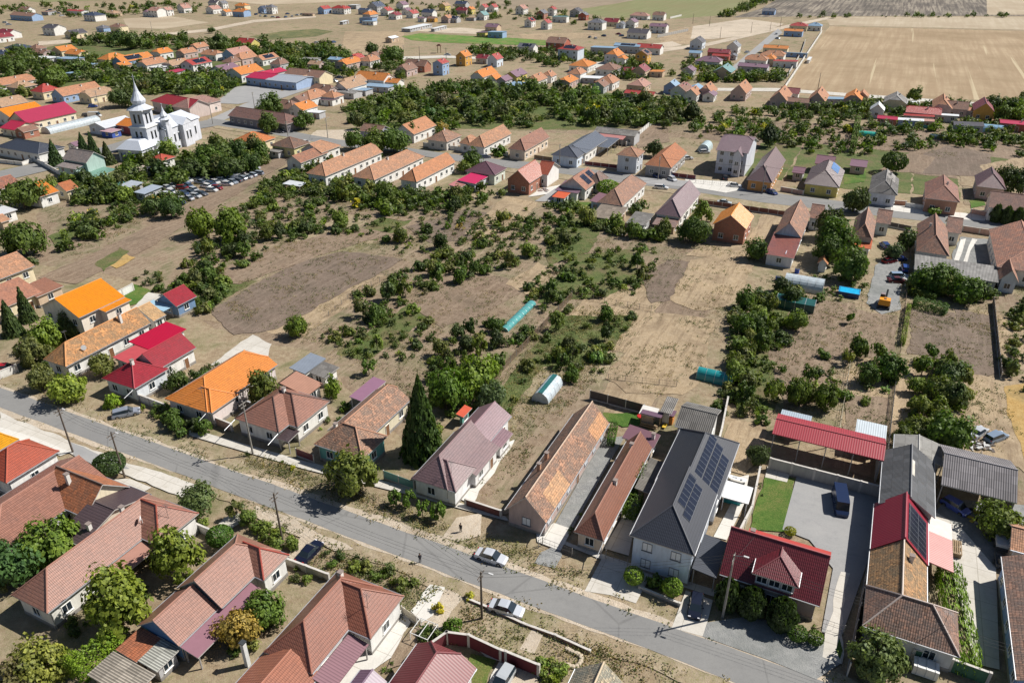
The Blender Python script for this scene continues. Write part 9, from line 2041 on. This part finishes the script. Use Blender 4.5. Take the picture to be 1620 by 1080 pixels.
def church(x, y, ang):
    t = thing('church', 'white orthodox church with silver onion spire, arched porch and white metal roof', 'church', (x, y, 0), R(ang))
    t.scale = (1.13, 1.05, .94)
    w_ = plaster((.60, .62, .68)); rf = roofmat('sheet', (.62, .66, .74), .1); tr = plaster((.8, .8, .8)); dk = glassmat()
    def win(p, x_, y_, z, a, h=2.4, w=.7):
        b = MB(); b.box((0, 0, 0), (w, .12, h), dk); b.box((0, -.02, h / 2 + .08), (w + .3, .2, .16), tr); b.box((0, -.02, -h / 2 - .06), (w + .3, .2, .12), tr)
        link('window', b.mesh('window'), t, (x_, y_, z), a)
    m = MB(); m.box((0, 0, 5.5), (6.4, 6.4, 11), w_); m.box((0, 0, 11.2), (7, 7, .5), tr); m.box((0, 0, 14.4), (5, 5, 6), w_); m.box((0, 0, 17.5), (6, 6, .4), tr); m.obj('tower', t)
    m = MB(); m.lathe([(3.9, 11.4), (3.3, 12.3), (3.3, 12.35)], rf, n=4); m.obj('tower_skirt', t); m = MB(); m.lathe([(4.1, 17.7), (2.5, 18.7), (1.9, 19.3), (2.3, 20.2), (2.35, 20.9), (1.5, 22.4), (.8, 24.1), (.4, 26), (.06, 28)], rf, n=12); m.obj('spire', t)
    m = MB(); m.box((0, 0, 29), (.14, .14, 2.2), rf); m.box((0, 0, 29.3), (.14, 1.3, .14), rf); m.obj('cross', t)
    for z in (8, 14.3):
        r_ = 3.22 if z < 10 else 2.52
        for s in (-1, 1):
            for q in (-.9, .9): win(t, q, -r_, z, 0, 3.4 if z > 10 else 2.6); win(t, q * s, r_, z, math.pi, 3.4)
            win(t, -r_, s * .9, z, -math.pi / 2, 3.4)
            if z > 10: win(t, r_, s * .9, z, math.pi / 2, 3.4)
    m = MB(); m.box((12.7, 0, 4.4), (19, 10.4, 8.8), w_); m.box((13.5, 0, 4.4), (5, 13.6, 8.8), w_); m.lathe([(4.6, 0), (4.6, 8.2)], w_, (22, 0, 0), 10); m.obj('nave_wall', t)
    m = MB()
    for L0, L1, hw in ((3.2, 22.4, 5.6),):
        m.poly([(L0, -hw, 8.8), (L1, -hw, 8.8), (L1 - 2, 0, 12.2), (L0, 0, 12.2)], rf); m.poly([(L1, hw, 8.8), (L0, hw, 8.8), (L0, 0, 12.2), (L1 - 2, 0, 12.2)], rf); m.poly([(L1, -hw, 8.8), (L1, hw, 8.8), (L1 - 2, 0, 12.2)], rf)
    for s in (-1, 1):
        m.poly([(10.6, s * 7.1, 8.83), (13.5, s * 7.1, 11.2), (13.5, 0, 12.25), (10.6, 0, 10.3)][::s], rf); m.poly([(13.5, s * 7.1, 11.2), (16.4, s * 7.1, 8.83), (16.4, 0, 10.3), (13.5, 0, 12.25)][::s], rf)
        m.poly([(10.6, s * 6.9, 8.8), (16.4, s * 6.9, 8.8), (13.5, s * 6.9, 11.2)][::-s], w_)
    m.lathe([(5.1, 8.2), (.1, 11)], rf, (22, 0, 0), 10); m.obj('nave_roof', t)
    for x_ in (5.6, 7.8, 10, 17.4, 19.6):
        win(t, x_, -5.24, 4.6, 0, 3, .7); win(t, x_, 5.24, 4.6, math.pi, 3, .7)
    for q in (12.6, 14.4): win(t, q, -6.84, 4.6, 0, 3, .7); win(t, q, 6.84, 4.6, math.pi, 3, .7)
    for s in (-1, 1):
        m = MB(); m.box((5, s * 4.6, 5.2), (2.6, 2.6, 10.4), w_); m.lathe([(1.5, 10.4), (1.5, 12.6)], w_, (5, s * 4.6, 0), 8); m.lathe([(2.1, 12.6), (1.2, 13.3), (1.35, 14), (.5, 15.6), (.04, 17.6)], rf, (5, s * 4.6, 0), 8)
        m.box((5, s * 4.6, 18.1), (.1, .1, 1.2), rf); m.box((5, s * 4.6, 18.3), (.1, .7, .1), rf); m.obj('turret', t)
    m = MB(); hw = 5
    m.lathe([(7.2, 4.6), (3.3, 7.4)], rf, (-4.6, 0, 0), 4)
    o = m.obj('porch_roof', t); o.rotation_euler = (0, 0, 0)
    for i, v_ in enumerate(o.data.vertices):   # square the four-sided skirt to the walls
        a = v_.co.x + 4.6, v_.co.y; c, s = math.cos(math.pi / 4), math.sin(math.pi / 4); v_.co.x = -4.6 + a[0] * c - a[1] * s; v_.co.y = a[0] * s + a[1] * c
    for o_ in t.children:
        if o_.name.startswith('tower_skirt'):
            for v_ in o_.data.vertices:
                if v_.co.z < 13: a = v_.co.x, v_.co.y; v_.co.x = (a[0] - a[1]) * .7071; v_.co.y = (a[0] + a[1]) * .7071
    for px_ in (-9, -6.2, -3.4):
        for py_ in (-4.4, -1.5, 1.5, 4.4):
            if px_ > -8 and abs(py_) < 2: continue
            m = MB(); m.tube((px_, py_, 0), (px_, py_, 3.4), .32, .28, tr, 8); m.obj('column', t)
    m = MB(); m.box((-9, 0, 3.95), (.5, 9.3, 1.1), w_)
    for s in (-1, 1): m.box((-6, s * 4.4, 3.95), (5.6, .5, 1.1), w_)
    m.obj('arcade', t)
church(*at('church'), at('church_ang')[0])

def excavator(x, y, ang):
    t = thing('excavator', 'orange excavator with dark arm parked on the grey gravel yard', 'excavator', (x, y, 0), R(ang)); o_ = plain('machine_orange', (.75, .30, .02), .4); k = plain('machine_black', (.03, .03, .035), .5)
    for s in (-1, 1):
        m = MB(); m.box((0, s * 1.05, .42), (3.2, .5, .7), k)
        for e in (-1, 1): m.tube((e * 1.6, s * 1.05 - .25, .42), (e * 1.6, s * 1.05 + .25, .42), .35, .35, k, 12)
        m.obj('track', t)
    m = MB(); m.tube((0, 0, .6), (0, 0, 1.0), .7, .7, k, 12); m.box((-.7, 0, 1.65), (2.0, 2.4, 1.25), o_, 0, .92); m.box((.55, -.65, 1.4), (1.1, 1.0, .7), o_); m.obj('body', t)
    m = MB(); m.box((-.7, 0, 2.3), (.7, .55, .06), k); m.obj('engine_vent', t)
    m = MB(); m.box((.75, .62, 1.95), (1.3, 1.05, 1.7), k, 0, .88); m.box((.75, .62, 2.83), (1.1, .9, .07), plain('cab_roof', (.25, .2, .2), .5)); m.obj('cab', t)
    m = MB(); m.tube((.9, -.1, 1.4), (2.6, -.1, 3.1), .2, .2, k, 6); m.tube((2.6, -.1, 3.1), (4.0, -.1, 2.5), .19, .15, k, 6); m.obj('boom', t)
    m = MB(); m.tube((4.0, -.1, 2.6), (3.5, -.1, .8), .14, .12, k, 6); m.obj('stick', t)
    m = MB(); m.box((3.25, -.1, .45), (.8, .9, .7), k, 0, .7); m.obj('bucket', t)
excavator(*at('exc'), 62)

def pool(x, y):
    t = thing('garden_pool', 'above-ground rectangular pool with bright blue cover beside the gravel yard', 'pool', (x, y, 0), R(-25.5)); b = plain('pool_liner', (.02, .05, .16), .4)
    m = MB(); m.box((0, 0, .6), (4.4, 3.0, 1.2), b); m.obj('wall', t)
    m = MB(); m.box((0, 0, 1.24), (4.1, 2.7, .06), filmmat((.02, .42, .75), 1)); m.obj('cover', t)
    for (cx, cy, dx, dy) in ((0, 1.5, 4.6, .16), (0, -1.5, 4.6, .16), (2.2, 0, .16, 2.9), (-2.2, 0, .16, 2.9)): m = MB(); m.box((cx, cy, 1.25), (dx, dy, .1), plain('pool_rail', (.05, .3, .6), .4)); m.obj('rail', t)
pool(*at('pool'))
tunnel(*at('gh1'), -25.5, 5.2, 8.6, 2.8, (.62, .70, .76), 'clear arched greenhouse with white ribs beside the blue pool', .72, 'greenhouse')
tunnel(*at('gh3'), 64.5, 3.2, 7.0, 2.1, (.60, .68, .74), 'little striped white and sea-green greenhouse inside the long fenced plot', .85, 'greenhouse')
x, y = at('gh3'); t = MB(); t.box((0, 0, 2.16), (.9, 7.0, .04), filmmat((.03, .14, .14), .95)); o = t.obj('dark_film_strip'); tg = [q for q in bpy.data.objects if q.get('label', '').startswith('little striped')][0]; o.parent = tg
tunnel(*at('gh4'), -25.5, 2.8, 6.6, 2.0, (.02, .26, .28), 'teal arched polytunnel left of the garden path, by the yellow bush', .95)
tunnel(*at('gh5'), -25.5, 6.0, 9.5, 2.8, (.16, .42, .42), 'pale teal polytunnel below the tall pale green house', .95)
tunnel(*at('gh6'), 64.5, 4.2, 7.0, 2.8, (.55, .66, .68), 'round white polytunnel standing open on bare ground left of the tall purple roofed house', .95)
tunnel(*at('gh7'), 64.5, 5.5, 24, 2.6, (.50, .56, .60), 'long silvery polytunnel in front of the crimson guesthouse', .9)
tunnel(*at('gh8'), -25.5, 5.5, 9.5, 2.8, (.25, .42, .58), 'blue-grey polytunnel near the right edge before the stubble field row', .95)
tunnel(*at('gh9'), -25.5, 3.5, 6.5, 1.8, (.04, .42, .34), 'bright sea-green low tunnel in the plots before the stubble field', .95)
tunnel(*at('gh10'), -25.5, 3.4, 7.5, 1.9, (.10, .40, .38), 'sea-green tunnel behind the white and red long sheds', .95)
tunnel(*at('gh11'), -25.5, 3.4, 8.6, 1.9, (.05, .09, .11), 'dark netted tunnel beside the mown meadow patch', .95)
tunnel(*at('net'), 64.5, 2.0, 14.5, .9, (.10, .36, .36), 'long low teal shade net left of the overgrown plot', .9, 'shade_net_tunnel')
def nethouse(x, y):
    t = thing('net_house', 'dark green flat-topped net house below the clear arched greenhouse', 'greenhouse', (x, y, 0), R(-25.5)); g = filmmat((.02, .10, .09), .93); w_ = plain('tunnel_hoop', (.6, .6, .6), .4, .5)
    m = MB(); m.box((0, 0, 1.0), (8.2, 3.6, 2.0), g); m.obj('net', t)
    for i in range(5):
        m = MB(); xx = -4.1 + i * 2.05; m.box((xx, 0, 2.03), (.07, 3.7, .06), w_); m.box((xx, -1.84, 1.0), (.06, .06, 2), w_); m.obj('frame', t)
nethouse(*at('gh2'))

def simple(name, label, cat, k, rz, parts, group=None):
    """a small object: parts = (name, [(shape args)], material)"""
    t = thing(name, label, cat, (*at(k), 0) if isinstance(k, str) else (*k, 0), R(rz), group)
    for nm, boxes, mt in parts:
        m = MB()
        for b in boxes:
            if len(b) == 2: m.box(b[0], b[1], mt)
            elif len(b) == 3: m.box(b[0], b[1], mt, b[2])
            else: m.tube(*b[:4], mt, 10)
        m.obj(nm, t)
    return t
wd = plain('bare_timber', (.34, .24, .14), .8, var=.4); gy = plain('grey_plastic', (.5, .52, .54), .5); whp = plain('white_plastic', (.74, .74, .72), .45); dkm = plain('dark_metal', (.05, .055, .06), .5); blp = plain('blue_plastic', (.02, .08, .42), .4); rdp = plain('red_plastic', (.5, .03, .03), .4); orw = plain('orange_timber', (.55, .22, .05), .7); prp = plain('purple_sheet', (.14, .08, .12), .5)
simple('water_tank', 'white ribbed tank lying on its side in the street corner, by the silvery round tree', 'tank', 'tank', -25.5, [('body', [((0, 0, .75), (2.6, 1.5, 1.3))], whp), ('rib', [((-.9, 0, .78), (.1, 1.56, 1.36)), ((0, 0, .78), (.1, 1.56, 1.36)), ((.9, 0, .78), (.1, 1.56, 1.36))], gy)])
simple('pallet_stack', 'stack of pale timber pallets beside the red and white canopy', 'pallets', 'pallet', 64.5, [('deck', [((0, -.6 + i * .24, .9), (3.0, .14, .05)) for i in range(6)], wd), ('block', [((x_, 0, .45), (.2, 1.3, .85)) for x_ in (-1.3, 0, 1.3)], wd)])
simple('trailer', 'trailer loaded with grey sheets beside the blue wall', 'trailer', 'trail', 64.5, [('load', [((0, 0, 1.55), (5, 2.5, .5)), ((.4, .2, 1.84), (1.4, .9, .12))], gy), ('bed', [((0, 0, 1.0), (5.2, 2.4, .5))], dkm), ('wheel', [((-1, -1.2, .42), (-1, -.9, .42), .42, .42), ((-1, .9, .42), (-1, 1.2, .42), .42, .42), ((1, -1.2, .42), (1, -.9, .42), .42, .42), ((1, .9, .42), (1, 1.2, .42), .42, .42)], dkm)])
simple('handcart', 'small open cart with a box behind the loaded trailer', 'cart', 'cart', 64.5, [('bed', [((0, 0, .6), (2.4, 1.5, .12)), ((0, .75, .8), (2.4, .06, .4)), ((0, -.75, .8), (2.4, .06, .4)), ((-1.2, 0, .8), (.06, 1.5, .4))], dkm), ('box', [((-.4, .1, .85), (.8, .7, .4))], wd), ('wheel', [((0, -.95, .35), (0, -.8, .35), .35, .35), ((0, .8, .35), (0, .95, .35), .35, .35)], dkm)])
simple('garden_kennel', 'small green roofed kennel in the crowded yard under the leafy tree', 'kennel', 'hut', 64.5, [('body', [((0, 0, .5), (1.8, 1.4, 1))], wd), ('roof', [((0, 0, 1.2), (2.4, 2.0, .15))], plain('green_sheet', (.08, .2, .16), .5))])
simple('dog_kennel', 'dark kennel with a white roof slope against the grey block wall', 'kennel', 'kennel', -25.5, [('body', [((0, 0, .45), (1.4, 1.1, .9))], dkm), ('roof', [((.35, 0, 1.0), (.9, 1.5, .1)), ((-.4, 0, .96), (.8, 1.5, .1))], whp)])
simple('lounge_chair', 'green garden lounge chair on the little patio behind the lawn', 'chair', 'chair', 100, [('seat', [((0, 0, .35), (1.2, .6, .08))], plain('green_plastic', (.04, .14, .12), .5)), ('backrest', [((.75, 0, .55), (.3, .6, .5))], plain('green_plastic', (.04, .14, .12), .5)), ('leg', [((x_, y_, .17), (.06, .06, .34)) for x_ in (-.5, .5) for y_ in (-.25, .25)], dkm)])
simple('garden_shelter', 'purple roofed timber shelter with a bench at the end of the little lawn', 'shelter', 'swing', -25.5, [('roof', [((0, 0, 2.3), (3.6, 1.8, .12))], prp), ('post', [((x_, y_, 1.15), (.12, .12, 2.2)) for x_ in (-1.6, 1.6) for y_ in (-.75, .75)], wd), ('bench', [((0, -.9, .45), (3.0, .5, .08)), ((0, -1.5, .45), (3.0, .3, .08)), ((0, -1.2, .75), (2.8, .5, .06))], wd)])
simple('playhouse', 'small orange playhouse with purple roof next to the timber shelter', 'playhouse', 'play', -25.5, [('body', [((0, 0, .75), (1.6, 1.5, 1.5))], orw), ('roof', [((0, 0, 1.95), (2.0, 1.9, .14))], prp), ('post', [((x_, y_, 1.7), (.1, .1, .5)) for x_ in (-.7, .7) for y_ in (-.65, .65)], orw), ('slide', [((-.2, -1.6, .4), (.6, 1.8, .08))], plain('yellow_plastic', (.6, .4, .04), .5))])
simple('sandbox', 'small round red sandbox on the little lawn', 'sandbox', 'sand', 0, [('rim', [((0, 0, 0), (0, 0, .28), .75, .7)], rdp)])
simple('hot_tub', 'turquoise tub under the edge of the white awning', 'tub', 'tub', -25.5, [('body', [((0, 0, .4), (2.4, 1.0, .8))], plain('turquoise_panel', (.04, .34, .36), .4)), ('rim', [((0, 0, .83), (2.6, 1.2, .06))], blp)])
simple('garden_table', 'long white table with things on it behind the white awning', 'table', 'sink', -25.5, [('tabletop', [((0, 0, .8), (2.6, .9, .06))], whp), ('leg', [((x_, 0, .4), (.08, .7, .8)) for x_ in (-1.1, 1.1)], dkm), ('tray', [((-.4, .1, .87), (.7, .4, .08)), ((.6, -.1, .9), (.3, .3, .14))], gy)])
for k, l, c in (('bar1', 'blue barrel behind the clear arched greenhouse, right one', blp), ('bar2', 'blue barrel left of the clear arched greenhouse', blp)):
    simple('barrel', l, 'barrel', k, 0, [('body', [((0, 0, 0), (0, 0, 1.1), .55, .55)], c), ('lid', [((0, 0, 1.1), (0, 0, 1.16), .5, .45)], dkm)])
for i, (dx, dy) in enumerate(((0, 0), (.9, .8), (.2, 1.6), (1.0, 2.3), (-.3, -1.1))):
    x_, y_ = at('bags'); simple('rubble_bag', 'big white sack in the row at the edge of the gravel yard', 'sack', (x_ + dx, y_ + dy), 20 * i, [('sack', [((0, 0, .4), (.9, .9, .8), .2 * i)], whp), ('filling', [((0, 0, .82), (.6, .6, .1))], gy)], 'white sacks by the gravel yard')
simple('wooden_belfry', 'small open timber belfry on the far square', 'belfry', 'shrine', 0, [('post', [((x_, y_, 2.2), (.25, .25, 4.4)) for x_ in (-1, 1) for y_ in (-1, 1)], wd), ('roof', [((0, 0, 4.6), (3.2, 3.2, .3)), ((0, 0, 5.1), (1.8, 1.8, .8))], plain('shingle', (.2, .1, .07), .8))])
simple('garden_chimney', 'slim white brick smoke stack standing alone left of the brick-brown roof', 'chimney', 'stack', -25.5, [('shaft', [((0, 0, 1.9), (.5, .5, 3.8))], whp), ('cap', [((0, 0, 3.85), (.65, .65, .14))], dkm)])
simple('pergola_frame', 'white pipe frame over pots beside the maroon side wall', 'frame', 'frame', -25.5, [('bar', [((x_, 0, 1.4), (.07, 2.4, .07)) for x_ in (-1.2, 0, 1.2)] + [((0, y_, 1.4), (2.5, .07, .07)) for y_ in (-1.2, 1.2)], whp), ('post', [((x_, y_, .7), (.07, .07, 1.4)) for x_ in (-1.2, 1.2) for y_ in (-1.2, 1.2)], whp)])
simple('box_truck', 'truck with bright blue cargo box at the back of the breaker yard', 'truck', 'truck', 155, [('cargo_box', [((-1.2, 0, 2.1), (5.6, 2.5, 2.6))], plain('truck_blue', (.05, .30, .60), .4)), ('cargo_roof', [((-1.2, 0, 3.43), (5.6, 2.5, .06))], whp), ('cab', [((2.7, 0, 1.4), (1.7, 2.3, 1.9))], whp), ('windscreen', [((3.56, 0, 1.75), (.05, 1.9, .8))], glassmat()), ('wheel', [((-2.6, -1.2, .45), (-2.6, 1.2, .45), .45, .45), ((2.6, -1.15, .45), (2.6, 1.15, .45), .45, .45)], dkm)])
car(*at('van'), 160, 'van', (.6, .62, .66), 'white van beside the blue truck in the breaker yard')
r3 = random.Random(9)
def heap(k, label, rad, cols, n=26):
    m = MB()
    for c in cols:
        mt = plain('scrap_piece', c, .7)
        for i in range(n): a = r3.uniform(0, 6.28); d = rad * r3.uniform(0, 1); m.box((d * math.cos(a), d * math.sin(a), .12 + (rad - d) * .25 * r3.uniform(.3, 1)), (r3.uniform(.15, 1.1), r3.uniform(.1, .5), r3.uniform(.08, .4)), mt, a * 3)
    o = m.obj('scrap_heap', None, (*at(k), 0)); tag(o, label, 'heap'); o['kind'] = 'stuff'
heap('scrap', 'pile of branches and scrap beside the blue-grey estate with sunroof', 2.2, ((.3, .24, .18), (.08, .06, .05), (.5, .5, .5)))
heap('scrap2', 'farm scrap and yellow crates in the shade before the open barn', 3.2, ((.5, .36, .05), (.05, .05, .06), (.4, .4, .42)), 14)
heap('scrap3', 'white and grey bundles piled behind the purple metal roofed house', 2.2, ((.6, .6, .6), (.2, .25, .2)), 16)
heap('scrap4', 'white sacks and planks heaped behind the patched roof shed', 2.4, ((.62, .6, .6), (.3, .16, .12)), 16)
heap('scrap5', 'stacked boards and junk at the end of the red-brown gabled house yard', 2.4, ((.55, .42, .36), (.15, .15, .18)), 12)
heap('scrap6', 'white debris strip beside the dark trees near the crimson extension', 2.0, ((.6, .6, .6), (.4, .35, .3)), 12)
for x_, y_ in STONES:
    m = MB(); m.lathe([(.02, -.05), (.26, .0), (.3, .12), (.2, .26), (.03, .3)], plain('pale_stone', (.5, .42, .32), .9, var=.3), (0, 0, 0), 7)
    o = m.obj('boulder', None, (x_, y_, .05), x_ * 3); o.scale = (1.2, .9 + (x_ * 7 % 1) * .4, 1); tag(o, 'pale boulder in the curved row edging the front verge above the mottled gable', 'boulder', 'boulders edging the verge')
for k, l in (('t1', 'small red handcart in the shade by the blue wall'), ('t2', 'pale tub by the blue wall, upper of two'), ('t3', 'pale tub by the blue wall, lower of two')):
    simple('yard_tub', l, 'tub' if k != 't1' else 'cart', k, 64.5, [('body', [((0, 0, .35), (1.3, .9, .7))], rdp if k == 't1' else gy), ('rim', [((0, 0, .72), (1.45, 1.05, .05))], dkm if k == 't1' else whp)])

# the countless far garden trees as one mass
rg = np.random.default_rng(5); VV = []; CC = []; r5 = random.Random(21)
def pip(x, y, pts):
    c = False
    for i in range(len(pts)):
        (x1, y1), (x2, y2) = pts[i], pts[i - 1]
        if (y1 > y) != (y2 > y) and x < (x2 - x1) * (y - y1) / (y2 - y1) + x1: c = not c
    return c
def taken(x, y, m):
    for bx, by, c, s, W, L in FOOT:
        dx, dy = x - bx, y - by
        if abs(dx) + abs(dy) < 70 and abs(dx * c + dy * s) < W / 2 + m and -m < -dx * s + dy * c < L + m: return True
    return any(pip(x, y, q) for q in ROADS)
PROT = {0: [crown_pts('round', 130, np.random.default_rng(i)) for i in range(5)], 1: [crown_pts('bush', 95, np.random.default_rng(i + 9)) for i in range(5)]}
i = 0
for pts, n, ra, rb in FARWOOD:
    xs = [p[0] for p in pts]; ys = [p[1] for p in pts]; k = t = 0
    while k < n and t < n * 25:
        t += 1; x, y = r5.uniform(min(xs), max(xs)), r5.uniform(min(ys), max(ys)); rad = r5.uniform(ra, rb)
        if not pip(x, y, pts) or taken(x, y, rad * .45): continue
        k += 1; i += 1; bu = r5.random() < .5; h = rad * (1.3 if bu else 1.85); P, N = PROT[bu][i % 5]; a = i * 1.3; ca, sa = math.cos(a), math.sin(a); Q = P.copy()
        Q[:, 0] = (P[:, 0] * ca - P[:, 1] * sa) * rad + x; Q[:, 1] = (P[:, 0] * sa + P[:, 1] * ca) * rad + y
        Q[:, 2] = P[:, 2] * h * .9 + h * .06; VV.append(leaves(Q, N, .18 * rad, rg, .35))
        CC.append(np.tile(np.append(np.array(TCOL[r5.randrange(len(TCOL))] if r5.random() < .35 else r5.choice(((.06, .09, .025), (.075, .105, .03), (.05, .075, .025), (.09, .115, .04), (.07, .09, .045)))), 1), (len(P), 1)))
print('distant trees', i)
o = link('distant_garden_trees', npmesh('distant_garden_trees', np.concatenate(VV), 4, [foliage(True)], attr=np.concatenate(CC)))
tag(o, 'mass of small garden trees and bushes filling the plots between the far houses', 'trees'); o['kind'] = 'stuff'
# weeds and tufts
PT = []; r2 = random.Random(4)
for pts, n in COVER:
    xs = [p[0] for p in pts]; ys = [p[1] for p in pts]; k = 0; t = 0; cl = []
    while k < n and t < n * 30:
        t += 1
        if k % 9 == 0 or not cl: cl = [r2.uniform(min(xs), max(xs)), r2.uniform(min(ys), max(ys)), r2.randrange(6)]
        x, y = cl[0] + r2.gauss(0, 1.6), cl[1] + r2.gauss(0, 1.6)
        if not pip(x, y, pts): k += 1 if t > n * 8 else 0; cl = []; continue
        k += 1
        if any(pip(x, y, q) for q in ROADS): continue
        PT.append((x, y, cl[2]))
PT = np.array(PT); n = len(PT); WC = np.array([(.07, .085, .03), (.10, .10, .045), (.17, .135, .075), (.05, .07, .022), (.13, .095, .055), (.085, .095, .035)])
Q = 9; pos = np.repeat(PT[:, :2], Q, 0) + rg.normal(0, .33, (n * Q, 2)); sz = rg.uniform(.15, .42, (n * Q,)); P3 = np.column_stack([pos, sz * .6 + .1]); N3 = rg.normal(0, .6, (n * Q, 3)); N3[:, 2] = np.abs(N3[:, 2])
V = leaves(P3, N3, .11, rg, .5); col_ = WC[np.repeat(PT[:, 2].astype(int), Q)] * rg.uniform(.7, 1.3, (n * Q, 1))
o = link('ground_cover', npmesh('ground_cover', V, 4, [foliage(True)], attr=np.column_stack([col_, np.ones(n * Q)])))
tag(o, 'weeds, dry grass tufts and low garden plants scattered over the plots and verges', 'ground cover'); o['kind'] = 'stuff'
